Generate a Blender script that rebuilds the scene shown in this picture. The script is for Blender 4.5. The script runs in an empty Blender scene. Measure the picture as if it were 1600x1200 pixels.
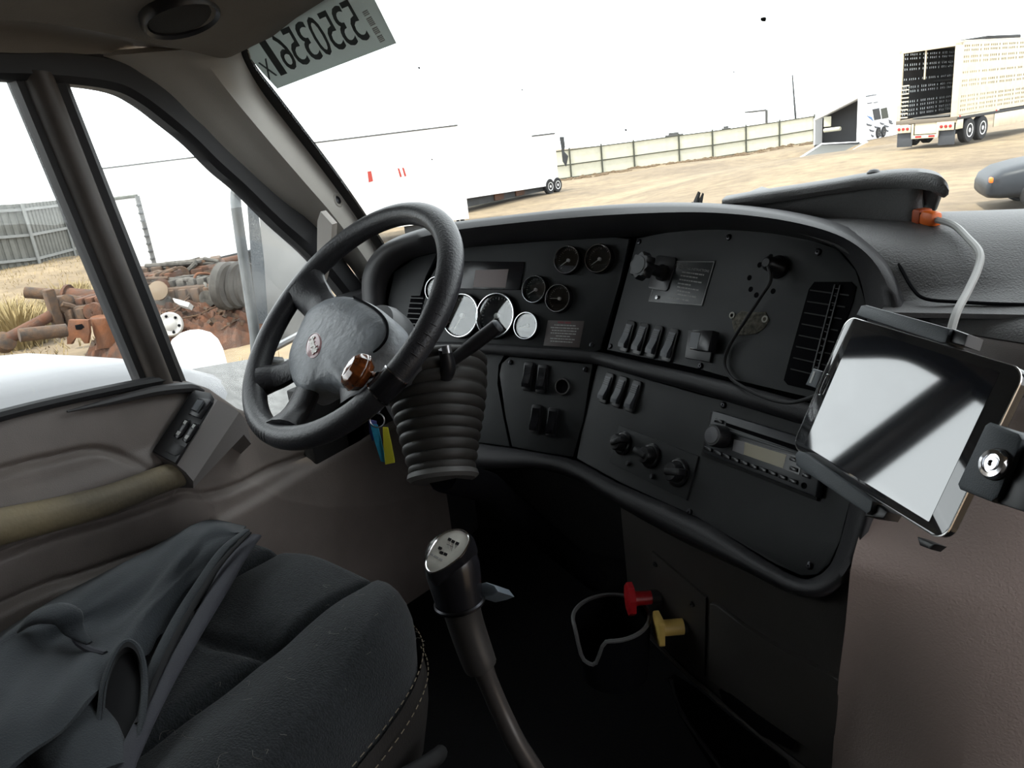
import bpy, bmesh, math, random
import numpy as np
from mathutils import Vector, Matrix
from math import sin, cos, radians, pi, sqrt, atan2
random.seed(7)
SC = bpy.context.scene
COL = SC.collection
# ------------------------------------------------------------------ camera, sky, sun, exposure
# truck axes: x to the passenger side, y forward, z up (metres); cab floor near z = 0.22
FPX = 1180.0
YAW, PITCH, ROLL = radians(34), radians(18.2), radians(6.4)
CAM = Vector((0.34, 0.0, 1.35))
_f = Vector((-sin(YAW) * cos(PITCH), cos(YAW) * cos(PITCH), -sin(PITCH)))
_r0 = Vector((cos(YAW), sin(YAW), 0))
_u0 = _r0.cross(_f)
_r = _r0 * cos(ROLL) - _u0 * sin(ROLL)
_u = _r0 * sin(ROLL) + _u0 * cos(ROLL)
cd = bpy.data.cameras.new('camera')
cd.sensor_width = 36
cd.lens = FPX / 1600 * 36
cd.clip_start = 0.02
cd.clip_end = 2000
cam = bpy.data.objects.new('camera', cd)
COL.objects.link(cam)
cam.matrix_world = Matrix(((_r.x, _u.x, -_f.x, CAM.x), (_r.y, _u.y, -_f.y, CAM.y), (_r.z, _u.z, -_f.z, CAM.z), (0, 0, 0, 1)))
SC.camera = cam
w = bpy.data.worlds.new('hazy_sky')
SC.world = w
w.use_nodes = True
w.node_tree.nodes['Background'].inputs[0].default_value = (0.95, 0.97, 1.0, 1)
w.node_tree.nodes['Background'].inputs[1].default_value = 3.6
sd = bpy.data.lights.new('sun', 'SUN')
sd.energy = 7.0
sd.angle = radians(3)
sd.color = (1, 0.95, 0.86)
sun = bpy.data.objects.new('sun', sd)
COL.objects.link(sun)
sun.rotation_euler = Vector((0.13, 0.42, -0.90)).to_track_quat('-Z', 'Y').to_euler()
vs = SC.view_settings
vs.view_transform = 'Standard'
vs.look = 'None'
vs.exposure = 0.35
vs.gamma = 1.0
vs.use_curve_mapping = False
SC.cycles.use_denoising = True
SC.cycles.max_bounces = 10
SC.cycles.diffuse_bounces = 5
SC.cycles.transparent_max_bounces = 16
SC.cycles.sample_clamp_indirect = 6.0


def ray(px, py):
    return (_f + _r * ((px - 800) / FPX) - _u * ((py - 600) / FPX)).normalized()


def at(px, py, d):
    return CAM + ray(px, py) * d


def hitp(px, py, p, n):
    v = ray(px, py)
    return CAM + v * ((Vector(p) - CAM).dot(n) / v.dot(n))


class Frame:
    """a flat frame in the cab: origin, two axes in the plane, the normal"""
    def __init__(s, o, u, n):
        s.o = Vector(o)
        s.n = Vector(n).normalized()
        u = Vector(u)
        s.u = (u - s.n * u.dot(s.n)).normalized()
        s.v = s.n.cross(s.u)

    def pix(s, px, py, h=0.0):
        return hitp(px, py, s.o + s.n * h, s.n)

    def uv(s, px, py, h=0.0):
        p = s.pix(px, py, h) - s.o
        return (p.dot(s.u), p.dot(s.v))

    def pt(s, a, b, h=0.0):
        return s.o + s.u * a + s.v * b + s.n * h

    def mat(s, a=0, b=0, h=0, rot=0.0):
        u = s.u * cos(rot) + s.v * sin(rot)
        v = s.n.cross(u)
        p = s.pt(a, b, h)
        return Matrix(((u.x, v.x, s.n.x, p.x), (u.y, v.y, s.n.y, p.y), (u.z, v.z, s.n.z, p.z), (0, 0, 0, 1)))


# ------------------------------------------------------------------ materials
MATS = {}


def mat(name, col, rough=0.6, metal=0.0, spec=0.5, noise=None, bump=None, emit=None, coat=0.0, ior=1.45, col2=None, sheen=0.0, detail=4):
    """principled; noise=(scale, amount) mottles towards col2; bump=(scale, distance)"""
    if name in MATS:
        return MATS[name]
    m = bpy.data.materials.new(name)
    MATS[name] = m
    m.use_nodes = True
    nt = m.node_tree
    b = nt.nodes['Principled BSDF']
    b.inputs['Base Color'].default_value = (*col, 1)
    b.inputs['Roughness'].default_value = rough
    b.inputs['Metallic'].default_value = metal
    b.inputs['Specular IOR Level'].default_value = spec
    b.inputs['IOR'].default_value = ior
    b.inputs['Coat Weight'].default_value = coat
    b.inputs['Coat Roughness'].default_value = 0.05
    b.inputs['Sheen Weight'].default_value = sheen
    tc = nt.nodes.new('ShaderNodeTexCoord')
    if noise:
        n = nt.nodes.new('ShaderNodeTexNoise')
        n.inputs['Scale'].default_value = noise[0]
        n.inputs['Detail'].default_value = detail
        nt.links.new(tc.outputs['Object'], n.inputs['Vector'])
        r = nt.nodes.new('ShaderNodeValToRGB')
        c2 = col2 or tuple(c * (1 - noise[1]) for c in col)
        r.color_ramp.elements[0].position = 0.5 - 0.22
        r.color_ramp.elements[1].position = 0.5 + 0.22
        r.color_ramp.elements[0].color = (*c2, 1)
        r.color_ramp.elements[1].color = (*col, 1)
        nt.links.new(n.outputs['Fac'], r.inputs['Fac'])
        nt.links.new(r.outputs['Color'], b.inputs['Base Color'])
    if bump:
        n2 = nt.nodes.new('ShaderNodeTexNoise')
        n2.inputs['Scale'].default_value = bump[0]
        n2.inputs['Detail'].default_value = 3
        nt.links.new(tc.outputs['Object'], n2.inputs['Vector'])
        bp = nt.nodes.new('ShaderNodeBump')
        bp.inputs['Strength'].default_value = 0.6
        bp.inputs['Distance'].default_value = bump[1]
        nt.links.new(n2.outputs['Fac'], bp.inputs['Height'])
        nt.links.new(bp.outputs['Normal'], b.inputs['Normal'])
    if emit:
        b.inputs['Emission Color'].default_value = (*emit[0], 1)
        b.inputs['Emission Strength'].default_value = emit[1]
    return m


def glass_mat(name, tint=(0.93, 0.96, 0.95), rough=0.0, dirt=0.0, ior=1.45):
    m = bpy.data.materials.new(name)
    MATS[name] = m
    m.use_nodes = True
    nt = m.node_tree
    nt.nodes.remove(nt.nodes['Principled BSDF'])
    out = nt.nodes['Material Output']
    tr = nt.nodes.new('ShaderNodeBsdfTransparent')
    tr.inputs[0].default_value = (*tint, 1)
    gl = nt.nodes.new('ShaderNodeBsdfGlossy')
    gl.inputs['Roughness'].default_value = rough
    fr = nt.nodes.new('ShaderNodeFresnel')
    geo = nt.nodes.new('ShaderNodeNewGeometry')
    io = nt.nodes.new('ShaderNodeMapRange')      # same reflectance on entering and leaving the pane
    io.name = 'pane_ior'
    io.inputs['To Min'].default_value = ior
    io.inputs['To Max'].default_value = 1 / ior
    nt.links.new(geo.outputs['Backfacing'], io.inputs['Value'])
    nt.links.new(io.outputs[0], fr.inputs['IOR'])
    mx = nt.nodes.new('ShaderNodeMixShader')
    nt.links.new(fr.outputs[0], mx.inputs[0])
    nt.links.new(tr.outputs[0], mx.inputs[1])
    nt.links.new(gl.outputs[0], mx.inputs[2])
    last = mx
    if dirt:
        df = nt.nodes.new('ShaderNodeBsdfTranslucent')
        df.inputs[0].default_value = (0.8, 0.78, 0.74, 1)
        tc = nt.nodes.new('ShaderNodeTexCoord')
        n = nt.nodes.new('ShaderNodeTexNoise')
        n.inputs['Scale'].default_value = 9
        n.inputs['Detail'].default_value = 8
        nt.links.new(tc.outputs['Object'], n.inputs['Vector'])
        mr = nt.nodes.new('ShaderNodeMapRange')
        mr.inputs['From Min'].default_value = 0.45
        mr.inputs['From Max'].default_value = 0.8
        mr.inputs['To Max'].default_value = dirt
        nt.links.new(n.outputs['Fac'], mr.inputs['Value'])
        m2 = nt.nodes.new('ShaderNodeMixShader')
        nt.links.new(mr.outputs[0], m2.inputs[0])
        nt.links.new(mx.outputs[0], m2.inputs[1])
        nt.links.new(df.outputs[0], m2.inputs[2])
        last = m2
    nt.links.new(last.outputs[0], out.inputs[0])
    return m


# dark moulded plastics of the dash
mat('dash_black', (0.016, 0.016, 0.018), 0.55, bump=(900, 0.0006), noise=(7, 0.35))
mat('dash_rim', (0.026, 0.0255, 0.028), 0.52, spec=0.35, bump=(700, 0.0006), noise=(5, 0.3))
mat('panel_black', (0.0185, 0.0210, 0.0230), 0.55, bump=(1400, 0.0005), noise=(9, 0.4))
mat('black_gloss', (0.010, 0.010, 0.012), 0.22)
mat('black_satin', (0.013, 0.013, 0.015), 0.38)
mat('black_rubber', (0.011, 0.011, 0.012), 0.7)
mat('black_void', (0.004, 0.004, 0.005), 0.9, spec=0.05)
mat('switch_grey', (0.085, 0.092, 0.102), 0.45)
mat('chrome', (0.75, 0.75, 0.77), 0.12, metal=1)
mat('steel', (0.42, 0.42, 0.43), 0.35, metal=1)
mat('screw_dark', (0.05, 0.05, 0.055), 0.35, metal=1)
mat('dial_dark', (0.012, 0.014, 0.018), 0.5)
mat('needle_white', (0.5, 0.5, 0.48), 0.5)
mat('gauge_glass', (0.005, 0.006, 0.008), 0.03, spec=1.0, ior=1.9)
mat('print_grey', (0.34, 0.34, 0.33), 0.6)
mat('print_white', (0.45, 0.45, 0.44), 0.6)
mat('plate_dark', (0.024, 0.028, 0.030), 0.35)
mat('label_brown', (0.085, 0.070, 0.068), 0.5)
mat('label_red', (0.16, 0.03, 0.04), 0.5)
mat('lcd_pink', (0.150, 0.110, 0.105), 0.3)
mat('lcd_cream', (0.36, 0.32, 0.22), 0.35)
mat('lcd_grey', (0.19, 0.18, 0.19), 0.3)
mat('glue', (0.13, 0.12, 0.09), 0.8, noise=(160, 0.8), bump=(200, 0.003))
mat('washer', (0.36, 0.35, 0.30), 0.5)
# greys and browns of the trim
mat('trim_brown', (0.23, 0.205, 0.18), 0.55, bump=(700, 0.0006), noise=(6, 0.18))
mat('trim_light', (0.40, 0.38, 0.345), 0.5, bump=(800, 0.0005), noise=(5, 0.12))
mat('headliner', (0.165, 0.148, 0.125), 0.9, bump=(300, 0.001), noise=(8, 0.2))
mat('door_panel', (0.205, 0.175, 0.158), 0.5, bump=(600, 0.0008), noise=(7, 0.3))
mat('door_dark', (0.05, 0.048, 0.05), 0.5)
mat('rubber_frame', (0.016, 0.016, 0.018), 0.6)
mat('bar_brown', (0.075, 0.063, 0.056), 0.5, noise=(14, 0.4))
mat('dash_grey', (0.082, 0.081, 0.082), 0.5, bump=(420, 0.0016), noise=(5, 0.15))
mat('dash_grey_smooth', (0.150, 0.132, 0.125), 0.5, bump=(900, 0.0004), noise=(5, 0.15))
mat('console_wall', (0.37, 0.295, 0.268), 0.55, bump=(350, 0.0012), noise=(5, 0.12))
mat('console_dark', (0.060, 0.055, 0.051), 0.55, bump=(600, 0.0006), noise=(6, 0.25))
mat('floor_mat', (0.006, 0.006, 0.0065), 0.9, spec=0.1, bump=(200, 0.002))
mat('armrest_worn', (0.25, 0.20, 0.115), 0.6, noise=(5.5, 0.6), col2=(0.075, 0.068, 0.056), bump=(120, 0.0015), detail=8)
mat('switch_cover', (0.20, 0.185, 0.18), 0.45, bump=(600, 0.0005))
mat('wheel_leather', (0.026, 0.026, 0.030), 0.42, bump=(260, 0.0012), noise=(18, 0.35))
mat('hub_worn', (0.21, 0.226, 0.245), 0.45, bump=(90, 0.003), noise=(20, 0.5), detail=10)
mat('emblem_red', (0.20, 0.055, 0.06), 0.3, coat=0.5)
mat('emblem_cream', (0.80, 0.77, 0.72), 0.4)
mat('boot_rubber', (0.028, 0.026, 0.024), 0.55)
mat('red_plastic', (0.42, 0.012, 0.018), 0.4)
mat('yellow_plastic', (0.62, 0.43, 0.12), 0.45)
mat('tag_blue', (0.03, 0.30, 0.50), 0.5, noise=(120, 0.3))
mat('tag_purple', (0.09, 0.10, 0.30), 0.5)
mat('tag_yellow', (0.45, 0.44, 0.03), 0.5)
mat('seat_fabric', (0.0165, 0.020, 0.0235), 0.95, bump=(380, 0.004), noise=(170, 0.55), sheen=0.08)
mat('seat_side', (0.016, 0.014, 0.013), 0.7, bump=(300, 0.001))
mat('stitch', (0.16, 0.13, 0.09), 0.8)
mat('lint', (0.14, 0.135, 0.12), 0.8)
mat('jacket', (0.026, 0.032, 0.038), 0.95, bump=(420, 0.0015), noise=(9, 0.35), sheen=0.1)
mat('jacket_trim', (0.032, 0.033, 0.042), 0.85, bump=(500, 0.001))
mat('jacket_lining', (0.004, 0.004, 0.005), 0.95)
mat('tablet_black', (0.012, 0.013, 0.016), 0.10, spec=0.6)
mat('tablet_screen', (0.010, 0.012, 0.017), 0.045, spec=1.0, ior=1.75)
mat('tablet_edge', (0.55, 0.54, 0.53), 0.25, metal=1)
mat('holder_grey', (0.045, 0.056, 0.066), 0.5, bump=(900, 0.0004))
mat('orange_plastic', (0.80, 0.15, 0.015), 0.4)
mat('cable_grey', (0.30, 0.30, 0.29), 0.5)
mat('shift_plate', (0.60, 0.59, 0.53), 0.35, noise=(60, 0.25))
mat('selector_grey', (0.10, 0.12, 0.14), 0.4)
# outdoors
mat('white_paint', (0.82, 0.82, 0.82), 0.5)
mat('white_panel', (0.74, 0.74, 0.75), 0.55)
mat('trailer_cream', (0.60, 0.52, 0.39), 0.5, noise=(3, 0.2))
mat('trailer_dark', (0.035, 0.035, 0.037), 0.8)
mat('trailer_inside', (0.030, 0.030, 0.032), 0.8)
mat('under_dark', (0.035, 0.037, 0.040), 0.8, noise=(3, 0.4))
mat('tyre', (0.018, 0.018, 0.020), 0.85, noise=(10, 0.3))
mat('tyre_dusty', (0.050, 0.046, 0.042), 0.9, noise=(8, 0.5))
mat('fence_far', (0.52, 0.50, 0.40), 0.7, noise=(2, 0.12))
mat('fence_post', (0.045, 0.047, 0.035), 0.7)
mat('fence_grey', (0.115, 0.115, 0.104), 0.6, noise=(4, 0.25))
mat('fence_rail', (0.19, 0.195, 0.19), 0.5, noise=(6, 0.2))
mat('rust', (0.085, 0.031, 0.013), 0.9, noise=(9, 0.7), col2=(0.035, 0.022, 0.016), bump=(40, 0.01), detail=9)
mat('rust_orange', (0.150, 0.052, 0.018), 0.85, noise=(6, 0.5), col2=(0.06, 0.028, 0.016), bump=(40, 0.008), detail=9)
mat('burnt', (0.026, 0.021, 0.018), 0.9, noise=(12, 0.6), col2=(0.085, 0.045, 0.022), bump=(50, 0.01), detail=9)
mat('ash', (0.09, 0.082, 0.072), 0.95, noise=(14, 0.7), bump=(60, 0.01), detail=9)
mat('straw', (0.21, 0.155, 0.070), 0.9)
mat('straw_pale', (0.26, 0.205, 0.105), 0.9)
mat('asphalt_patch', (0.075, 0.062, 0.048), 0.9, noise=(4, 0.3))
mat('silver_paint', (0.085, 0.087, 0.094), 0.4, metal=0.2)
mat('grey_cowl', (0.12, 0.12, 0.12), 0.6, noise=(30, 0.5))
mat('painted_reflection_grey', (0.23, 0.225, 0.215), 0.25)  # even grey stands in for what the mirror glass would reflect
mat('tube_grey', (0.075, 0.080, 0.085), 0.45, noise=(20, 0.4))
mat('cloth_white', (0.30, 0.29, 0.28), 0.9)
mat('blue_stripe', (0.05, 0.16, 0.42), 0.5)
mat('grey_stripe', (0.05, 0.055, 0.07), 0.5)
mat('lamp_red', (0.35, 0.02, 0.02), 0.4)
mat('car_dark', (0.022, 0.025, 0.03), 0.45, spec=0.25)
mat('roof_grey', (0.06, 0.06, 0.06), 0.7)
glass_mat('window_glass', (0.93, 0.955, 0.95))
glass_mat('window_glass_dusty', (0.93, 0.955, 0.95), dirt=0.05)
# ------------------------------------------------------------------ mesh helpers
def mesh_of(bm, name, angle=40):
    bmesh.ops.recalc_face_normals(bm, faces=bm.faces[:])
    me = bpy.data.meshes.new(name)
    bm.to_mesh(me)
    bm.free()
    me.polygons.foreach_set('use_smooth', [True] * len(me.polygons))
    me.set_sharp_from_angle(angle=radians(angle))
    return me


WORLD = {}


def link(name, me, m, M=None, parent=None, label=None, cat=None, group=None, kind=None):
    """one mesh object; without M the mesh is in world space and its origin moves to its middle"""
    if m:
        mm = MATS[m] if isinstance(m, str) else m
        if not me.materials:
            me.materials.append(mm)
    o = bpy.data.objects.new(name, me)
    if M is None:
        n = len(me.vertices)
        co = np.empty(n * 3)
        me.vertices.foreach_get('co', co)
        co = co.reshape(-1, 3)
        c = (co.min(0) + co.max(0)) / 2
        me.vertices.foreach_set('co', (co - c).ravel())
        me.update()
        M = Matrix.Translation(Vector(c))
    COL.objects.link(o)
    place(o, M, parent)
    props(o, label, cat, group, kind)
    return o


def place(o, M, parent):
    WORLD[o.name] = M.copy()
    if parent is not None:
        o.parent = parent
        o.matrix_local = WORLD[parent.name].inverted() @ M
    else:
        o.matrix_world = M


def props(o, label=None, cat=None, group=None, kind=None):
    for k, v in (('label', label), ('category', cat), ('group', group), ('kind', kind)):
        if v:
            o[k] = v


def part(name, bm, m, parent=None, label=None, cat=None, group=None, kind=None, angle=40):
    return link(name, mesh_of(bm, name, angle), m, None, parent, label, cat, group, kind)


def empty(name, loc, label, cat, group=None, kind=None, M=None):
    o = bpy.data.objects.new(name, None)
    o.empty_display_size = 0.05
    COL.objects.link(o)
    place(o, M if M is not None else Matrix.Translation(Vector(loc)), None)
    props(o, label, cat, group, kind)
    return o


def B():
    return bmesh.new()


def join(bm, tmp, M=None):
    if M is not None:
        tmp.transform(M)
    me = bpy.data.meshes.new('t')
    tmp.to_mesh(me)
    tmp.free()
    bm.from_mesh(me)
    bpy.data.meshes.remove(me)
    return bm


def bevel(bm, w, seg=2, edges=None):
    if w > 0:
        bmesh.ops.bevel(bm, geom=(edges or bm.edges[:]), offset=w, segments=seg, affect='EDGES', profile=0.5, clamp_overlap=True)


def box(bm, c, s, M=None, bev=0.0, seg=2):
    t = B()
    bmesh.ops.create_cube(t, size=1, matrix=Matrix.Diagonal((s[0], s[1], s[2], 1)))
    bevel(t, bev, seg)
    t.transform(Matrix.Translation(Vector(c)))
    return join(bm, t, M)


def prism(bm, pts, h0, h1, M=None, bev=0.0, seg=2):
    """polygon (a, b) pushed from h0 to h1 in the frame matrix M; bevels the h1 border"""
    t = B()
    lo = [t.verts.new((p[0], p[1], h0)) for p in pts]
    hi = [t.verts.new((p[0], p[1], h1)) for p in pts]
    n = len(pts)
    t.faces.new(lo[::-1])
    top = t.faces.new(hi)
    for i in range(n):
        t.faces.new((lo[i], lo[(i + 1) % n], hi[(i + 1) % n], hi[i]))
    if bev > 0:
        bevel(t, bev, seg, list(top.edges))
    return join(bm, t, M)


def rrect(w, h, r, n=4, cx=0, cy=0):
    out = []
    for (sx, sy, a0) in ((1, 1, 0), (-1, 1, 90), (-1, -1, 180), (1, -1, 270)):
        for k in range(n + 1):
            a = radians(a0 + 90 * k / n)
            out.append((cx + sx * (w / 2 - r) + r * cos(a), cy + sy * (h / 2 - r) + r * sin(a)))
    return out


def ellipse(rx, ry, n=24, cx=0, cy=0):
    return [(cx + rx * cos(2 * pi * k / n), cy + ry * sin(2 * pi * k / n)) for k in range(n)]


def lathe(bm, prof, M=None, seg=24, cap=True):
    """profile of (r, h) along the frame's normal"""
    t = B()
    rings = []
    for r, h in prof:
        rings.append([t.verts.new((r * cos(2 * pi * k / seg), r * sin(2 * pi * k / seg), h)) for k in range(seg)])
    for a, b in zip(rings, rings[1:]):
        for k in range(seg):
            t.faces.new((a[k], a[(k + 1) % seg], b[(k + 1) % seg], b[k]))
    if cap:
        t.faces.new(rings[0][::-1])
        t.faces.new(rings[-1])
    return join(bm, t, M)


def cr(pts, n=6, closed=False):
    """catmull-rom through points"""
    P = [Vector(p) for p in pts]
    out = []
    m = len(P)
    rng = range(m if closed else m - 1)
    for i in rng:
        p1, p2 = P[i], P[(i + 1) % m]
        p0 = P[i - 1] if (closed or i > 0) else p1 * 2 - p2
        p3 = P[(i + 2) % m] if (closed or i + 2 < m) else p2 * 2 - p1
        for k in range(n):
            t = k / n
            out.append(0.5 * ((2 * p1) + (p2 - p0) * t + (2 * p0 - 5 * p1 + 4 * p2 - p3) * t * t + (3 * p1 - p0 - 3 * p2 + p3) * t ** 3))
    if not closed:
        out.append(P[-1].copy())
    return out


def tube(bm, pts, r, seg=10, closed=False, flat=None, up=None):
    """tube along points; r a number or a list; flat squeezes it along its side axis"""
    P = [Vector(p) for p in pts]
    n = len(P)
    R = r if isinstance(r, (list, tuple)) else [r] * n
    if len(R) != n:
        R = list(np.interp(np.linspace(0, 1, n), np.linspace(0, 1, len(R)), R))
    rings = []
    prev = Vector(up) if up is not None else None
    for i in range(n):
        if closed:
            t = (P[(i + 1) % n] - P[i - 1])
        else:
            t = P[min(i + 1, n - 1)] - P[max(i - 1, 0)]
        t.normalize()
        if prev is None:
            prev = Vector((0, 0, 1)) if abs(t.z) < 0.9 else Vector((1, 0, 0))
        a = (prev - t * prev.dot(t))
        if a.length < 1e-6:
            a = t.orthogonal()
        a.normalize()
        if up is None:
            prev = a
        b = t.cross(a)
        fl = flat or 1.0
        rings.append([bm.verts.new(P[i] + (a * cos(2 * pi * k / seg) * fl + b * sin(2 * pi * k / seg)) * R[i]) for k in range(seg)])
    m = n if closed else n - 1
    for i in range(m):
        A, C2 = rings[i], rings[(i + 1) % n]
        for k in range(seg):
            bm.faces.new((A[k], A[(k + 1) % seg], C2[(k + 1) % seg], C2[k]))
    if not closed:
        bm.faces.new(rings[0][::-1])
        bm.faces.new(rings[-1])
    return bm


def loft(bm, rows, closed=False, cap0=False, cap1=False):
    """skin over rows of points; closed joins each row's ends"""
    V = [[bm.verts.new(p) for p in r] for r in rows]
    n = len(rows[0])
    for a, b in zip(V, V[1:]):
        for k in range(n if closed else n - 1):
            bm.faces.new((a[k], a[(k + 1) % n], b[(k + 1) % n], b[k]))
    if cap0:
        bm.faces.new(V[0][::-1])
    if cap1:
        bm.faces.new(V[-1])
    return bm


def thicken(bm, t):
    """give an open skin real thickness"""
    bmesh.ops.recalc_face_normals(bm, faces=bm.faces[:])
    bmesh.ops.solidify(bm, geom=bm.faces[:], thickness=t)
    return bm


def dome(bm, pts, M, h_low, h_edge, h_top, rings=6, cap=True):
    """outline polygon with upright sides and a crowned top"""
    t = B()
    n = len(pts)
    cx = sum(p[0] for p in pts) / n
    cy = sum(p[1] for p in pts) / n
    rows = [[(p[0], p[1], h_low) for p in pts]]
    for k in range(rings):
        s = 1 - (k / rings) ** 1.5
        h = h_edge + (h_top - h_edge) * sqrt(max(0, 1 - s ** 2.6))
        rows.append([(cx + (p[0] - cx) * s, cy + (p[1] - cy) * s, h) for p in pts])
    V = [[t.verts.new(p) for p in r] for r in rows]
    for a, b in zip(V, V[1:]):
        for k in range(n):
            t.faces.new((a[k], a[(k + 1) % n], b[(k + 1) % n], b[k]))
    c = t.verts.new((cx, cy, h_top))
    for k in range(n):
        t.faces.new((V[-1][k], V[-1][(k + 1) % n], c))
    if cap:
        t.faces.new(V[0][::-1])
    return join(bm, t, M)


def text_mesh(s, size, depth=0.0004, shear=0.0, width=1.0, bold=0.0):
    cu = bpy.data.curves.new('lettering', 'FONT')
    cu.body = s
    cu.size = size
    cu.align_x = 'CENTER'
    cu.align_y = 'CENTER'
    cu.extrude = depth
    cu.shear = shear
    cu.offset = bold
    cu.resolution_u = 3
    o = bpy.data.objects.new('lettering', cu)
    COL.objects.link(o)
    dg = bpy.context.evaluated_depsgraph_get()
    me = bpy.data.meshes.new_from_object(o.evaluated_get(dg))
    bpy.data.objects.remove(o)
    bpy.data.curves.remove(cu)
    if width != 1.0:
        me.transform(Matrix.Diagonal((width, 1, 1, 1)))
    return me


def word_mesh(width, height, seed):
    """a line of print too small to read: word-long dashes"""
    rs = random.Random(seed)
    bm = bmesh.new()
    x = -width / 2
    while x < width / 2 - height:
        w_ = min(height * rs.uniform(1.2, 4.2), width / 2 - x)
        prism(bm, [(x, -height / 2), (x + w_, -height / 2), (x + w_, height / 2), (x, height / 2)], -0.0001, 0.0001)
        x += w_ + height * 0.6
    return mesh_of(bm, 'print_line')


def axis_mat(p, z, x=(1, 0, 0)):
    z = Vector(z).normalized()
    x = Vector(x)
    x = (x - z * x.dot(z))
    if x.length < 1e-5:
        x = z.orthogonal()
    x.normalize()
    y = z.cross(x)
    return Matrix(((x.x, y.x, z.x, p[0]), (x.y, y.y, z.y, p[1]), (x.z, y.z, z.z, p[2]), (0, 0, 0, 1)))


def rotz(a):
    return Matrix.Rotation(a, 4, 'Z')


def T(x, y, z):
    return Matrix.Translation((x, y, z))
# ------------------------------------------------------------------ the cab: floor, roof, walls, windscreen, pillar, door
FZ = 0.22
bm = B()
box(bm, (0, 0.0, FZ - 0.03), (2.1, 3.5, 0.06), bev=0.004)
# floor tunnel hump forward and firewall
part('floor', bm, 'floor_mat', kind='structure')
bm = B()
box(bm, (0, 1.66, 0.60), (2.1, 0.06, 0.9), bev=0.004)
part('wall_front', bm, 'black_rubber', kind='structure')
bm = B()
box(bm, (-0.44, 1.53, 1.045), (1.18, 0.34, 0.03), bev=0.004)  # unseen cowl slab, added to stop windscreen light leaking under the dash
part('cowl_light_block', bm, 'black_rubber', kind='structure')
bm = B()
box(bm, (-0.965, 1.40, 0.62), (0.05, 0.46, 0.82), bev=0.004)  # dash side boxes, added to keep vent window light out of the footwell
box(bm, (-0.965, 1.15, 0.54), (0.05, 0.17, 0.64), bev=0.004)
part('dash_side_light_block', bm, 'black_rubber', kind='structure')
bm = B()
box(bm, (0, -1.72, 1.1), (2.1, 0.05, 1.8), bev=0.004)
part('wall_back', bm, 'headliner', kind='structure')
# left wall behind the door and the right-hand side with its open doorway, enlarged to light the console wall
bm = B()
box(bm, (-1.03, -0.86, 1.1), (0.05, 1.72, 1.8), bev=0.004)
part('wall_left', bm, 'headliner', kind='structure')
bm = B()
box(bm, (1.03, -0.70, 1.1), (0.05, 2.04, 1.8), bev=0.004)
box(bm, (1.03, 1.28, 0.62), (0.05, 0.68, 0.80), bev=0.004)
box(bm, (1.03, 0.60, 1.58), (0.05, 1.0, 0.12), bev=0.004)
tube(bm, [(1.03, 0.84, 1.56), (1.03, 1.08, 1.34), (1.03, 1.42, 0.98)], 0.04, seg=8)
wr = part('wall_right', bm, 'trim_brown', kind='structure')
bm = B()
prism(bm, [(0.96, 1.0), (1.40, 1.0), (1.05, 1.36), (0.96, 1.44)], -0.002, 0.002, Matrix(((0, 0, 1, 1.03), (1, 0, 0, 0), (0, 1, 0, 0), (0, 0, 0, 1))))
part('window_3', bm, 'window_glass', kind='structure')

# --- windscreen plane
WF = Frame((-0.9, 1.33, 1.187), (1, 0, 0), (0, -0.82, -0.572))
edge_px = [(622, 420), (600, 385), (565, 330), (520, 266), (470, 200), (430, 148), (402, 112), (389, 88), (388, 68), (402, 48), (440, 24), (530, -12)]
edge = [WF.uv(*q) for q in edge_px]
topv = edge[-1][1]
gl = [Vector((a, b, 0)) for a, b in edge]
gl = [(p.x, p.y) for p in cr(gl, 4)]
right = [(1.8 - a, b) for a, b in gl][::-1]
outline = gl + right
bm = B()
prism(bm, outline, -0.004, 0.0, WF.mat())
ws = part('window_1', bm, 'window_glass', kind='structure')
# black ceramic border around the glass
bm = B()
n = len(outline)
cxw = 0.9


def grow(pts, d):
    out = []
    m = len(pts)
    for i in range(m):
        a, b, c = Vector(pts[i - 1]), Vector(pts[i]), Vector(pts[(i + 1) % m])
        t = (c - a).normalized()
        out.append((b.x + t.y * d, b.y - t.x * d))
    return out


g0 = outline
area = sum(outline[i - 1][0] * outline[i][1] - outline[i][0] * outline[i - 1][1] for i in range(n))
sgn = 1 if area > 0 else -1
g1 = grow(outline, 0.028 * sgn)
loft(bm, [[WF.pt(a, b, 0.002) for a, b in g0], [WF.pt(a, b, 0.002) for a, b in g1], [WF.pt(a, b, -0.006) for a, b in g1], [WF.pt(a, b, -0.006) for a, b in g0]], closed=True)
part('glass_border', bm, 'rubber_frame', ws)
bm = B()
dots = B()
prv = None
acc = 0
for i in range(len(gl) - 1):
    a, b = Vector(gl[i]), Vector(gl[i + 1])
    L = (b - a).length
    k = max(1, int(L / 0.0052))
    nrm = Vector((b.y - a.y, a.x - b.x)).normalized() * (-sgn)
    for j in range(k):
        p = a.lerp(b, j / k)
        for row, rr in ((0.002, 0.0016), (0.0058, 0.0011)):
            q = p + nrm * row + (b - a).normalized() * (0.0026 if row > 0.004 else 0)
            prism(dots, ellipse(rr, rr, 5, q.x, q.y), 0.0002, 0.0012)
dots.transform(WF.mat())
part('border_dots', dots, 'rubber_frame', ws, kind='stuff')
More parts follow.
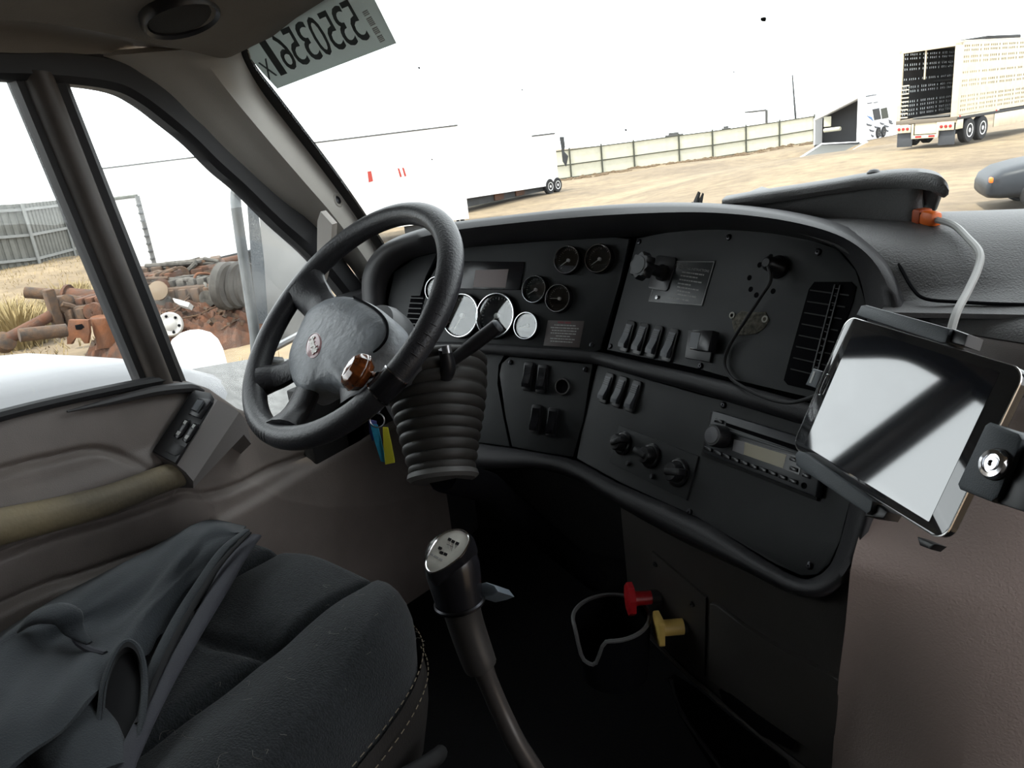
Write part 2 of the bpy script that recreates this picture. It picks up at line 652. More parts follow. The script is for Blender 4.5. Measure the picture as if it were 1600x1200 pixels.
for (px_, py_, rr_) in ((1193, 30, 0.0038), (816, 140, 0.0014), (655, 106, 0.0022), (978, 203, 0.0020), (675, 249, 0.0018), (1147, 112, 0.0010)):
    sb = B()
    a_, b_ = WF.uv(px_, py_)
    prism(sb, [(a_ + rr_ * cos(k * pi / 4) * (1 + 0.3 * sin(k * 2.3)), b_ + rr_ * sin(k * pi / 4) * (1 + 0.25 * cos(k * 1.7))) for k in range(8)], 0.0, 0.0008, WF.mat())
    part('bug_spot', sb, 'black_rubber', ws)

# --- roof lining: overhead shelf over the windscreen, cove above the door
yz_in = [(-0.02, 1.515), (0.4, 1.516), (0.66, 1.515), (0.769, 1.508), (0.846, 1.496), (0.889, 1.474), (0.931, 1.439), (0.976, 1.398), (1.021, 1.345), (1.072, 1.296), (1.138, 1.22), (1.228, 1.125), (1.315, 1.006), (1.40, 0.88)]
yz_out = [(-0.02, 1.556), (0.4, 1.558), (0.672, 1.558), (0.775, 1.562), (0.861, 1.551), (0.905, 1.527), (0.948, 1.497), (0.99, 1.45), (1.035, 1.41), (1.085, 1.35), (1.169, 1.27), (1.265, 1.193), (1.36, 1.05), (1.46, 0.92)]
corner = WF.pix(371, 62)
crease = [hitp(-60, 6, (-0.86, 0, 0), Vector((1, 0, 0))), hitp(0, 8, (-0.86, 0, 0), Vector((1, 0, 0))), hitp(80, 17, (-0.86, 0, 0), Vector((1, 0, 0))), hitp(150, 30, (-0.86, 0, 0), Vector((1, 0, 0))), hitp(240, 50, (-0.865, 0, 0), Vector((1, 0, 0))), hitp(310, 66, (-0.875, 0, 0), Vector((1, 0, 0))), hitp(345, 73, (-0.885, 0, 0), Vector((1, 0, 0))), corner]
cz = [Vector((-0.86, -0.05, crease[0].z + 0.005))] + crease
cz = cr(cz, 4)
top_right = [WF.pt(1.8 - 0.03, topv + 0.01), ]
bm = B()
rows = []
hd0 = WF.pt(edge[-1][0], edge[-1][1] + 0.027)
hdL = [WF.pix(371, 62), WF.pix(384, 46), WF.pix(432, 20), WF.pix(526, -18)]
ymax = corner.y
RISE = WF.pt(0.3, topv + 0.03).z - corner.z
CXS = (-0.82, -0.74, -0.64, -0.5, 0.0, 0.5, 0.64, 0.74, 0.82)


def rise(x):
    return float(np.interp(abs(x), [0, 0.5, 0.64, 0.74, 0.82, 0.87], [RISE + 0.03, RISE + 0.012, RISE, RISE * 0.62, RISE * 0.22, 0.0]))


for p in cz:
    rows.append([p] + [Vector((x, p.y, p.z + rise(x))) for x in CXS] + [Vector((1.0, p.y, p.z - 0.04))])
loft(bm, rows)
# header down to the glass
zc = cz[-1]
hv = cr([hdL[0], hdL[1], hdL[2], hdL[3]], 4)
last = [zc] + [Vector((x, zc.y - 0.03, zc.z + rise(x))) for x in CXS]
hdr = [WF.pix(371, 62)] + [WF.pt(x + 0.9, float(np.interp(abs(x), [0, 0.5, 0.64, 0.74, 0.82, 0.87], [topv + 0.03, topv + 0.026, topv + 0.022, WF.uv(470, 6)[1] + 0.004, WF.uv(405, 32)[1], WF.uv(371, 62)[1]]))) for x in CXS]
loft(bm, [last, hdr])
thicken(bm, 0.02)
ceil = part('ceiling', bm, 'headliner', kind='structure')
bm = B()
box(bm, (0, -0.85, 1.97), (2.1, 1.75, 0.05), bev=0.004)
box(bm, (0, 0.0, 1.80), (2.1, 0.05, 0.34), bev=0.004)
box(bm, (0, 0.6, 1.78), (2.1, 1.2, 0.03), bev=0.004)  # outer roof slab and its two sides: unseen, added to block leaking sky light
box(bm, (-1.06, 0.6, 1.68), (0.03, 1.2, 0.24), bev=0.004)
box(bm, (1.06, 0.6, 1.68), (0.03, 1.2, 0.24), bev=0.004)
part('roof_and_light_block', bm, 'headliner', ceil)
# loudspeaker in the overhead shelf
sp_c = None
for k_ in range(400):
    q_ = CAM + ray(277, 1) * (0.8 + k_ * 0.004)
    if q_.z > float(np.interp(q_.y, [p.y for p in cz], [p.z for p in cz])) + rise(q_.x):
        sp_c = q_
        break
SPK = empty('loudspeaker', sp_c, 'round dark loudspeaker grille in the lining above the driver door', 'loudspeaker')
M = axis_mat(sp_c - Vector((0, 0, 0.022)), (0.3, 0, -1))
bm = B()
lathe(bm, [(0.060, -0.02), (0.062, 0.004), (0.058, 0.010), (0.053, 0.006), (0.053, -0.01)], M, 28)
part('grille_ring', bm, 'black_satin', SPK)
bm = B()
lathe(bm, [(0.052, 0.0), (0.05, 0.004), (0.02, 0.008), (0.001, 0.009)], M, 28)
part('grille', bm, mat('grille_cloth', (0.012, 0.011, 0.010), 0.9, bump=(900, 0.003)), SPK)
# dangling rod of the sun visor
bm = B()
tube(bm, [at(322, -10, 1.42), at(300, 25, 1.45), at(286, 52, 1.50)], 0.004, seg=6)
part('visor_rod', bm, 'black_satin', None, 'thin dark visor rod beside the overhead loudspeaker', 'rod')

# cove between roof and door frame
bm = B()
cr_out = cr([Vector((-1.0, y, z)) for y, z in yz_out[:6]], 4)
tt = np.linspace(0, 1, 30)


def along(P, t):
    L = [0]
    for a, b in zip(P, P[1:]):
        L.append(L[-1] + (b - a).length)
    s = t * L[-1]
    for i in range(len(P) - 1):
        if s <= L[i + 1] + 1e-9:
            return P[i].lerp(P[i + 1], (s - L[i]) / max(1e-9, L[i + 1] - L[i]))
    return P[-1].copy()


# pillar trim between the door frame and the windscreen border
pair = [((160, 80), (371, 62)), ((230, 117), (373, 88)), ((290, 170), (400, 140)), ((350, 231), (446, 200)), ((420, 293), (502, 272)), ((480, 340), (546, 332)), ((540, 400), (592, 405)), ((580, 455), (612, 450))]
Lp = cr([hitp(*a, (-1.0, 0, 0), Vector((1, 0, 0))) for a, b in pair], 5)
Rp = cr([WF.pix(*b, 0.002) for a, b in pair], 5)
rows = []
for a, b in zip(Lp, Rp):
    row = []
    inn = (CAM - (a + b) / 2).normalized()
    for k in range(9):
        t = k / 8
        bul = 0.020 * sin(pi * t) + 0.020 * math.exp(-((t - 0.66) / 0.16) ** 2)
        row.append(a.lerp(b, t) + inn * bul * 0.9)
    rows.append(row)
loft(bm, rows)
PILROW = rows
thicken(bm, 0.012)
pil = part('trim_1', bm, 'trim_light', kind='structure')
bm = B()
A = [p for p in cr([Vector((-1.0, -0.02, 1.556)), Vector((-1.0, 0.4, 1.558)), Vector((-1.0, 0.672, 1.559)), Lp[0]], 8)]
Bq = [along(cz, t) for t in np.linspace(0, 1, len(A))]
rows = []
for i, (a, b) in enumerate(zip(A, Bq)):
    row = []
    for k in range(7):
        t = k / 6
        p = a.lerp(b, t)
        p += Vector((-0.030, 0, 0.018)) * sin(pi * t)
        row.append(p)
    rows.append(row)
loft(bm, rows)
thicken(bm, 0.012)
part('trim_2', bm, 'trim_brown', kind='structure')
# screw recess in the pillar trim
c = at(522, 314, (PILROW[24][6] - CAM).length)
pc = PILROW[24][6]
nn = (CAM - pc).normalized()
from mathutils.bvhtree import BVHTree
_v = [p for r in PILROW for p in r]
_n = len(PILROW[0])
_q = [(i * _n + j, i * _n + j + 1, (i + 1) * _n + j + 1, (i + 1) * _n + j) for i in range(len(PILROW) - 1) for j in range(_n - 1)]
_t = BVHTree.FromPolygons(_v, _q)
c, pn, _i, _d = _t.ray_cast(CAM, ray(522, 314))
if pn.dot(CAM - c) < 0:
    pn = -pn
c = c + pn * 0.012
SP = empty('screw_cap', c, 'round recessed screw hole in the pale windscreen pillar', 'screw')
M = axis_mat(c, pn)
bm = B()
lathe(bm, [(0.0165, -0.006), (0.0165, 0.001), (0.0145, 0.003), (0.012, 0.001), (0.010, -0.003), (0.010, -0.005)], M, 20)
part('recess_ring', bm, 'trim_light', SP)
bm = B()
lathe(bm, [(0.0095, -0.004), (0.0095, 0.0005), (0.003, 0.0025), (0.0005, 0.0025)], M, 14)
part('screw_head', bm, 'screw_dark', SP)
# grab trim wedge at the pillar foot
bm = B()
d0 = 1.62
q = [at(503, 330, d0), at(521, 350, d0 - 0.02), at(519, 382, d0), at(505, 440, d0 + 0.02), at(497, 440, d0 + 0.05), at(498, 345, d0 + 0.03)]
loft(bm, [[p + Vector((-0.004, 0.015, 0)) for p in q], q, [p + Vector((0.0, -0.004, 0)) for p in q]], closed=True, cap0=True, cap1=True)
part('pillar_handle', bm, 'trim_brown', None, 'small pale wedge of trim at the foot of the windscreen pillar', 'trim piece')

# --- driver door
DOOR = empty('door_1', (-1.0, 0.5, 0.3), 'driver door with brown grey panel, armrest and split window', 'door', kind='structure')
XN = Vector((1, 0, 0))


def dy(px, py, x=-1.0):
    p = hitp(px, py, (x, 0, 0), XN)
    return (p.y, p.z)


SILL = [(-0.05, 1.028), (0.508, 1.006), (0.774, 0.975), (0.84, 0.957), (0.885, 0.925), (0.941, 0.859), (1.043, 0.79), (1.2, 0.72), (1.45, 0.66)]


def sill(y):
    return float(np.interp(y, [p[0] for p in SILL], [p[1] for p in SILL]))


def polydist(P, Y, Z):
    D = np.full(Y.shape, 9.0)
    for (y0, z0), (y1, z1) in zip(P, P[1:]):
        dyy, dz = y1 - y0, z1 - z0
        t = np.clip(((Y - y0) * dyy + (Z - z0) * dz) / (dyy * dyy + dz * dz), 0, 1)
        D = np.minimum(D, np.hypot(Y - y0 - t * dyy, Z - z0 - t * dz))
    return D


def sm2(P, n=6):
    return [(p.x, p.y) for p in cr([Vector((a, b, 0)) for a, b in P], n)]


cre_up = sm2([(-0.05, 0.96), (0.2, 0.95), dy(0, 734, -.985), dy(80, 714, -.985), dy(129, 703, -.985), dy(160, 704, -.985), dy(190, 716, -.985), dy(225, 738, -.985), (0.735, 0.80)])
cre_lo = sm2([(0.0, 0.83), dy(0, 853, -.975), dy(150, 808, -.975), dy(270, 769, -.975), dy(300, 770, -.975), dy(345, 760, -.975), dy(420, 730, -.975), dy(480, 709, -.975), dy(545, 680, -.975)])
cre_l2 = sm2([(0.0, 0.76), dy(0, 928, -.975), dy(100, 893, -.975), dy(192, 862, -.975), dy(285, 829, -.975), dy(310, 812, -.975)])
cre_v = [dy(308, 772, -.975), dy(313, 795, -.975), dy(312, 820, -.975)]
NY, NZ = 340, 240
ys = np.linspace(-0.05, 1.42, NY)
sz = np.array([sill(y) for y in ys])
Y = np.repeat(ys[:, None], NZ, 1)
S = np.linspace(0, 1, NZ)[None, :]
Z = FZ + (sz[:, None] - FZ) * S
X = np.full(Y.shape, -1.0)
# general swell, turning in at the sill
X += 0.050 * np.clip((sz[:, None] - Z) / 0.20, 0, 1) ** 0.75
za = np.interp(Y, [0.0, 0.43, 0.68, 0.80], [0.885, 0.855, 0.83, 0.82])
arm = np.exp(-(np.abs(Z - za) / 0.034) ** 4) * (1 / (1 + np.exp((Y - 0.80) / 0.02)))
X += 0.020 * arm
low = 1 / (1 + np.exp((Z - np.interp(Y, [p[0] for p in cre_lo], [p[1] for p in cre_lo])) / 0.006))
X += 0.014 * low * (1 - arm)
low2 = 1 / (1 + np.exp((Z - np.interp(Y, [p[0] for p in cre_l2], [p[1] for p in cre_l2])) / 0.004))
X += 0.016 * low2
pock = 1 / (1 + np.exp((Z - np.interp(Y, [p[0] for p in cre_up[:-6]], [p[1] for p in cre_up[:-6]])) / 0.003)) * (Y < 0.73)
X += 0.006 * pock * (1 - low) * (1 - arm)
for P, wd, dp in ((cre_up, 0.007, 0.012), (cre_lo, 0.007, 0.013), (cre_l2, 0.007, 0.012), (cre_v, 0.006, 0.006)):
    X -= dp * np.exp(-(polydist(P, Y, Z) / wd) ** 2) * (1 - 0.6 * arm)
# kick-panel flare towards the front
X += 0.05 * np.clip((Y - 0.95) / 0.4, 0, 1) ** 1.5
bm = B()
loft(bm, [[(X[i, j], Y[i, j], Z[i, j]) for j in range(NZ)] for i in range(NY)] )
top = [[(X[i, -1], ys[i], sz[i]), (X[i, -1] - 0.02, ys[i], sz[i] + 0.002), (-1.05, ys[i], sz[i] - 0.004), (-1.05, ys[i], FZ)] for i in range(0, NY, 3)]
loft(bm, top)
part('door_panel', bm, 'door_panel', DOOR, angle=60)
# worn sleeve of the armrest
bm = B()
arm_c = [Vector((-0.925, y, float(np.interp(y, [0.0, 0.43, 0.68, 0.80], [0.895, 0.868, 0.838, 0.83])))) for y in (0.0, 0.15, 0.3, 0.43, 0.55, 0.66, 0.74)]
arm_c += [Vector((-0.925, 0.80, 0.835))]
ap = cr([hitp(*q, (-0.925, 0, 0), XN) for q in ((-160, 862), (-60, 838), (0, 823), (100, 800), (180, 777), (245, 752), (285, 737), (302, 722))], 6)
tube(bm, ap, [0.031, 0.030, 0.028, 0.026, 0.025, 0.025, 0.024], seg=20, up=(0, 0, 1))
part('armrest', bm, 'armrest_worn', DOOR, 'yellowed worn armrest')
# window frame band
bm = B()
ci = cr([Vector((-1.0, y, z)) for y, z in yz_in], 5)
co = cr([Vector((-1.0, y, z)) for y, z in yz_out], 5)
rows = []
for a, b in zip(ci, co):
    rows.append([a + Vector((-0.03, 0, 0)), a, a.lerp(b, 0.2) + Vector((0.012, 0, 0)), a.lerp(b, 0.85) + Vector((0.012, 0, 0)), b, b + Vector((-0.03, 0, 0))])
loft(bm, rows, closed=True, cap0=True, cap1=True)
part('window_frame', bm, 'rubber_frame', DOOR)
# division bar
bm = B()
tl, tr_, bl, br = [Vector((0, *dy(*q))) for q in ((33, 110), (84, 115), (237, 606), (274, 604))]


def barrow(x, a, b, u0, u1):
    return [Vector((x, *(a.lerp(b, u).yz))) for u in (u0, u1)]


for (u0, u1, x0, x1, nm, mm) in ((0.0, 1.0, -1.02, -0.982, 'division_bar', 'bar_brown'),):
    bm = B()
    rows = []
    for k in range(9):
        t = k / 8
        a = tl.lerp(bl, t)
        b = tr_.lerp(br, t)
        row = []
        for j in range(9):
            s = j / 8
            p = a.lerp(b, s)
            row.append(Vector((x0 + (x1 - x0) * (0.35 + 0.65 * sin(pi * s) ** 0.5), p.y, p.z)))
        row += [Vector((x0 - 0.02, b.y, b.z)), Vector((x0 - 0.02, a.y, a.z))]
        rows.append(row)
    loft(bm, rows, closed=True, cap0=True, cap1=True)
    part(nm, bm, mm, DOOR)
bm = B()
rows = []
for k in range(9):
    t = k / 8
    a = tr_.lerp(br, t)
    b = Vector((0, *dy(108, 120))).lerp(Vector((0, *dy(297, 602))), t)
    rows.append([Vector((-1.03, a.y - .004, a.z)), Vector((-1.005, a.y - .004, a.z)), Vector((-0.998, (a.y + b.y) / 2, (a.z + b.z) / 2)), Vector((-1.008, b.y, b.z)), Vector((-1.03, b.y, b.z))])
loft(bm, rows, closed=True, cap0=True, cap1=True)
part('vent_seal', bm, 'rubber_frame', DOOR)
bm = B()
rows = []
for k in range(9):
    t = k / 8
    a = tl.lerp(bl, t)
    rows.append([Vector((-1.035, a.y - .012, a.z)), Vector((-1.008, a.y - .010, a.z)), Vector((-1.004, a.y + .006, a.z)), Vector((-1.035, a.y + .006, a.z))])
loft(bm, rows, closed=True, cap0=True, cap1=True)
part('glass_channel', bm, 'rubber_frame', DOOR)
# panes
MYZ = Matrix(((0, 0, 1, -1.022), (1, 0, 0, 0), (0, 1, 0, 0), (0, 0, 0, 1)))
bm = B()
prism(bm, [(-0.02, 1.0), (0.50, 0.99), (0.80, 0.95), (0.735, 1.52), (-0.02, 1.53)], -0.002, 0.002, MYZ)
part('pane', bm, 'window_glass', DOOR)
bm = B()
vent = [(0.80, 0.94), (0.90, 0.88), (1.05, 0.76), (1.25, 0.68), (1.44, 0.68), (1.42, 0.88)] + [(y + 0.01, z + 0.01) for y, z in yz_in[:2:-1]][1:]
prism(bm, vent, -0.002, 0.002, MYZ)
part('vent_pane', bm, 'window_glass_dusty', DOOR)
# belt seal and sill cap
bm = B()
pts = [Vector((-0.992, y, sill(y) + 0.006)) for y in (-0.05, 0.2, 0.4, 0.55, 0.7, 0.79)]
tube(bm, cr(pts, 4), 0.010, seg=8)
part('belt_seal', bm, 'rubber_frame', DOOR)
bm = B()
pts = [Vector((-0.985 + 0.004, y, sill(y) - 0.012)) for y in (0.60, 0.68, 0.76, 0.83, 0.86)]
tube(bm, cr(pts, 5), [0.002, 0.007, 0.010, 0.011, 0.003], seg=8)
part('sill_cap', bm, 'door_dark', DOOR)
# switch pod at the front of the armrest
sx = lambda px, py, x: hitp(px, py, (x, 0, 0), XN)
P0 = [sx(237, 707, -.960), sx(277, 727, -.900), sx(302, 752, -.880)]
P1 = [sx(303, 610, -.972), sx(340, 625, -.908), sx(374, 644, -.886)]
SWF = Frame((P0[0] + P1[1]) / 2, P1[0] - P0[0], (P0[1] - P0[0]).cross(P1[0] - P0[0]) * (1 if (P0[1] - P0[0]).cross(P1[0] - P0[0]).z > 0 else -1))
bm = B()


def podrow(a, b, c):
    return [a + Vector((-0.05, 0, -0.02)), a, b, b.lerp(c, 0.5) + Vector((0.002, 0, 0.003)), c, c + Vector((-0.008, 0.004, -0.05)), c + Vector((-0.09, 0.02, -0.10))]


r0 = podrow(*P0)
r0[5] = P0[2] + Vector((-0.012, 0.004, -0.018))
r0[6] = P0[2] + Vector((-0.07, 0.01, -0.03))
r1 = podrow(*P1)
r2 = [p + Vector((-0.012, 0.02, -0.03)) for p in r1]
rm = [[a.lerp(b, t) for a, b in zip(r0, r1)] for t in (0, 0.25, 0.5, 0.75, 1)]
loft(bm, rm + [r2], cap0=True, cap1=True)
part('switch_pod', bm, 'switch_cover', DOOR, angle=30)


def pquad(fr, pxs, r=0.0):
    return [fr.uv(*q) for q in pxs]


bm = B()
prism(bm, pquad(SWF, [(239, 706), (275, 725), (307, 674), (338, 628), (330, 615), (306, 611), (296, 620)]), -0.004, 0.003, SWF.mat(), bev=0.001)
pl = part('switch_plate', bm, 'black_satin', DOOR)


def swquad(name, pxs, h, m, par, bev=0.0015):
    bm = B()
    prism(bm, pquad(SWF, pxs), 0.002, h, SWF.mat(), bev=bev)
    return part(name, bm, m, par)


swquad('mirror_switch', [(296, 649), (316, 657), (333, 632), (331, 626), (311, 624)], 0.006, 'black_gloss', DOOR)
swquad('mirror_knob', [(302, 644), (311, 648), (322, 631), (312, 629)], 0.012, 'switch_grey', DOOR)
for dx, dyy in ((0, 0), (13, 6)):
    w1 = swquad('window_switch', [(273 + dx, 683 + dyy), (279 + dx, 688 + dyy), (286 + dx, 684 + dyy), (299 + dx, 664 + dyy), (299 + dx, 658 + dyy), (291 + dx, 657 + dyy), (285 + dx, 663 + dyy)], 0.006, 'black_gloss', DOOR)
    b1 = B()
    prism(b1, pquad(SWF, [(277 + dx, 681 + dyy), (281 + dx, 683 + dyy), (285 + dx, 678 + dyy), (280 + dx, 676 + dyy)]), 0.006, 0.0066, SWF.mat())
    prism(b1, pquad(SWF, [(288 + dx, 664 + dyy), (291 + dx, 666 + dyy), (295 + dx, 661 + dyy), (291 + dx, 659 + dyy)]), 0.006, 0.0066, SWF.mat())
    part('switch_mark', b1, 'print_white', w1)
swquad('blank_cover', [(258, 706), (275, 714), (283, 711), (290, 700), (272, 692)], 0.0042, 'black_satin', DOOR, 0.0006)
# ------------------------------------------------------------------ dashboard
glass_mat('lens_glass', (0.97, 0.98, 0.98), 0.02, ior=1.75)
lA = radians(22)
nA = Vector((0, -cos(lA), sin(lA)))
S1 = hitp(992, 375, at(880, 430, 1.45), nA)
S2 = hitp(905, 700, at(880, 430, 1.45), nA)
AF = Frame(S1, (1, 0, 0), nA)
bdir = Vector((cos(radians(27)), -sin(radians(27)), 0))
nB = bdir.cross(S1 - S2).normalized()
if nB.y > 0:
    nB = -nB
BF = Frame(S1, bdir, nB)


def surf(px, py, h=0.0):
    a = AF.pix(px, py, h)
    b = BF.pix(px, py, h)
    v = ray(px, py)
    da, db = (a - CAM).dot(v), (b - CAM).dot(v)
    return a if da < db else b


def plate(name, fr, pxs, h0, h1, m, parent, bev=0.0, label=None, smooth=0, kind=None):
    uv = [fr.uv(px, py, h1) for px, py in pxs]
    if smooth:
        uv = [(p.x, p.y) for p in cr([Vector((a, b, 0)) for a, b in uv], smooth, True)]
    bm = B()
    prism(bm, uv, h0, h1, fr.mat(), bev=bev)
    return part(name, bm, m, parent, label, kind=kind)


DASH = empty('dashboard', (-0.3, 1.2, 0.75), 'wraparound black driver dashboard with gauges, switches and padded rim', 'dashboard')
loop = [((566, 475), (602, 475)), ((566, 432), (604, 445)), ((580, 400), (620, 418)), ((612, 374), (655, 400)), ((680, 352), (720, 388)), ((780, 338), (800, 379)), ((900, 325), (905, 373)), ((1000, 319), (1000, 367)), ((1100, 320), (1100, 359)), ((1200, 330), (1190, 363)), ((1290, 350), (1262, 375)), ((1350, 380), (1308, 389)), ((1392, 425), (1338, 422)), ((1416, 490), (1352, 470)), ((1420, 565), (1356, 535)), ((1408, 660), (1350, 640)), ((1388, 740), (1338, 730)), ((1366, 815), (1326, 794)), ((1346, 872), (1312, 848)), ((1318, 915), (1297, 883)), ((1280, 934), (1276, 901)), ((1232, 926), (1250, 904)), ((1165, 893), (1200, 878)), ((1060, 843), (1090, 810)), ((965, 790), (970, 757)), ((895, 748), (900, 720)), ((835, 732), (850, 709)), ((780, 732), (800, 701)), ((715, 728), (735, 690)), ((640, 690), (660, 660)), ((590, 610), (620, 590)), ((568, 530), (602, 530))]
brow = [1 if (k < 3 or k > 14) else 1.0 + 1.1 * sin(pi * (k - 3) / 11) ** 0.6 for k in range(len(loop))]
brow = [1, 1.2, 1.5, 1.8, 2.0, 2.1, 2.1, 2.1, 2.0, 1.9, 1.8, 1.6, 1.4, 1.2, 1, 1, 1, 1, 1, 1, 1, 1, 1, 1, 1, 1, 1, 1, 1, 1, 1, 1]


def lp(t, h):
    out = []
    for k, (o, i) in enumerate(loop):
        x = i[0] + (o[0] - i[0]) * t
        y = i[1] + (o[1] - i[1]) * t
        hh = h[0] + h[1] * (brow[k] - 1)
        out.append(surf(x, y, hh))
    return cr(out, 5, True)


bm = B()
L0b = lp(-0.05, (-0.02, 0))
L0 = lp(0.0, (0.002, 0.0))
L1 = lp(0.18, (0.012, 0.012))
L2 = lp(0.42, (0.022, 0.03))
L3 = lp(0.70, (0.024, 0.042))
L4 = lp(0.90, (0.018, 0.040))
L5 = lp(1.0, (0.004, 0.03))
zmid = 0.98
L6 = [p + Vector((0, 0.05, -0.004 if p.z > 1.05 else 0.01)) for p in L5]
L7 = [p + Vector((0, 0.26, -0.10 if p.z > 1.0 else 0.0)) for p in L5]
loft(bm, [L0b, L0, L1, L2, L3, L4, L5, L6, L7], closed=True)
part('dash_rim', bm, 'dash_rim', DASH, angle=75)
# backing behind the panels
bm = B()
for fr, pxs in ((AF, [(590, 470), (600, 400), (720, 375), (1000, 360), (905, 712), (850, 715), (700, 690), (610, 600)]), (BF, [(985, 362), (1100, 352), (1260, 365), (1345, 420), (1362, 520), (1340, 760), (1300, 895), (1250, 912), (1000, 772), (890, 716)])):
    prism(bm, [fr.uv(x, y, -0.016) for x, y in pxs], -0.03, -0.016, fr.mat())
part('panel_backing', bm, 'black_void', DASH)
plate('instrument_panel', AF, [(673, 432), (690, 402), (730, 386), (850, 377), (960, 371), (984, 373), (968, 440), (938, 546), (930, 549), (840, 544), (738, 538), (645, 536)], -0.012, 0, 'panel_black', DASH, 0.0015)
plate('side_panel', AF, [(606, 470), (616, 425), (650, 402), (684, 394), (664, 432), (634, 540), (610, 540)], -0.012, -0.002, 'panel_black', DASH, 0.0015)
plate('switch_panel', BF, [(995, 372), (1040, 364), (1100, 358), (1190, 362), (1262, 374), (1308, 388), (1337, 422), (1352, 470), (1352, 540), (1328, 637), (1250, 617), (1160, 596), (1088, 575), (948, 547)], -0.012, 0, 'panel_black', DASH, 0.0015)
plate('radio_panel', BF, [(934, 570), (1090, 616), (1252, 658), (1346, 682), (1338, 740), (1326, 790), (1312, 845), (1297, 881), (1276, 898), (1252, 900), (1210, 880), (1090, 808), (970, 754), (901, 717), (919, 620)], -0.012, 0, 'panel_black', DASH, 0.0015)
plate('ignition_panel', AF, [(780, 585), (784, 568), (796, 557), (926, 569), (911, 656), (896, 714), (845, 706), (800, 698), (790, 650)], -0.012, 0, 'panel_black', DASH, 0.0015)
plate('knee_panel', AF, [(640, 545), (740, 548), (790, 553), (778, 570), (776, 600), (786, 650), (796, 698), (740, 690), (660, 650)], -0.012, -0.003, 'panel_black', DASH, 0.0015)
# padded rail between the upper and lower panels
bm = B()
rail = [surf(*q, 0.004) for q in ((640, 541), (740, 544), (840, 551), (905, 556), (945, 562), (1000, 577), (1090, 599), (1170, 621), (1260, 647), (1350, 668))]
tube(bm, cr(rail, 6), [0.011] * 4 + [0.012, 0.013, 0.014, 0.015, 0.015, 0.015], seg=12)
part('padded_rail', bm, 'dash_rim', DASH)


def gauge_meshes(R):
    b = B()
    lathe(b, [(R * 1.0, 0), (R * 1.0, 0.010), (R * 0.97, 0.0125), (R * 0.90, 0.0125), (R * 0.86, 0.009), (R * 0.86, 0.003)], None, 36)
    m1 = mesh_of(b, 'bezel')
    b = B()
    lathe(b, [(R * 0.955, 0.0118), (R * 0.945, 0.0142), (R * 0.915, 0.0142), (R * 0.905, 0.0118)], None, 36, cap=False)
    m2 = mesh_of(b, 'chrome_ring')
    b = B()
    lathe(b, [(R * 0.88, 0.0005), (R * 0.88, 0.003), (0.0005, 0.003)], None, 32)
    m3 = mesh_of(b, 'dial')
    b = B()
    box(b, (R * 0.30, 0, 0.0055), (R * 0.75, R * 0.045, 0.001))
    lathe(b, [(R * 0.12, 0.003), (R * 0.12, 0.007), (R * 0.08, 0.008)], None, 12)
    m4 = mesh_of(b, 'needle')
    b = B()
    lathe(b, [(R * 0.89, 0.0085), (R * 0.89, 0.0100)], None, 32)
    m5 = mesh_of(b, 'glass')
    b = B()
    for k in range(25):
        a = radians(225 - 270 * k / 24)
        l = 0.12 if k % 4 == 0 else 0.06
        r1, r2 = R * 0.80, R * (0.80 - l)
        t = 0.012 * R if k % 4 else 0.02 * R
        ca, sa = cos(a), sin(a)
        prism(b, [(r1 * ca - t * sa, r1 * sa + t * ca), (r1 * ca + t * sa, r1 * sa - t * ca), (r2 * ca + t * sa, r2 * sa - t * ca), (r2 * ca - t * sa, r2 * sa + t * ca)], 0.003, 0.0034)
    m6 = mesh_of(b, 'dial_marks')
    for m_, nm in ((m1, 'black_gloss'), (m2, 'chrome'), (m3, 'dial_dark'), (m4, 'needle_white'), (m5, 'lens_glass'), (m6, 'print_grey')):
        m_.materials.append(MATS[nm])
    return m1, m2, m3, m4, m5, m6


def gauge(px, py, ms, needle):
    a, b = AF.uv(px, py, 0.010)
    M = AF.mat(a, b, 0)
    g = link('gauge', ms[0], None, M, DASH)
    link('chrome_ring', ms[1], None, M, g)
    link('dial', ms[2], None, M, g)
    link('dial_marks', ms[5], None, M, g)
    link('needle', ms[3], None, M @ rotz(radians(needle)), g)
    link('glass', ms[4], None, M, g)
    return g


gs = gauge_meshes(0.0275)
gb = gauge_meshes(0.047)
for q in ((886, 406, 215), (935, 404, 215), (835, 452, 210), (872, 466, 180), (822, 509, 195), (681, 452, 200)):
    gauge(q[0], q[1], gs, q[2])
for q in ((720, 493, 240), (774, 493, 230)):
    gauge(q[0], q[1], gb, q[2])
# driver display
plate('display_frame', AF, [(724, 408), (819, 409), (812, 453), (718, 451)], -0.001, 0.003, 'black_gloss', DASH, 0.0008)
plate('display_screen', AF, [(743, 422), (794.5, 420.5), (789.5, 449.5), (739, 448.5)], 0.003, 0.0036, 'lcd_pink', DASH)
# caution label
lb = plate('caution_label', AF, [(856, 500.5), (913, 501.5), (905, 543), (849, 540)], 0, 0.0008, 'label_brown', DASH, 0.0002)
a0, a1 = AF.uv(857, 501), AF.uv(912, 502)
lw = a1[0] - a0[0]
lc = AF.uv(881, 521)
for k, wd in enumerate((0.45, 0.62, 0.80, 0.70, 0.74, 0.40, 0.70, 0.66)):
    me = word_mesh(lw * wd, 0.0036 if k == 0 else 0.0020, k)
    me.materials.append(MATS['label_red' if k == 0 else 'print_grey'])
    link('print_line', me, None, AF.mat(lc[0] + 0.002 - 0.0006 * k, lc[1] + 0.0205 - 0.0052 * k, 0.0010), lb)

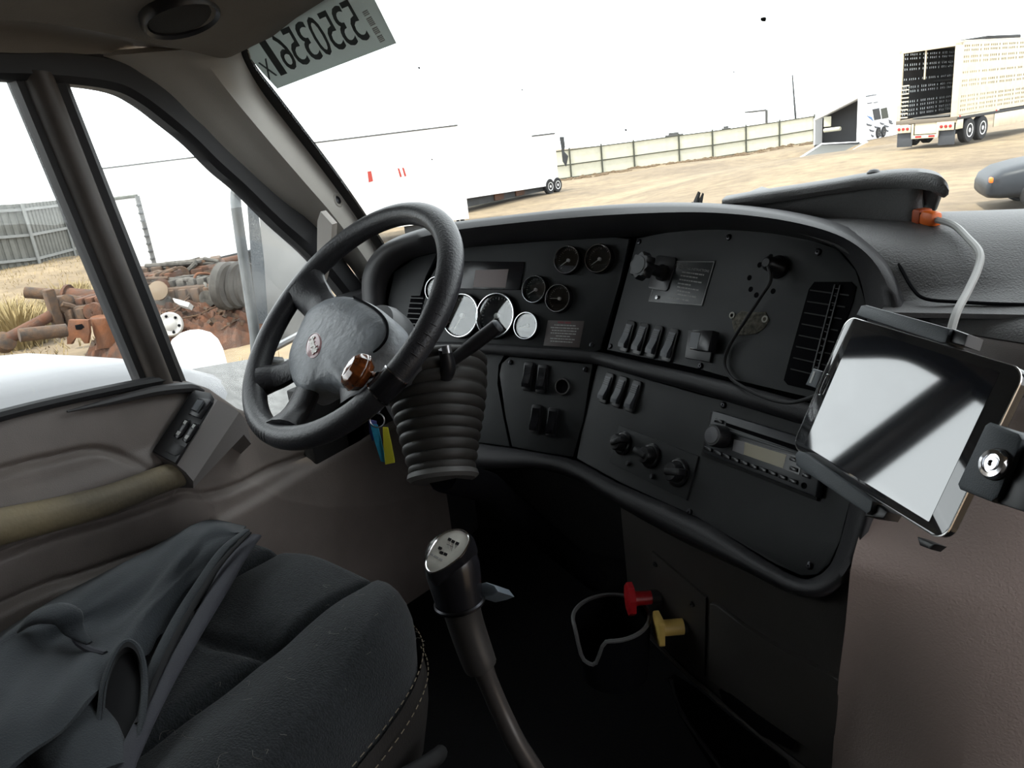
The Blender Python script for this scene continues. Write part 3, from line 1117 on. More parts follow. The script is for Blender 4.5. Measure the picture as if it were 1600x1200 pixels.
# left demister vent beside the gauges
vb = B()
uv0 = [AF.uv(*q, 0) for q in ((642, 462), (664, 462), (650, 534), (628, 534))]
prism(vb, uv0, -0.010, -0.0005, AF.mat(), 0.001)
vt = part('air_vent', vb, 'black_void', DASH)
for k in range(9):
    t = (k + 0.5) / 9
    a = Vector(uv0[0]).lerp(Vector(uv0[3]), t)
    b = Vector(uv0[1]).lerp(Vector(uv0[2]), t)
    s = B()
    box(s, ((a.x + b.x) / 2, (a.y + b.y) / 2, 0.0008), ((b - a).length * 0.94, 0.0022, 0.004))
    s.transform(AF.mat())
    part('slat', s, 'black_satin', vt)


# rocker switches
def rocker_meshes():
    b = B()
    prism(b, rrect(0.0225, 0.056, 0.005), -0.002, 0.005, None, 0.0015)
    m1 = mesh_of(b, 'rocker_switch')
    b = B()
    w = 0.0155
    prof = [(-0.021, 0.004), (-0.021, 0.012), (-0.014, 0.0135), (-0.002, 0.0095), (0.004, 0.0085), (0.021, 0.0065), (0.021, 0.004)]
    loft(b, [[(-w / 2, y, z) for y, z in prof], [(-w / 2 + 0.0, y, z) for y, z in prof], [(w / 2, y, z) for y, z in prof]], closed=True, cap0=True, cap1=True)
    m2 = mesh_of(b, 'rocker', 25)
    b = B()
    for k in range(4):
        box(b, (0, 0.0065 + k * 0.0034, 0.0080 - k * 0.0004), (0.0135, 0.0013, 0.0022))
    m3 = mesh_of(b, 'grip_ribs', 25)
    for m_, nm in ((m1, 'black_satin'), (m2, 'switch_grey'), (m3, 'black_satin')):
        m_.materials.append(MATS[nm])
    return m1, m2, m3


rk = rocker_meshes()


def rocker(fr, px, py, rot=0.0, ms=rk):
    a, b = fr.uv(px, py, 0.006)
    M = fr.mat(a, b, 0, rot)
    s = link('rocker_switch', ms[0], None, M, DASH)
    link('rocker', ms[1], None, M, s)
    link('grip_ribs', ms[2], None, M, s)


for q in ((978.5, 525), (999.5, 529), (1021.5, 533.5), (1045.5, 539)):
    rocker(BF, *q)
for q in ((946, 606), (966.5, 612), (988, 619)):
    rocker(BF, *q)
dk = []
for m_, nm in zip(rk, ('black_satin', 'black_gloss', 'black_gloss')):
    c = m_.copy()
    c.materials.clear()
    c.materials.append(MATS[nm])
    dk.append(c)
for q in ((824, 588), (846, 592), (836, 655), (862, 660)):
    rocker(AF, *q, ms=dk)
# square dimmer module
sq = plate('square_switch', BF, [(1075, 515), (1117, 519), (1108, 566), (1069, 559)], 0, 0.006, 'black_satin', DASH, 0.002)
plate('switch_block', BF, [(1082, 515), (1113, 516), (1106, 549), (1077, 545)], 0.006, 0.022, 'black_gloss', sq, 0.002)
plate('switch_face', BF, [(1080, 519), (1094, 520), (1089, 545), (1076, 542)], 0.022, 0.0226, 'switch_grey', sq)
# power outlet
a, b = AF.uv(880, 604)
M = AF.mat(a, b, 0)
bm = B()
lathe(bm, [(0.0165, 0), (0.0165, 0.003), (0.0155, 0.005), (0.013, 0.005), (0.0125, 0.001)], M, 28, cap=False)
po = part('power_outlet', bm, 'chrome', DASH)
bm = B()
lathe(bm, [(0.0128, -0.0005), (0.0128, 0.0015), (0.001, 0.0005)], M, 24)
part('socket', bm, 'black_void', po)
# screws
b_ = B()
lathe(b_, [(0.0052, 0), (0.0050, 0.0018), (0.0035, 0.003), (0.0016, 0.003), (0.0014, 0.001)], None, 12)
scm = mesh_of(b_, 'screw')
scm.materials.append(MATS['screw_dark'])
for fr, qs in ((BF, [(1139, 371), (1279, 394), (954, 541), (1095, 572), (999, 378), (1131, 633), (1078, 800), (1265, 884)]), (AF, [(798, 566), (915, 577), (925, 539), (741, 528)])):
    for q in qs:
        a, b = fr.uv(*q)
        link('screw', scm, None, fr.mat(a, b, 0), DASH)
# push-pull valve knob with its instruction plate
ip = plate('instruction_plate', BF, [(1032, 407), (1118, 407), (1097, 478.5), (1012, 471.5)], 0, 0.0014, 'plate_dark', DASH, 0.0004)
pu = [BF.uv(*q, 0.0014) for q in ((1034, 409), (1116, 409), (1096, 476.5), (1014, 470))]
bm = B()
for i in range(4):
    p, q = Vector(pu[i]), Vector(pu[(i + 1) % 4])
    t = (q - p).normalized() * 0.0
    nrm = Vector((-(q - p).y, (q - p).x)).normalized() * 0.0005
    prism(bm, [tuple(p + nrm), tuple(q + nrm), tuple(q - nrm), tuple(p - nrm)], 0.0014, 0.0017)
bm.transform(BF.mat())
part('plate_border', bm, 'print_grey', ip)
for k, (s, fx, fy, sz_) in enumerate([('RELEASE VALVE', 0.34, 0.07, 0.0062), ('OPERATING INSTRUCTIONS', 0.66, 0.18, 0.0056), (0.050, 0.68, 0.28, 0), (0.042, 0.64, 0.36, 0), (0.052, 0.68, 0.46, 0), (0.030, 0.58, 0.54, 0), (0.052, 0.68, 0.64, 0), (0.032, 0.62, 0.72, 0), (0.052, 0.68, 0.81, 0), (0.048, 0.56, 0.90, 0)]):
    me = text_mesh(s, sz_, 0.0001) if sz_ else word_mesh(s, 0.0022, k)
    me.materials.append(MATS['print_grey'])
    L_ = Vector(pu[0]).lerp(Vector(pu[3]), fy)
    R_ = Vector(pu[1]).lerp(Vector(pu[2]), fy)
    p = L_.lerp(R_, fx)
    link('lettering' if sz_ else 'print_line', me, None, BF.mat(p.x, p.y, 0.0016), ip)
base = BF.uv(1040, 428)
M = BF.mat(base[0], base[1], 0)
bm = B()
lathe(bm, [(0.014, 0), (0.014, 0.012), (0.0095, 0.016), (0.0095, 0.045)], M, 20)
vk = part('valve_knob', bm, 'black_satin', DASH)
bm = B()
prof = []
t = B()
n = 40
ring = [(0.0215 + 0.0022 * cos(8 * 2 * pi * k / n)) for k in range(n)]
rows = []
for h, s in ((0.044, 0.9), (0.046, 1.0), (0.060, 1.0), (0.063, 0.92)):
    rows.append([(ring[k] * s * cos(2 * pi * k / n), ring[k] * s * sin(2 * pi * k / n), h) for k in range(n)])
loft(t, rows, closed=True, cap0=True, cap1=True)
t.transform(M)
part('knob_head', t, 'black_satin', vk)
bm = B()
lathe(bm, [(0.0155, 0.0625), (0.0150, 0.0640), (0.001, 0.0642)], M, 24)
part('knob_cap', bm, 'plate_dark', vk)
bm = B()
prism(bm, rrect(0.05, 0.058, 0.006), 0, 0.004, M @ T(-0.006, 0.0, 0), 0.001)
part('knob_base', bm, 'black_satin', vk)
for q in ((1031, 427), (1028, 465)):
    a, b = BF.uv(*q)
    bm = B()
    lathe(bm, [(0.0035, 0.001), (0.0035, 0.004), (0.001, 0.0045)], BF.mat(a, b, 0), 10)
    part('plate_screw', bm, 'steel', ip)
# old mounting holes, cord boss and torn-off glue
bm = B()
for q in ((1204, 401), (1187, 414), (1171, 434), (1173, 452), (1208, 455), (1182, 461)):
    a, b = BF.uv(*q)
    lathe(bm, [(0.0042, -0.001), (0.0042, 0.0004), (0.0005, 0.0003)], BF.mat(a, b, 0), 10)
part('drill_holes', bm, 'black_void', DASH)
gp = plate('glue_patch', BF, [(1143, 497), (1158, 486), (1180, 488), (1196, 487), (1202, 500), (1194, 512), (1182, 521), (1168, 523), (1150, 524), (1145, 512)], 0, 0.0015, 'glue', DASH, 0.0004, 'torn patch of dried glue')
for q in ((1145, 493), (1196, 499)):
    a, b = BF.uv(*q)
    bm = B()
    lathe(bm, [(0.0052, 0), (0.0052, 0.0025), (0.0030, 0.0025), (0.0030, 0)], BF.mat(a, b, 0), 14, cap=False)
    part('washer', bm, 'washer', gp)
# tall vent at the right end
vp = [(1272, 440), (1330, 440), (1338, 448), (1333, 470), (1290, 590), (1276, 612), (1230, 601), (1224, 594), (1236, 550), (1263, 452)]
tv = plate('tall_vent', BF, vp, -0.004, 0.0012, 'black_void', DASH, 0.001)
top_, bot_ = Vector(BF.uv(1311, 446)), Vector(BF.uv(1276, 580))
bm = B()
for off in (-0.004, 0.004):
    p, q = top_ + Vector((off, 0)), bot_ + Vector((off, 0))
    prism(bm, [(p.x - 0.0009, p.y), (p.x + 0.0009, p.y), (q.x + 0.0009, q.y), (q.x - 0.0009, q.y)], 0.001, 0.004)
for k in range(12):
    p = top_.lerp(bot_, (k + 0.5) / 12)
    box(bm, (p.x, p.y, 0.0022), (0.008, 0.0010, 0.002))
bm.transform(BF.mat())
part('vent_slider', bm, 'black_satin', tv)
for k in range(8):
    t0 = (k + 0.6) / 8.4
    l = Vector(BF.uv(1268, 445)).lerp(Vector(BF.uv(1232, 592)), t0)
    r_ = Vector(BF.uv(1333, 449)).lerp(Vector(BF.uv(1284, 602)), t0)
    bm = B()
    c = (l + r_) / 2
    box(bm, (c.x, c.y, 0.0012), ((r_ - l).length * 0.97, 0.0016, 0.0022))
    bm.transform(BF.mat())
    part('louvre', bm, 'black_rubber', tv)
# heater control plate with three rotary knobs
hp = plate('heater_plate', BF, [(967, 664), (1091, 713), (1072, 782), (951, 722)], 0, 0.0035, 'panel_black', DASH, 0.0012)
for (px, py, R, ang) in ((970, 692, 0.021, 30), (1014, 712, 0.021, 170), (1056, 738, 0.023, 15)):
    a, b = BF.uv(px, py, 0.01)
    M = BF.mat(a, b, 0.0035)
    bm = B()
    lathe(bm, [(R, 0), (R * 0.98, 0.004), (R * 0.80, 0.006), (R * 0.72, 0.006)], M, 28)
    kb = part('heater_knob', bm, 'black_gloss', DASH)
    bm = B()
    lathe(bm, [(R * 0.70, 0.005), (R * 0.66, 0.018), (R * 0.58, 0.021), (0.001, 0.022)], M, 24)
    box(bm, (R * 0.32, 0, 0.016), (R * 1.35, R * 0.50, 0.020), M @ rotz(radians(ang)), bev=0.003)
    part('pointer_grip', bm, 'black_satin', kb)
for q in ((985, 725), (1023, 745)):
    a, b = BF.uv(*q)
    bm = B()
    lathe(bm, [(0.0045, 0.003), (0.0045, 0.007), (0.003, 0.009)], BF.mat(a, b, 0), 12)
    part('push_button', bm, 'switch_grey', DASH)

# --- radio: a unit of its own slid into the panel
RAD = empty('car_radio', BF.pix(1190, 710), 'black car radio with cream display and round volume knob', 'radio')
R3 = 0.013
plate('faceplate', BF, [(1113, 641), (1287, 694), (1274, 777), (1099, 707)], 0.0005, R3, mat('radio_face', (0.034, 0.037, 0.042), 0.35), RAD, 0.003)
plate('mounting_sleeve', BF, [(1110, 644), (1292, 699), (1276, 783), (1095, 711)], 0.0005, 0.005, 'black_rubber', RAD, 0.001)


def rz(x, y):
    return (1090 + x * 0.1416, 620 + y * 0.1416)


plate('disc_slot', BF, [rz(*q) for q in ((312, 285), (1250, 590), (1240, 650), (308, 322))], R3, R3 + 0.0004, 'black_void', RAD)
plate('trim_strip', BF, [rz(*q) for q in ((130, 300), (1280, 660), (1278, 690), (128, 330))], R3, R3 + 0.0018, 'plate_dark', RAD, 0.0005)
plate('eject_button', BF, [rz(*q) for q in ((190, 238), (275, 258), (265, 295), (178, 275))], R3, R3 + 0.003, 'black_gloss', RAD, 0.0008)
ds = plate('display', BF, [rz(*q) for q in ((390, 450), (1160, 670), (1120, 860), (375, 590))], R3, R3 + 0.0008, 'black_gloss', RAD)
plate('lcd', BF, [rz(*q) for q in ((400, 465), (980, 640), (940, 790), (383, 592))], R3 + 0.0008, R3 + 0.0011, 'lcd_cream', ds)
plate('lcd_icons', BF, [rz(*q) for q in ((400, 465), (520, 500), (505, 640), (383, 592))], R3 + 0.0011, R3 + 0.0013, 'lcd_grey', ds)
bu = B()
for k, q in enumerate([(105, 572), (215, 617), (310, 655), (408, 693), (507, 727), (610, 767), (715, 803), (820, 842), (930, 886), (1045, 930), (1050, 795), (1190, 870), (1050, 690)]):
    w_, h_ = (42, 22)
    pts = [rz(q[0] + dx, q[1] + dy_ + dx * 0.36) for dx, dy_ in ((-w_ * .9, -h_), (w_, -h_), (w_ * .9, h_), (-w_, h_))]
    plate('preset_button', BF, pts, R3, R3 + 0.0035, 'black_gloss', RAD, 0.001)
a, b = BF.uv(1129, 683, R3)
M = BF.mat(a, b, R3)
bm = B()
lathe(bm, [(0.0165, 0), (0.0165, 0.020), (0.0150, 0.0235), (0.012, 0.0235)], M, 28)
vkn = part('volume_knob', bm, 'black_satin', RAD)
bm = B()
lathe(bm, [(0.0128, 0.0230), (0.0120, 0.0250), (0.001, 0.0262)], M, 24)
part('knob_cap', bm, mat('knob_face', (0.10, 0.10, 0.11), 0.4), vkn)
bm = B()
a, b = BF.uv(*rz(1175, 980), R3)
lathe(bm, [(0.0042, 0), (0.0042, 0.001), (0.0026, 0.001), (0.0024, 0.0002)], BF.mat(a, b, R3), 14)
part('aux_jack', bm, 'black_void', RAD)

# --- cord from the upper right of the panel to the tablet
CB = empty('charging_cord', BF.pix(1215, 425), 'thin black charging cord looping across the switch panel to the tablet', 'cord')
a, b = BF.uv(1217, 418)
M = BF.mat(a, b, 0)
bm = B()
lathe(bm, [(0.017, 0), (0.017, 0.005), (0.012, 0.010), (0.010, 0.026), (0.006, 0.03)], M, 20)
part('plug', bm, 'black_satin', CB)
bm = B()
cp = [BF.pt(a, b, 0.026), BF.pix(1204, 438, 0.03), BF.pix(1190, 462, 0.02), BF.pix(1165, 500, 0.010), BF.pix(1140, 540, 0.007), BF.pix(1132, 568, 0.007), BF.pix(1142, 590, 0.012), BF.pix(1162, 605, 0.024), BF.pix(1195, 621, 0.030), BF.pix(1228, 629, 0.035), BF.pix(1256, 625, 0.05), BF.pix(1290, 612, 0.09)]
tube(bm, cr(cp, 8), 0.0026, seg=8)
part('wire', bm, 'black_rubber', CB)
# ------------------------------------------------------------------ passenger side of the dash, dash-top bin, lower console
PD = empty('passenger_dash', (0.6, 1.1, 0.3), 'grey grained passenger side of the dash beside the driver pod', 'dashboard')
prof = [(1.56, 1.00), (1.40, 1.120), (1.28, 1.172), (1.19, 1.186), (1.10, 1.175), (1.03, 1.140), (0.985, 1.118), (0.955, 1.108)]
xs = [0.10, 0.16, 0.22, 0.30, 0.45, 0.7, 1.0]


def prow(pr, x, dz=0.0):
    return [Vector((x, y, z + dz)) for y, z in pr]


pc = [(p.x, p.y) for p in cr([Vector((a, b, 0)) for a, b in prof], 4)]
# the grey dash starts at the outer border of the black rim
rim = [surf(*q, hh) for q, hh in (((1100, 322), 0.036), ((1200, 332), 0.033), ((1290, 352), 0.028), ((1350, 382), 0.02), ((1390, 425), 0.014), ((1412, 490), 0.006), ((1416, 565), 0.004), ((1404, 660), 0.002), ((1384, 740), 0.002), ((1362, 815), 0.002), ((1342, 872), 0.002))]
rimc = cr(rim, 6)
ry = sorted([(p.y, p.x, p.z) for p in rimc[:28]])


def rim_at_y(y):
    return Vector((float(np.interp(y, [r[0] for r in ry], [r[1] for r in ry])), y, float(np.interp(y, [r[0] for r in ry], [r[2] for r in ry]))))


rz_ = sorted([(p.z, p.x, p.y) for p in rimc[24:]])


def rim_at_z(z):
    return Vector((float(np.interp(z, [r[0] for r in rz_], [r[1] for r in rz_])), float(np.interp(z, [r[0] for r in rz_], [r[2] for r in rz_])), z))


def skin(pr, start, far_x=0.985, flange=False):
    rows = []
    for (y, z) in pr:
        st = start(y, z)
        row = [Vector((st.x - 0.004, st.y + 0.07, st.z))] if flange else []
        for k, t in enumerate((0, 0.02, 0.05, 0.10, 0.18, 0.3, 0.5, 0.75, 1.0)):
            e = min(1.0, t / 0.18)
            e = e * e * (3 - 2 * e)
            x = st.x + (far_x - st.x) * t
            row.append(Vector((x, st.y + (y - st.y) * e, st.z + (z - st.z) * e)))
        rows.append(row)
    return rows


bm = B()
loft(bm, skin(pc, lambda y, z: rim_at_y(min(y, 1.23)) + Vector((-0.012, max(0, y - 1.23), -0.012))))
thicken(bm, 0.006)
part('dash_top', bm, 'dash_grey', PD)


def st_lo(y, z):
    p = rim_at_z(min(z, rz_[-1][0]))
    return p + Vector((-0.008, 0.004, 0))


bm = B()
pr2 = [(0.955, 1.106), (0.945, 1.101), (0.930, 1.094), (0.921, 1.085)]
loft(bm, skin(pr2, st_lo))
thicken(bm, 0.006)
part('grained_strip', bm, 'dash_grey', PD)
bm = B()
pr3 = [(0.921, 1.082), (0.915, 1.072), (0.912, 1.045), (0.905, 1.03)]
pr3 = [(p.x, p.y) for p in cr([Vector((a, b, 0)) for a, b in pr3], 4)]
loft(bm, skin(pr3, st_lo))
thicken(bm, 0.006)
part('smooth_band', bm, 'dash_grey_smooth', PD)
bm = B()
LK = Vector((0.208, 0.872, 0.7))
LF = Frame(LK, bdir, Vector((nB.x, nB.y, 0)).normalized() + Vector((0, 0, -0.10)))
EDGE = sorted([(p.z, p.x, p.y) for p in [LF.pix(*q, -0.002) for q in ((1344, 885), (1341, 920), (1335, 980), (1324, 1060), (1312, 1200), (1302, 1400))]])
pr4 = [(0.907, 1.03), (0.900, 1.0), (0.888, 0.96), (0.875, 0.92), (0.862, 0.88), (0.850, 0.84), (0.840, 0.80), (0.830, 0.75), (0.820, 0.68), (0.812, 0.6), (0.805, 0.45), (0.80, FZ)]
pr4 = [(p.x, p.y) for p in cr([Vector((a, b, 0)) for a, b in pr4], 4)]


COMB = sorted(EDGE + [r for r in rz_ if r[0] > EDGE[-1][0] + 0.05])


def st_w(y, z):
    return Vector((float(np.interp(z, [e[0] for e in COMB], [e[1] for e in COMB])) - 0.004, float(np.interp(z, [e[0] for e in COMB], [e[2] for e in COMB])), z))


loft(bm, skin(pr4, st_w, flange=True))
thicken(bm, 0.006)
part('rear_face', bm, 'console_wall', PD)
bm = B()


def pdz(y):
    Yp = [p[0] for p in pc][::-1]
    Zp = [p[1] for p in pc][::-1]
    return float(np.interp(y, Yp, Zp))


def pdp(px, py):
    v = ray(px, py)
    t = 0.5
    while t < 2:
        p = CAM + v * t
        if p.z < pdz(p.y) + 0.001 and p.y > 0.94:
            return p
        t += 0.002
    return CAM + v * 1.0


seam = cr([pdp(*q) for q in ((1330, 356), (1372, 378), (1402, 410), (1424, 448), (1446, 467), (1500, 472), (1560, 475), (1640, 477))], 5)
tube(bm, seam, 0.0022, seg=6)
part('seam', bm, 'black_void', PD)

# dash-top bin with overhanging lid
BIN = empty('dash_bin', (0.1, 1.2, 1.17), 'raised grey dash-top housing with overhanging lid and open right end', 'bin')
dl = 1.28


def bp(px, py, d):
    return at(px, py, d)


# lid: rounded slab seen nearly edge-on
Ltop = [bp(1128, 312, 1.30), bp(1180, 303, 1.27), bp(1280, 288, 1.22), bp(1350, 276, 1.19), bp(1400, 270, 1.16), bp(1440, 269, 1.13), bp(1466, 274, 1.11), bp(1479, 284, 1.105), bp(1483, 296, 1.105)]
zl = Ltop[4].z
lid_lo = [bp(1128, 322, 1.30), bp(1180, 320, 1.27), bp(1280, 306, 1.22), bp(1350, 296, 1.19), bp(1400, 294, 1.16), bp(1440, 296, 1.13), bp(1462, 303, 1.115), bp(1474, 309, 1.11), bp(1482, 304, 1.108)]
bm = B()
A_ = cr(Ltop, 4)
B_ = cr(lid_lo, 4)
bk = Vector((-0.02, 0.13, 0.0))
rows = [[p + bk + Vector((0, 0, -0.035)) for p in B_], [p + bk * 0.4 for p in B_], B_, [p.lerp(q, 0.35) + (CAM - p).normalized() * 0.006 for p, q in zip(B_, A_)], [p.lerp(q, 0.75) + (CAM - p).normalized() * 0.005 for p, q in zip(B_, A_)], A_, [p + bk * 0.35 + Vector((0, 0, 0.001)) for p in A_], [p + bk + Vector((0, 0, -0.016)) for p in A_]]
loft(bm, rows, closed=False)
ends = [[r[0] for r in rows], [r[-1] for r in rows]]
for e in ends:
    vs_ = [bm.verts.new(p) for p in e]
    bm.faces.new(vs_)
bmesh.ops.remove_doubles(bm, verts=bm.verts[:], dist=1e-5)
part('lid', bm, 'dash_grey', BIN, angle=50)
bm = B()
U = [bp(1150, 318, 1.315), bp(1280, 305, 1.24), bp(1350, 296, 1.21), bp(1400, 293, 1.185), bp(1428, 294, 1.17), bp(1440, 298, 1.17)]
Dn = [bp(1150, 335, 1.315), bp(1280, 345, 1.24), bp(1350, 356, 1.20), bp(1400, 366, 1.175), bp(1424, 366, 1.165), bp(1434, 360, 1.168)]
U = cr(U, 4)
Dn = cr(Dn, 4)
rows = [U, [p.lerp(q, 0.5) for p, q in zip(U, Dn)], Dn, [q + Vector((0, 0.02, -0.02)) for q in Dn]]
loft(bm, rows)
# right end returning forward
E0 = [r[-1] for r in rows]
loft(bm, [E0, [p + Vector((0.0, 0.06, 0.0)) for p in E0], [p + Vector((-0.02, 0.14, -0.02)) for p in E0]])
thicken(bm, 0.006)
part('bin_body', bm, 'dash_grey', BIN, angle=50)
bm = B()
lathe(bm, [(0.009, -0.004), (0.009, 0.003), (0.006, 0.006), (0.001, 0.007)], axis_mat(bp(1365, 272, 1.215), (0, 0, 1)), 14)
part('lid_stud', bm, 'black_satin', BIN)
# dark tuft standing on the dash behind the rim
bm = B()
tp = at(1083, 322, 1.62)
for k in range(26):
    a = random.uniform(0, 6.28)
    r_ = random.uniform(0, 0.022)
    q = tp + Vector((r_ * cos(a), r_ * sin(a), -0.02))
    h = 0.034 - r_ * 0.4 + 0.015 * cos(a)
    tube(bm, [q, q + Vector((0.004 * cos(a), 0.0, h * 0.6)), q + Vector((0.003 + 0.008 * cos(a), 0, h))], [0.005, 0.004, 0.001], seg=5)
part('dash_brush', bm, 'black_rubber', None, 'small dark bristly tuft on the dash top behind the rim', 'brush')
# orange connector and its grey cable
OC = empty('orange_connector', at(1452, 342, 1.15), 'orange plug with grey cable at the end of the dash-top housing', 'connector')
p0, p1 = at(1434, 338, 1.165), at(1470, 344, 1.13)
ax = (p1 - p0).normalized()
bm = B()
box(bm, (0, 0, 0.014), (0.022, 0.020, 0.016), axis_mat(p0 - ax * 0.006, ax, (0, 0, 1)), bev=0.003)
part('collar', bm, mat('orange_dark', (0.42, 0.07, 0.012), 0.5), OC)
bm = B()
box(bm, (0, 0, 0.026), (0.019, 0.017, 0.028), axis_mat(p0 - ax * 0.002, ax, (0, 0, 1)), bev=0.005)
part('plug_body', bm, 'orange_plastic', OC)
bm = B()
tube(bm, cr([p0 + ax * 0.030, at(1490, 352, 1.11), at(1512, 372, 1.07), at(1531, 395, 1.03), at(1528, 420, 1.0), at(1512, 455, 0.955), at(1494, 490, 0.91), at(1480, 540, 0.88)], 6), 0.0042, seg=8)
part('cable', bm, 'cable_grey', OC)

# --- lower console turned to the driver
CON = empty('lower_console', (0.05, 0.95, FZ), 'dark lower console below the dash with brake knobs, drawer and cup holder', 'console')
bm = B()
cl = [(968, 790), (1060, 836), (1165, 888), (1240, 915), (1300, 905), (1340, 880), (1342, 920), (1336, 980), (1325, 1060), (1313, 1200), (1303, 1400), (1230, 1180), (1140, 1110), (1040, 1020), (1000, 985), (980, 920)]
prism(bm, [LF.uv(*q) for q in cl], -0.16, 0, LF.mat(), 0.004, 3)
part('console_body', bm, 'console_dark', CON)
plate('valve_plate', LF, [(1018, 862), (1103, 934), (1100, 1058), (1060, 1030), (1014, 988)], 0, 0.004, 'console_dark', CON, 0.001)
dr = plate('drawer', LF, [(1108, 944), (1118, 945), (1160, 978), (1220, 1015), (1300, 1057), (1312, 1064), (1308, 1110), (1300, 1196), (1230, 1148), (1130, 1078), (1106, 1062)], 0, 0.007, 'console_dark', CON, 0.0025)
plate('drawer_pull', LF, [(1122, 1078), (1140, 1084), (1240, 1160), (1236, 1172), (1190, 1150), (1130, 1098)], 0.004, 0.0085, 'black_void', dr, 0.0005)
bm = B()
for q in ((1027, 880), (1085, 942), (1027, 966), (1080, 1030)):
    a, b = LF.uv(*q)
    b2 = B()
    lathe(b2, [(0.005, 0.003), (0.0048, 0.006), (0.003, 0.007), (0.001, 0.0055)], LF.mat(a, b, 0), 12)
    part('screw', b2, 'black_rubber', CON)
# trim strip and lower cubby lip
bm = B()
st = cr([LF.pix(*q, 0.004) for q in ((1012, 990), (1060, 1040), (1120, 1092), (1190, 1150), (1262, 1206))], 5)
tube(bm, st, 0.0045, seg=8)
part('trim_strip', bm, 'console_dark', CON)
bm = B()
cu_ = [(1046, 1058), (1080, 1080), (1150, 1140), (1250, 1220), (1250, 1400), (1140, 1240), (1062, 1112)]
prism(bm, [LF.uv(*q) for q in cu_], -0.02, -0.004, LF.mat() @ T(0, 0, 0.008))
part('cubby', bm, 'black_void', CON)
bm = B()
tube(bm, cr([LF.pix(*q, 0.012) for q in ((1048, 1062), (1060, 1105), (1090, 1150), (1130, 1205), (1190, 1290))], 5), 0.004, seg=8)
part('cubby_lip', bm, 'dash_rim', CON)
# cup holder with a handle notch
cc = at(956, 984, 1.38)
n_ = 60
rows = [[], [], [], []]
for k in range(n_):
    a = 2 * pi * k / n_
    # notch faces back towards the driver
    nd = (a - radians(255) + pi) % (2 * pi) - pi
    cut = 0.055 * math.exp(-(nd / 0.42) ** 4)
    rr = 0.0625
    ex = 0.0
    top_z = cc.z + 0.026 - cut
    rows[0].append(Vector((cc.x + (rr - 0.004) * cos(a), cc.y + (rr - 0.004) * sin(a), cc.z - 0.075)))
    rows[1].append(Vector((cc.x + rr * cos(a), cc.y + rr * sin(a), top_z)))
    rows[2].append(Vector((cc.x + (rr + 0.005) * cos(a), cc.y + (rr + 0.005) * sin(a), top_z)))
    rows[3].append(Vector((cc.x + (rr - 0.004) * cos(a), cc.y + (rr - 0.004) * sin(a), cc.z - 0.085)))
bm = B()
loft(bm, rows, closed=True, cap0=True, cap1=True)
ch = part('cup_holder', bm, 'black_void', CON)
bm = B()
tube(bm, [rows[1][k].lerp(rows[2][k], 0.5) + Vector((0, 0, 0.0005)) for k in range(n_)], 0.0036, seg=6, closed=True)
part('cup_rim', bm, 'dash_grey', ch)
# parking-brake and trailer-air knobs
KAX = (-0.80, -0.58, 0.06)
M = axis_mat(LF.pix(1034, 932), KAX, (0, 0, 1))
KR = empty('brake_knob', M.translation, 'red eight-sided pull knob on the lower console', 'knob')
bm = B()
lathe(bm, [(0.013, 0.003), (0.013, 0.018), (0.009, 0.02)], M, 16)
part('stem', bm, 'black_rubber', KR)
bm = B()
lathe(bm, [(0.0115, 0.012), (0.0125, 0.04), (0.014, 0.052)], M, 16)
part('neck', bm, 'red_plastic', KR)
bm = B()
prism(bm, ellipse(0.029, 0.029, 8), 0.050, 0.061, M @ rotz(pi / 8), 0.003)
part('knob_head', bm, 'red_plastic', KR)
M = axis_mat(LF.pix(1076, 978), KAX, (0, 0, 1))
KY = empty('brake_knob', M.translation, 'yellow square pull knob beside the red knob on the lower console', 'knob')
bm = B()
lathe(bm, [(0.011, 0.003), (0.011, 0.014), (0.009, 0.016)], M, 16)
part('stem', bm, 'black_rubber', KY)
bm = B()
lathe(bm, [(0.0135, 0.010), (0.0135, 0.042), (0.014, 0.048)], M, 16)
part('neck', bm, 'yellow_plastic', KY)
bm = B()
prism(bm, rrect(0.046, 0.046, 0.007), 0.046, 0.056, M @ rotz(0.12), 0.003)
part('knob_head', bm, 'yellow_plastic', KY)
# ------------------------------------------------------------------ steering wheel, column, spinner, stalk, keys
WC = Vector((-0.5334, 0.8458, 1.0983))
WN = Vector((-0.1767, -0.6579, 0.7321)).normalized()
SWH = Frame(WC, (0.966, -0.259, 0), WN)
MW = SWH.mat()
WHEEL = empty('steering_wheel', WC, 'black leather steering wheel with worn grey hub and red oval emblem', 'steering wheel')


def wpt(ang, r, h=0.0):
    return SWH.pt(r * cos(radians(ang)), r * sin(radians(ang)), h)


RR = 0.212
bm = B()
tube(bm, [wpt(k * 3.75, RR) for k in range(96)], [0.0190 + 0.0012 * max(0, sin(radians(k * 3.75 * 2))) for k in range(96)], seg=18, closed=True)
part('rim', bm, 'wheel_leather', WHEEL)
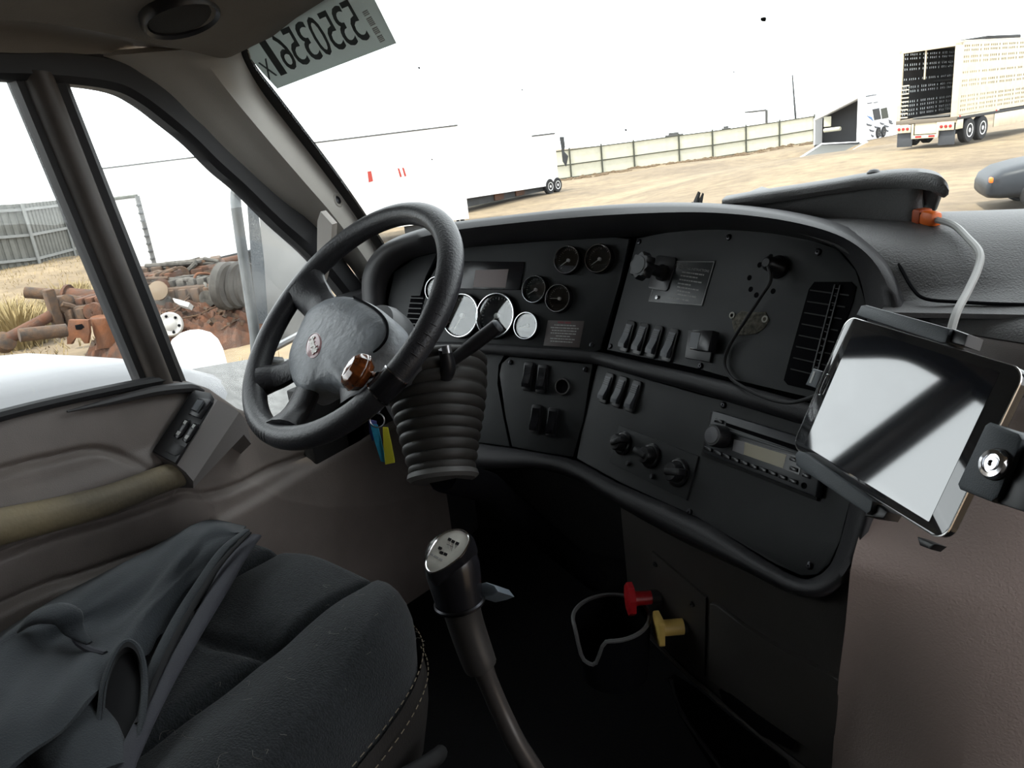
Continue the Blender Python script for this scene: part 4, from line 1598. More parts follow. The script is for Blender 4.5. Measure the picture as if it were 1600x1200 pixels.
# finger grips and stitches on the lower inner rim
bm = B()
for k in range(14):
    a = 236 + k * 2.6
    c = wpt(a, RR, 0)
    t_ = (wpt(a + 1, RR) - wpt(a - 1, RR)).normalized()
    rad = (c - WC).normalized()
    pts = [c + (rad * cos(q) + WN * sin(q)) * 0.0186 for q in np.linspace(0.2, 1.4, 6)]
    tube(bm, pts, [0.0006, 0.0013, 0.0015, 0.0013, 0.0009, 0.0004], seg=5)
part('rim_stitching', bm, 'black_rubber', WHEEL, kind='stuff')
bm = B()
for k in range(16):
    a = 338 + k * 4.2
    c = wpt(a, RR, 0)
    rad = (c - WC).normalized()
    pts = [c + (rad * cos(q) + WN * sin(q)) * 0.0186 for q in np.linspace(0.1, 0.9, 5)]
    tube(bm, pts, [0.0004, 0.0010, 0.0012, 0.0010, 0.0004], seg=5)
part('rim_stitching', bm, 'black_rubber', WHEEL, kind='stuff')
# hub pad
H0 = -0.012
pad_px = [(474, 498), (484, 482), (505, 468), (540, 461), (575, 471), (602, 490), (612, 512), (606, 538), (592, 556), (578, 575), (562, 596), (545, 612), (532, 607), (516, 600), (500, 602), (484, 611), (470, 613), (459, 602), (453, 585), (450, 562), (455, 540), (464, 520)]
pad = [SWH.uv(*q, H0) for q in pad_px]
pad = [(p.x, p.y) for p in cr([Vector((a, b, 0)) for a, b in pad], 3, True)]
bm = B()
dome(bm, pad, MW, -0.055, H0 - 0.006, H0 + 0.020, 8)
part('hub_pad', bm, 'hub_worn', WHEEL, 'worn grey horn pad', angle=70)
# seam of the airbag cover
bm = B()
sm = cr([SWH.pix(*q, H0 + 0.004) for q in ((553, 464), (585, 482), (603, 502), (605, 524), (596, 540), (584, 551))], 6)
tube(bm, sm, 0.0022, seg=6)
part('pad_seam', bm, 'black_void', WHEEL)
# four spokes
for (a, b, r0_, r1_) in (((506, 490), (474, 446), 0.034, 0.042), ((474, 568), (412, 590), 0.026, 0.034), ((486, 600), (440, 668), 0.028, 0.040), ((552, 598), (548, 655), 0.026, 0.036)):
    p0 = SWH.pix(*a, H0 - 0.012)
    u_, v_ = SWH.uv(*b, 0)
    ang = math.degrees(atan2(v_, u_))
    p1 = wpt(ang, RR - 0.008, -0.002)
    pm = p0.lerp(p1, 0.55) - WN * 0.006
    bm = B()
    tube(bm, cr([p0, pm, p1], 6), [r0_, (r0_ + r1_) / 2 * 0.86, (r0_ + r1_) / 2 * 0.95, r1_ * 1.05], seg=14, flat=0.55, up=WN)
    part('spoke', bm, 'wheel_leather', WHEEL)
# oval emblem: long axis follows the turned wheel
ec = SWH.uv(491, 540, H0 + 0.019)
e1 = Vector(SWH.uv(497, 563, H0 + 0.012)) - Vector(SWH.uv(485, 517, H0 + 0.012))
er = atan2(e1.y, e1.x)
ME = SWH.mat(ec[0], ec[1], H0 + 0.0165, er)
bm = B()
dome(bm, ellipse(0.030, 0.0165, 36), ME, -0.004, 0.003, 0.0046, 5)
em = part('emblem', bm, 'emblem_red', WHEEL, 'red oval emblem with script lettering')
bm = B()
tube(bm, [ME @ Vector((0.0300 * cos(2 * pi * k / 40), 0.0165 * sin(2 * pi * k / 40), 0.0030)) for k in range(40)], 0.0008, seg=5, closed=True)
part('emblem_border', bm, 'emblem_red', em)
me = text_mesh('Peterbilt', 0.0175, 0.0005, shear=0.35, width=0.72, bold=0.0006)
me.materials.append(MATS['emblem_cream'])
link('lettering', me, None, ME @ T(0, 0, 0.0054), em)
# column shroud, behind the hub
STC = empty('steering_column', WC - WN * 0.3, 'black steering column with ribbed rubber boot below the wheel', 'steering column')
bm = B()
MC = axis_mat(WC, -WN)
lathe(bm, [(0.058, 0.045), (0.064, 0.060), (0.064, 0.085), (0.058, 0.11), (0.054, 0.16), (0.052, 0.27)], MC, 32)
part('shroud', bm, mat('shroud_grey', (0.055, 0.057, 0.060), 0.45), STC)
bm = B()
pa = cr([at(676, 575, 1.36), at(684, 620, 1.34), at(688, 690, 1.32), at(692, 742, 1.31)], 12)
NR = len(pa)
nrib = 11
pts, rad = [], []
for k in range(nrib * 8 + 1):
    t = k / (nrib * 8)
    pts.append(along(pa, t))
    R0 = 0.098 * (1 - t) + 0.054 * t
    rad.append(R0 + 0.0045 * (abs(sin(pi * t * nrib)) ** 0.7) - 0.002)
tube(bm, pts, rad, seg=36)
part('boot', bm, 'boot_rubber', STC, angle=80)
bm = B()
ql = along(pa, 1.0)
axd = (along(pa, 1.0) - along(pa, 0.9)).normalized()
lathe(bm, [(0.052, -0.008), (0.060, -0.004), (0.062, 0.004), (0.055, 0.010)], axis_mat(ql, axd), 36)
part('boot_lip', bm, mat('lip_grey', (0.10, 0.098, 0.095), 0.45), STC)
# lower column going to the floor
bm = B()
tube(bm, [ql, ql + Vector((0, 0.12, -0.08)), Vector((-0.45, 1.45, FZ + 0.05))], 0.030, seg=14)
part('column_tube', bm, 'black_void', STC)
# turn-signal stalk
STK = empty('turn_stalk', at(690, 590, 1.28), 'black turn-signal stalk sticking out right of the steering column', 'lever')
bm = B()
tube(bm, cr([at(668, 588, 1.31), at(700, 568, 1.275), at(735, 542, 1.265), at(776, 510, 1.255)], 6), [0.009, 0.0095, 0.0105, 0.0125, 0.0125], seg=14)
part('lever', bm, 'black_satin', STK)
bm = B()
tp_ = at(776, 510, 1.255)
lathe(bm, [(0.0122, -0.002), (0.0116, 0.003), (0.009, 0.006), (0.001, 0.007)], axis_mat(tp_, at(776, 510, 1.255) - at(735, 542, 1.265)), 14)
part('end_cap', bm, 'switch_grey', STK)
bm = B()
tube(bm, cr([at(695, 545, 1.25), at(700, 575, 1.26), at(690, 605, 1.28)], 5), [0.011, 0.013, 0.011], seg=12)
part('stalk_base', bm, 'black_satin', STK)
bm = B()
tube(bm, [at(697, 540, 1.235), at(699, 552, 1.235)], [0.008, 0.008], seg=10)
part('stalk_clip', bm, 'steel', STK)

# wood-look spinner knob clamped on the rim
ca = -24
SPN = empty('spinner_knob', wpt(ca, RR), 'glossy burl wood spinner knob clamped on the steering wheel rim', 'knob')
bm = B()
arc = [wpt(ca + k * 1.2, RR) for k in range(-4, 5)]
tube(bm, arc, 0.0205, seg=20)
part('clamp', bm, 'black_gloss', SPN)
for k in (-4.2, 4.2):
    bm = B()
    tube(bm, [wpt(ca + k * 1.2 - 0.25, RR), wpt(ca + k * 1.2 + 0.25, RR)], 0.0212, seg=24)
    part('clamp_edge', bm, 'chrome', SPN)
KC = at(563, 584, 1.085)
kax = (WN * 0.8 + (KC - wpt(ca, RR)).normalized() * 0.35).normalized()
bm = B()
tube(bm, [wpt(ca, RR - 0.012, 0.014), KC - kax * 0.008], [0.006, 0.007], seg=10)
part('post', bm, 'chrome', SPN)
wood = mat('burl_wood', (0.23, 0.062, 0.014), 0.15, coat=1.0, noise=(75, 0.8), col2=(0.030, 0.009, 0.004), detail=10)
bm = B()
seg = 10
lathe(bm, [(0.012, -0.012), (0.023, -0.009), (0.0285, 0.0), (0.0290, 0.006), (0.0255, 0.015), (0.017, 0.021), (0.006, 0.023)], axis_mat(KC, kax), 12)
bmesh.ops.bevel(bm, geom=bm.edges[:], offset=0.0012, segments=2, affect='EDGES', profile=0.6, clamp_overlap=True)
kn = part('knob', bm, wood, SPN, angle=60)
bm = B()
lathe(bm, [(0.0292, 0.001), (0.0298, 0.0025), (0.0292, 0.004)], axis_mat(KC, kax), 24, cap=False)
part('knob_band', bm, wood, kn)

# keys and tags hanging from the ignition
KF = Frame(at(595, 690, 1.235), (0.9, 0.4, 0), (0.42, -0.88, 0.1))
KEY = empty('key_tags', at(595, 660, 1.235), 'blue and yellow key tags hanging under the steering wheel', 'keys')
for nm, px, mm, h in (('tag_blue', [(578, 662), (590, 664), (596, 690), (603, 723), (595, 721), (586, 692)], 'tag_blue', 0.0), ('tag_yellow', [(598, 667), (606, 668), (611, 690), (617, 723), (602, 726), (599, 695)], 'tag_yellow', 0.006), ('tag_purple', [(576, 655), (588, 658), (590, 680), (582, 690), (577, 676)], 'tag_purple', -0.006)):
    bm = B()
    prism(bm, [KF.uv(*q, h) for q in px], h - 0.0012, h, KF.mat(), 0.0003)
    part('key_tag', bm, mm, KEY)
bm = B()
kc = KF.uv(590, 656)
tube(bm, [KF.pt(kc[0] + 0.012 * cos(2 * pi * k / 24), kc[1] + 0.012 * sin(2 * pi * k / 24), 0.002) for k in range(24)], 0.0012, seg=6, closed=True)
part('key_ring', bm, 'steel', KEY)
bm = B()
tube(bm, [KF.pt(kc[0], kc[1] + 0.012, 0.0), KF.pt(kc[0] + 0.02, kc[1] + 0.045, -0.03)], 0.006, seg=8)
part('key', bm, 'screw_dark', KEY)

# ------------------------------------------------------------------ gear lever
GL = empty('gear_lever', Vector((-0.02, 0.86, FZ)), 'black gear lever with shift pattern plate on its knob', 'gear lever')
K0, K1 = at(717, 935, 0.865), at(697, 838, 0.83)
bm = B()
axg = (K1 - K0)
Lg = axg.length
lathe(bm, [(0.0265, -0.004), (0.0270, 0.004), (0.0285, Lg * 0.25), (0.0300, Lg * 0.5), (0.0285, Lg * 0.72), (0.0220, Lg * 0.90), (0.012, Lg * 0.99), (0.003, Lg * 1.015)], axis_mat(K0, axg), 32)
part('knob', bm, 'black_gloss', GL, angle=80)
GF = Frame(at(699, 862, 0.805), (1, 0.2, 0.2), ((CAM - at(699, 862, 0.8)).normalized() + Vector((-0.25, -0.1, 0.75))))
GF.o = at(699, 862, 0.812)
pp = [(667, 886), (668, 872), (680, 848), (696, 834), (714, 829), (728, 834), (732, 846), (722, 866), (706, 880), (690, 890), (675, 894)]
uvp = [GF.uv(*q) for q in pp]
uvp = [(p.x, p.y) for p in cr([Vector((a, b, 0)) for a, b in uvp], 4, True)]
cxp = sum(p[0] for p in uvp) / len(uvp)
cyp = sum(p[1] for p in uvp) / len(uvp)
bm = B()
# collar flaring from the knob to the plate
low = [GF.pt(cxp + (a - cxp) * 1.15, cyp + (b - cyp) * 1.15, -0.030) for a, b in uvp]
mid = [GF.pt(cxp + (a - cxp) * 1.18, cyp + (b - cyp) * 1.18, -0.012) for a, b in uvp]
hi = [GF.pt(cxp + (a - cxp) * 1.08, cyp + (b - cyp) * 1.08, -0.001) for a, b in uvp]
loft(bm, [low, mid, hi], closed=True, cap0=True, cap1=True)
part('plate_surround', bm, 'black_gloss', GL)
bm = B()
prism(bm, uvp, -0.002, 0.0008, GF.mat(), 0.0004)
sp_ = part('shift_plate', bm, 'shift_plate', GL, 'silver shift pattern plate')
bm = B()
tube(bm, [GF.pt(cxp + (a - cxp) * 1.04, cyp + (b - cyp) * 1.04, 0.0006) for a, b in uvp], 0.0011, seg=6, closed=True)
part('plate_ring', bm, 'chrome', GL)


def gk(x, y):
    return (650 + x * 0.1, 810 + y * 0.1)


bm = B()
for q in ((525, 330), (580, 362), (645, 392), (375, 465), (400, 535), (460, 560)):
    pts = [gk(q[0] + dx, q[1] + dy_) for dx, dy_ in ((-14, -32), (34, -9), (14, 32), (-34, 10))]
    prism(bm, [GF.uv(*p, 0.001) for p in pts], 0.0008, 0.0012, GF.mat())
part('gear_marks', bm, 'black_satin', sp_)
bm = B()
for seg_ in (((545, 350), (505, 470)), ((600, 385), (560, 505)), ((480, 400), (590, 450)), ((650, 420), (610, 470)), ((440, 480), (420, 510))):
    tube(bm, [GF.pix(*gk(*seg_[0]), 0.001), GF.pix(*gk(*seg_[1]), 0.001)], 0.00035, seg=4)
part('pattern_lines', bm, 'print_grey', sp_)
me = word_mesh(0.016, 0.0020, 3)
me.materials.append(MATS['print_grey'])
p = GF.uv(*gk(320, 610))
q1 = Vector(GF.uv(*gk(390, 640))) - Vector(GF.uv(*gk(250, 560)))
link('print_line', me, None, GF.mat(p[0], p[1], 0.001, atan2(q1.y, q1.x)), sp_)
bm = B()
lathe(bm, [(0.0262, -0.0075), (0.0285, -0.006), (0.0288, -0.003), (0.0272, -0.001)], axis_mat(K0, axg), 32, cap=False)
part('knob_ring', bm, 'screw_dark', GL)
bm = B()
tube(bm, cr([K0, at(728, 975, 0.885), at(745, 1025, 0.905), at(752, 1040, 0.912)], 6), [0.0215, 0.0205, 0.0200, 0.0195, 0.0185], seg=18)
part('sleeve', bm, mat('sleeve_dark', (0.028, 0.026, 0.025), 0.4), GL)
bm = B()
tube(bm, cr([at(750, 1032, 0.91), at(764, 1068, 0.93), at(782, 1110, 0.95), at(806, 1160, 0.97), at(836, 1210, 1.0), at(900, 1320, 1.08), Vector((-0.02, 0.86, FZ))], 6), [0.0125, 0.0115, 0.0115, 0.012, 0.013, 0.015, 0.018], seg=14)
part('shaft', bm, mat('shaft_dark', (0.040, 0.036, 0.034), 0.3), GL)
bm = B()
GQ = Frame(at(764, 922, 0.86), (1, 0.3, 0), (-0.1, -0.75, 0.65))
prism(bm, [GQ.uv(*q) for q in ((744, 913), (758, 909), (772, 914), (780, 925), (768, 930), (750, 934))], -0.03, 0, GQ.mat(), 0.003)
part('range_selector', bm, 'selector_grey', GL)
# rubber gaiter at the floor
bm = B()
lathe(bm, [(0.13, 0.0), (0.12, 0.02), (0.10, 0.035), (0.09, 0.06), (0.06, 0.075), (0.03, 0.10)], T(-0.02, 0.86, FZ), 24)
part('gaiter', bm, 'black_rubber', GL)

# ------------------------------------------------------------------ tablet in its locking holder
TC = at(1420, 672, 0.69)
Wt = Vector((-1.0, 0.74, 1.36))
tn = ((Wt - TC).normalized() + (CAM - TC).normalized()).normalized()
TF0 = Frame(TC, (1, 0, 0), tn)
cs = [TF0.pix(*q) for q in ((1322, 497), (1600, 572), (1475, 852), (1241, 695))]
ctr = sum(cs, Vector()) / 4
ud = ((cs[1] - cs[0]) + (cs[2] - cs[3])).normalized()
TF = Frame(ctr, ud, tn)
tw = ((cs[1] - cs[0]).length + (cs[2] - cs[3]).length) / 2
th = ((cs[3] - cs[0]).length + (cs[2] - cs[1]).length) / 2
TAB = empty('tablet', TF.pt(0, 0, -0.004), 'black tablet with silver edge held landscape in the holder', 'tablet')
MT = TF.mat()
bm = B()
prism(bm, rrect(tw, th, 0.012, 6), -0.0078, -0.0006, MT, 0.0008)
part('case', bm, 'tablet_black', TAB)
bm = B()
loft(bm, [[MT @ Vector((a, b, h)) for a, b in rrect(tw + dd, th + dd, 0.012, 6)] for dd, h in ((0.0, -0.0012), (0.0014, -0.0012), (0.0014, 0.0), (0.0, 0.0002))], closed=True)
part('metal_edge', bm, 'tablet_edge', TAB)
bm = B()
prism(bm, rrect(tw - 0.0006, th - 0.0006, 0.0115, 6), -0.0008, 0.0001, MT, 0.0002)
part('glass_front', bm, mat('tablet_bezel', (0.028, 0.029, 0.031), 0.05, spec=0.8, ior=1.6), TAB)
bm = B()
prism(bm, rrect(tw - 0.034, th - 0.014, 0.0008, 2, -0.001, 0.0), 0.0001, 0.0003, MT)
part('screen', bm, 'tablet_screen', TAB)
bm = B()
hb = TF.uv(1287, 601)
tube(bm, [MT @ Vector((hb[0] + 0.0035 * cos(2 * pi * k / 28) * (1), hb[1] + 0.0105 * (1 if sin(2 * pi * k / 28) > 0 else -1) * abs(sin(2 * pi * k / 28)) ** 0.5, 0.0003)) for k in range(28)], 0.0004, seg=5, closed=True)
part('home_button', bm, 'tablet_edge', TAB)
HOL = empty('tablet_holder', TF.pt(0, 0, -0.03), 'dark grey locking tablet holder with clamps and round key lock', 'tablet holder')


def hold(name, pxs, h0, h1, m, bev=0.0015, par=HOL, fr=TF):
    uv = [fr.uv(x, y, h1) for x, y in pxs]
    bm = B()
    prism(bm, uv, h0, h1, fr.mat(), bev)
    return part(name, bm, m, par)


hold('top_clamp', [(1337, 492), (1345, 477), (1352, 476), (1484, 513), (1477, 535), (1470, 536)], -0.014, 0.006, 'holder_grey')
hold('clamp_foot', [(1480, 515), (1488, 513), (1512, 522), (1506, 540), (1478, 533)], -0.014, 0.002, 'black_satin')
hold('lower_clamp', [(1242, 709), (1247, 704), (1256, 707), (1363, 783), (1360, 798), (1354, 803), (1243, 727)], -0.014, 0.006, 'holder_grey')
hold('clamp_foot', [(1356, 790), (1366, 784), (1386, 800), (1380, 810), (1350, 806)], -0.014, 0.001, 'black_satin')
lk = hold('lock_body', [(1538, 664), (1545, 659), (1592, 677), (1597, 686), (1558, 777), (1548, 784), (1498, 764), (1495, 756)], -0.030, 0.012, 'holder_grey', 0.002)
hold('lock_side', [(1596, 690), (1650, 706), (1600, 800), (1558, 786)], -0.03, 0.007, 'black_satin')
lc = TF.uv(1547, 723, 0.018)
ML = TF.mat(lc[0], lc[1], 0.012)
bm = B()
lathe(bm, [(0.0105, 0), (0.0105, 0.003), (0.0095, 0.0055), (0.0070, 0.0060), (0.0066, 0.0045), (0.0050, 0.0045), (0.0048, 0.0058), (0.0022, 0.0058), (0.0020, 0.0040), (0.0003, 0.0040)], ML, 28)
part('key_lock', bm, 'chrome', lk)
bm = B()
lathe(bm, [(0.0112, 0), (0.0112, 0.0022), (0.0102, 0.0026)], ML, 28)
part('lock_gasket', bm, 'black_rubber', lk)
hold('lower_peg', [(1432, 838), (1462, 850), (1452, 858), (1436, 852)], -0.020, -0.009, 'black_satin')
bm = B()
prism(bm, rrect(tw * 0.86, th * 0.8, 0.01), -0.018, -0.0085, MT, 0.002)
part('back_plate', bm, 'black_satin', HOL)
bm = B()
tube(bm, [TF.pt(0.0, 0, -0.016), TF.pt(0.0, -0.01, -0.06), Vector((0.40, 0.80, 1.02)), Vector((0.42, 0.905, 1.02))], [0.018, 0.014, 0.014, 0.022], seg=14)
part('mount_arm', bm, 'black_rubber', HOL)
# charging plug in the tablet's short side
PLG = empty('usb_plug', TF.pix(1266, 590), 'small dark usb plug at the left edge of the tablet', 'plug')
hold('plug_body', [(1258, 601), (1270, 575), (1284, 580), (1274, 606)], -0.010, -0.002, 'holder_grey', 0.0015, PLG)
hold('plug_mark', [(1264, 598), (1271, 580), (1274, 581), (1267, 599)], -0.002, -0.0016, 'print_white', 0, PLG)
# ------------------------------------------------------------------ driver seat and the jacket on it
SEAT = empty('driver_seat', (-0.53, 0.25, FZ), 'dark fabric driver seat with stitched side bolster', 'seat')
cxs, cys, hxs, hys = -0.535, 0.225, 0.245, 0.465
NU = 150
bm = B()
grid = []
for i in range(NU + 1):
    row = []
    for j in range(NU + 1):
        u_ = 2 * i / NU - 1
        v_ = 2 * j / NU - 1
        r = max(abs(u_), abs(v_))
        p = 4.0
        k = r / ((abs(u_) ** p + abs(v_) ** p) ** (1 / p)) if r > 0 else 1
        U, V_ = u_ * k, v_ * k
        ri = r
        if ri > 0.86:
            s = (ri - 0.86) / 0.14
            U, V_ = U / ri * 0.86, V_ / ri * 0.86
            x = cxs + hxs * U / 0.86
            y = cys + hys * V_ / 0.86
            # rolled edge, then upright side
            if s < 0.5:
                a = s / 0.5 * pi / 2
                z = 0.700 - 0.055 * (1 - cos(a))
                x = cxs + (hxs + 0.028 * sin(a)) * U / 0.86
                y = cys + (hys + 0.028 * sin(a)) * V_ / 0.86
            else:
                z = 0.645 - 0.15 * (s - 0.5) / 0.5
                x = cxs + (hxs + 0.028 - 0.02 * (s - 0.5)) * U / 0.86
                y = cys + (hys + 0.028 - 0.03 * (s - 0.5)) * V_ / 0.86
        else:
            x = cxs + hxs * U / 0.86
            y = cys + hys * V_ / 0.86
            z = 0.700
        # shaping of the top: side bolsters, pillows and seams
        top_w = min(1.0, max(0.0, (1.0 - ri) / 0.14)) if ri > 0.86 else 1.0
        bol = math.exp(-((x + 0.345) / 0.075) ** 2) + math.exp(-((x + 0.725) / 0.075) ** 2)
        z += 0.030 * bol * top_w
        z += 0.018 * math.exp(-((y - 0.60) / 0.12) ** 2) * top_w
        pil_ = 0.020 * (1 - min(1, abs((x + 0.535) / 0.10)) ** 2) * (0.6 + 0.4 * abs(sin((y - 0.52) * pi / 0.30)))
        if abs(x + 0.535) < 0.10:
            z += pil_ * top_w
        gx = 0.020 * math.exp(-((x + 0.435 + 0.02 * sin(y * 6)) / 0.010) ** 2) + 0.020 * math.exp(-((x + 0.635) / 0.010) ** 2)
        z -= gx * top_w
        if -0.64 < x < -0.43:
            yy = 0.52 + 0.035 * sin((x + 0.435) * 14)
            z -= 0.016 * math.exp(-((y - yy) / 0.011) ** 2) * top_w
            z -= 0.016 * math.exp(-((y - 0.20) / 0.011) ** 2) * top_w
        z -= 0.016 * math.exp(-(((x + 0.455) / 0.03) ** 2 + ((y - 0.515) / 0.03) ** 2)) * top_w
        z += 0.002 * sin(x * 37 + y * 23) * sin(y * 31 - x * 11) * top_w
        row.append((x, y, z + 0.02))
    grid.append(row)
loft(bm, grid)
part('cushion', bm, 'seat_fabric', SEAT, angle=80)


def seat_z(x, y):
    best = None
    for row in grid[::3]:
        for p in row[::3]:
            d = (p[0] - x) ** 2 + (p[1] - y) ** 2
            if best is None or d < best[0]:
                best = (d, p[2])
    return best[1]


# side panel with two stitched seams
bm = B()
ring = []
for k in range(80):
    a = 2 * pi * k / 80
    c, s = cos(a), sin(a)
    q = (abs(c) ** 4 + abs(s) ** 4) ** (-0.25)
    ring.append((c * q, s * q))
rows = []
for (gr, z) in ((0.032, 0.650), (0.034, 0.62), (0.030, 0.57), (0.018, 0.51), (-0.01, 0.48)):
    rows.append([Vector((cxs + (hxs + gr) * a, cys + (hys + gr) * b, z)) for a, b in ring])
loft(bm, rows, closed=True, cap1=True)
part('side_panel', bm, 'seat_side', SEAT, angle=80)
for (gr, z) in ((0.0345, 0.662), (0.0365, 0.628)):
    bm = B()
    for k in range(0, 240):
        a0, a1 = 2 * pi * k / 240, 2 * pi * (k + 0.55) / 240
        pts = []
        for a in (a0, a1):
            c, s = cos(a), sin(a)
            q = (abs(c) ** 4 + abs(s) ** 4) ** (-0.25)
            pts.append(Vector((cxs + (hxs + gr) * c * q, cys + (hys + gr) * s * q, z)))
        tube(bm, pts, 0.0008, seg=4)
    part('stitching', bm, 'stitch', SEAT, kind='stuff')
bm = B()
box(bm, (-0.535, 0.2, 0.43), (0.42, 0.62, 0.10), bev=0.02)
box(bm, (-0.535, 0.15, 0.34), (0.30, 0.40, 0.24), bev=0.02)
part('seat_base', bm, 'black_rubber', SEAT)
bm = B()
rows = []
for k, (y, z, wd, th_) in enumerate(((-0.24, 0.66, 0.22, 0.05), (-0.26, 0.80, 0.245, 0.065), (-0.30, 1.05, 0.25, 0.07), (-0.35, 1.30, 0.225, 0.06), (-0.38, 1.48, 0.15, 0.05))):
    rows.append([Vector((-0.535 + wd * math.copysign(abs(cos(a)) ** 0.5, cos(a)), y + th_ * math.copysign(abs(sin(a)) ** 0.5, sin(a)), z)) for a in np.linspace(0, 2 * pi, 33)[:-1]])
loft(bm, rows, closed=True, cap0=True, cap1=True)
part('backrest', bm, 'seat_fabric', SEAT, angle=80)
bm = B()
tube(bm, cr([Vector((-0.262, 0.52, 0.585)), Vector((-0.250, 0.55, 0.580)), Vector((-0.244, 0.58, 0.572)), Vector((-0.248, 0.60, 0.565))], 5), [0.008, 0.010, 0.012, 0.010], seg=10)
part('height_lever', bm, 'black_rubber', SEAT)
bm = B()
for k in range(60):
    x = random.uniform(-0.46, -0.28)
    y = random.uniform(0.18, 0.66)
    z = seat_z(x, y)
    a = random.uniform(0, 6.28)
    l = random.uniform(0.006, 0.016)
    p0 = Vector((x, y, z + 0.0005))
    p2 = p0 + Vector((cos(a) * l, sin(a) * l, random.uniform(0.001, 0.006)))
    p1 = p0.lerp(p2, 0.5) + Vector((-sin(a), cos(a), 0)) * l * 0.3 + Vector((0, 0, 0.002))
    tube(bm, cr([p0, p1, p2], 3), 0.00025, seg=3)
part('lint', bm, 'lint', SEAT, kind='stuff')

# --- jacket thrown over the far side of the cushion
JK = empty('jacket', (-0.62, 0.45, 0.74), 'dark grey blue jacket thrown over the driver seat', 'jacket')
ZN = Vector((0, 0, 1))


def jz(px, py, z):
    return hitp(px, py, (0, 0, z), ZN)


R_ = [
    [jz(-60, 1030, .70), jz(20, 975, .70), jz(120, 915, .70), jz(215, 868, .70), jz(290, 826, .70), jz(330, 812, .70), jz(385, 822, .70)],
    [jz(-60, 1030, .78), jz(20, 985, .785), jz(120, 925, .785), jz(222, 872, .79), jz(290, 832, .80), jz(330, 820, .80), jz(378, 828, .795)],
    [jz(-60, 1060, .80), jz(20, 1000, .795), jz(112, 960, .79), jz(228, 895, .80), jz(292, 858, .812), jz(322, 848, .805), jz(372, 836, .80)],
    [jz(-50, 1090, .80), jz(30, 1035, .79), jz(118, 985, .775), jz(205, 950, .785), jz(268, 905, .80), jz(305, 885, .795), jz(352, 868, .795)],
    [jz(-40, 1130, .80), jz(40, 1075, .795), jz(125, 1022, .78), jz(188, 985, .785), jz(240, 950, .792), jz(285, 918, .785), jz(325, 900, .785)],
    [jz(-30, 1170, .80), jz(60, 1110, .80), jz(140, 1050, .79), jz(190, 1012, .792), jz(232, 985, .78), jz(268, 955, .77), jz(300, 935, .775)],
    [jz(-20, 1230, .79), jz(80, 1150, .79), jz(150, 1085, .785), jz(200, 1040, .775), jz(232, 1018, .76), jz(255, 990, .755), jz(275, 972, .755)],
]
rowsA = [cr(r, 5) for r in R_]
cols = list(zip(*rowsA))
colsS = [cr(list(c), 5) for c in cols]
for ci_, c in enumerate(colsS):
    for k, p in enumerate(c):
        p.z += 0.004 * sin(ci_ * 0.9 + k * 0.5) * sin(k * 0.35)
bm = B()
loft(bm, colsS)
thicken(bm, 0.006)
part('body', bm, 'jacket', JK, angle=80)
# sleeve lying towards the seat back
bm = B()
tube(bm, cr([jz(-80, 1090, .765), jz(10, 1085, .765), jz(70, 1110, .765), jz(112, 1150, .76), jz(150, 1230, .75)], 6), [0.05, 0.055, 0.052, 0.045, 0.04], seg=18, flat=0.45, up=(0, 0, 1))
part('sleeve', bm, 'jacket', JK, angle=80)
# dark open side of the lining
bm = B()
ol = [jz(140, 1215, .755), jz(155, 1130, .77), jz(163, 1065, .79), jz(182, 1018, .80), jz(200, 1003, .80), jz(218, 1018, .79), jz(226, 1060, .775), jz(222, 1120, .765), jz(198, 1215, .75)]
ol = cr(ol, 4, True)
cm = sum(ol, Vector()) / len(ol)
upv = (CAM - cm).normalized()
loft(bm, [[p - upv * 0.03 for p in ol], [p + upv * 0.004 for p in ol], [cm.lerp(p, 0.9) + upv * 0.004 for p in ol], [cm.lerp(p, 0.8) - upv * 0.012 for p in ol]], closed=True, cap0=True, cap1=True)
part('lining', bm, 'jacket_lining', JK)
bm = B()
tube(bm, ol, 0.004, seg=8, closed=True)
part('lining_hem', bm, 'jacket', JK)
# hem bands running down to the lap side
for pts, r_, mm in (([(398, 838, .79), (372, 868, .79), (345, 915, .785), (305, 985, .775), (262, 1060, .765), (225, 1130, .76), (180, 1225, .755)], [0.012, 0.017, 0.016, 0.013, 0.012, 0.013, 0.014], 'jacket_trim'), ([(386, 828, .80), (350, 858, .80), (318, 905, .79), (280, 965, .775), (245, 1035, .765), (226, 1100, .76)], [0.006, 0.008, 0.010, 0.010, 0.009, 0.006], 'jacket'), ([(390, 832, .805), (345, 880, .80), (300, 950, .785), (258, 1030, .772), (215, 1130, .765)], [0.004, 0.005, 0.005, 0.005, 0.004], 'jacket_lining')):
    bm = B()
    tube(bm, cr([jz(*q) for q in pts], 6), r_, seg=12, flat=0.35, up=(0, 0, 1))
    part('hem_band', bm, mm, JK, angle=80)
# rolled collar
bm = B()
tube(bm, cr([jz(30, 985, .80), jz(52, 966, .815), (jz(82, 958, .82)), jz(106, 964, .815), jz(116, 985, .80), jz(140, 1005, .79)], 5), [0.006, 0.016, 0.020, 0.018, 0.012, 0.004], seg=12, flat=0.45, up=(0, 0, 1))
part('collar', bm, 'jacket', JK, angle=80)
bm = B()
tube(bm, cr([jz(112, 975, .80), jz(120, 1000, .79), jz(140, 1015, .785), jz(165, 1022, .785)], 5), [0.004, 0.005, 0.005, 0.004], seg=8)
part('zip_edge', bm, 'jacket_trim', JK)
# ------------------------------------------------------------------ the yard outside
def gp(px, py, d):
    v = ray(px, py)
    return CAM + v * (d / math.hypot(v.x, v.y))


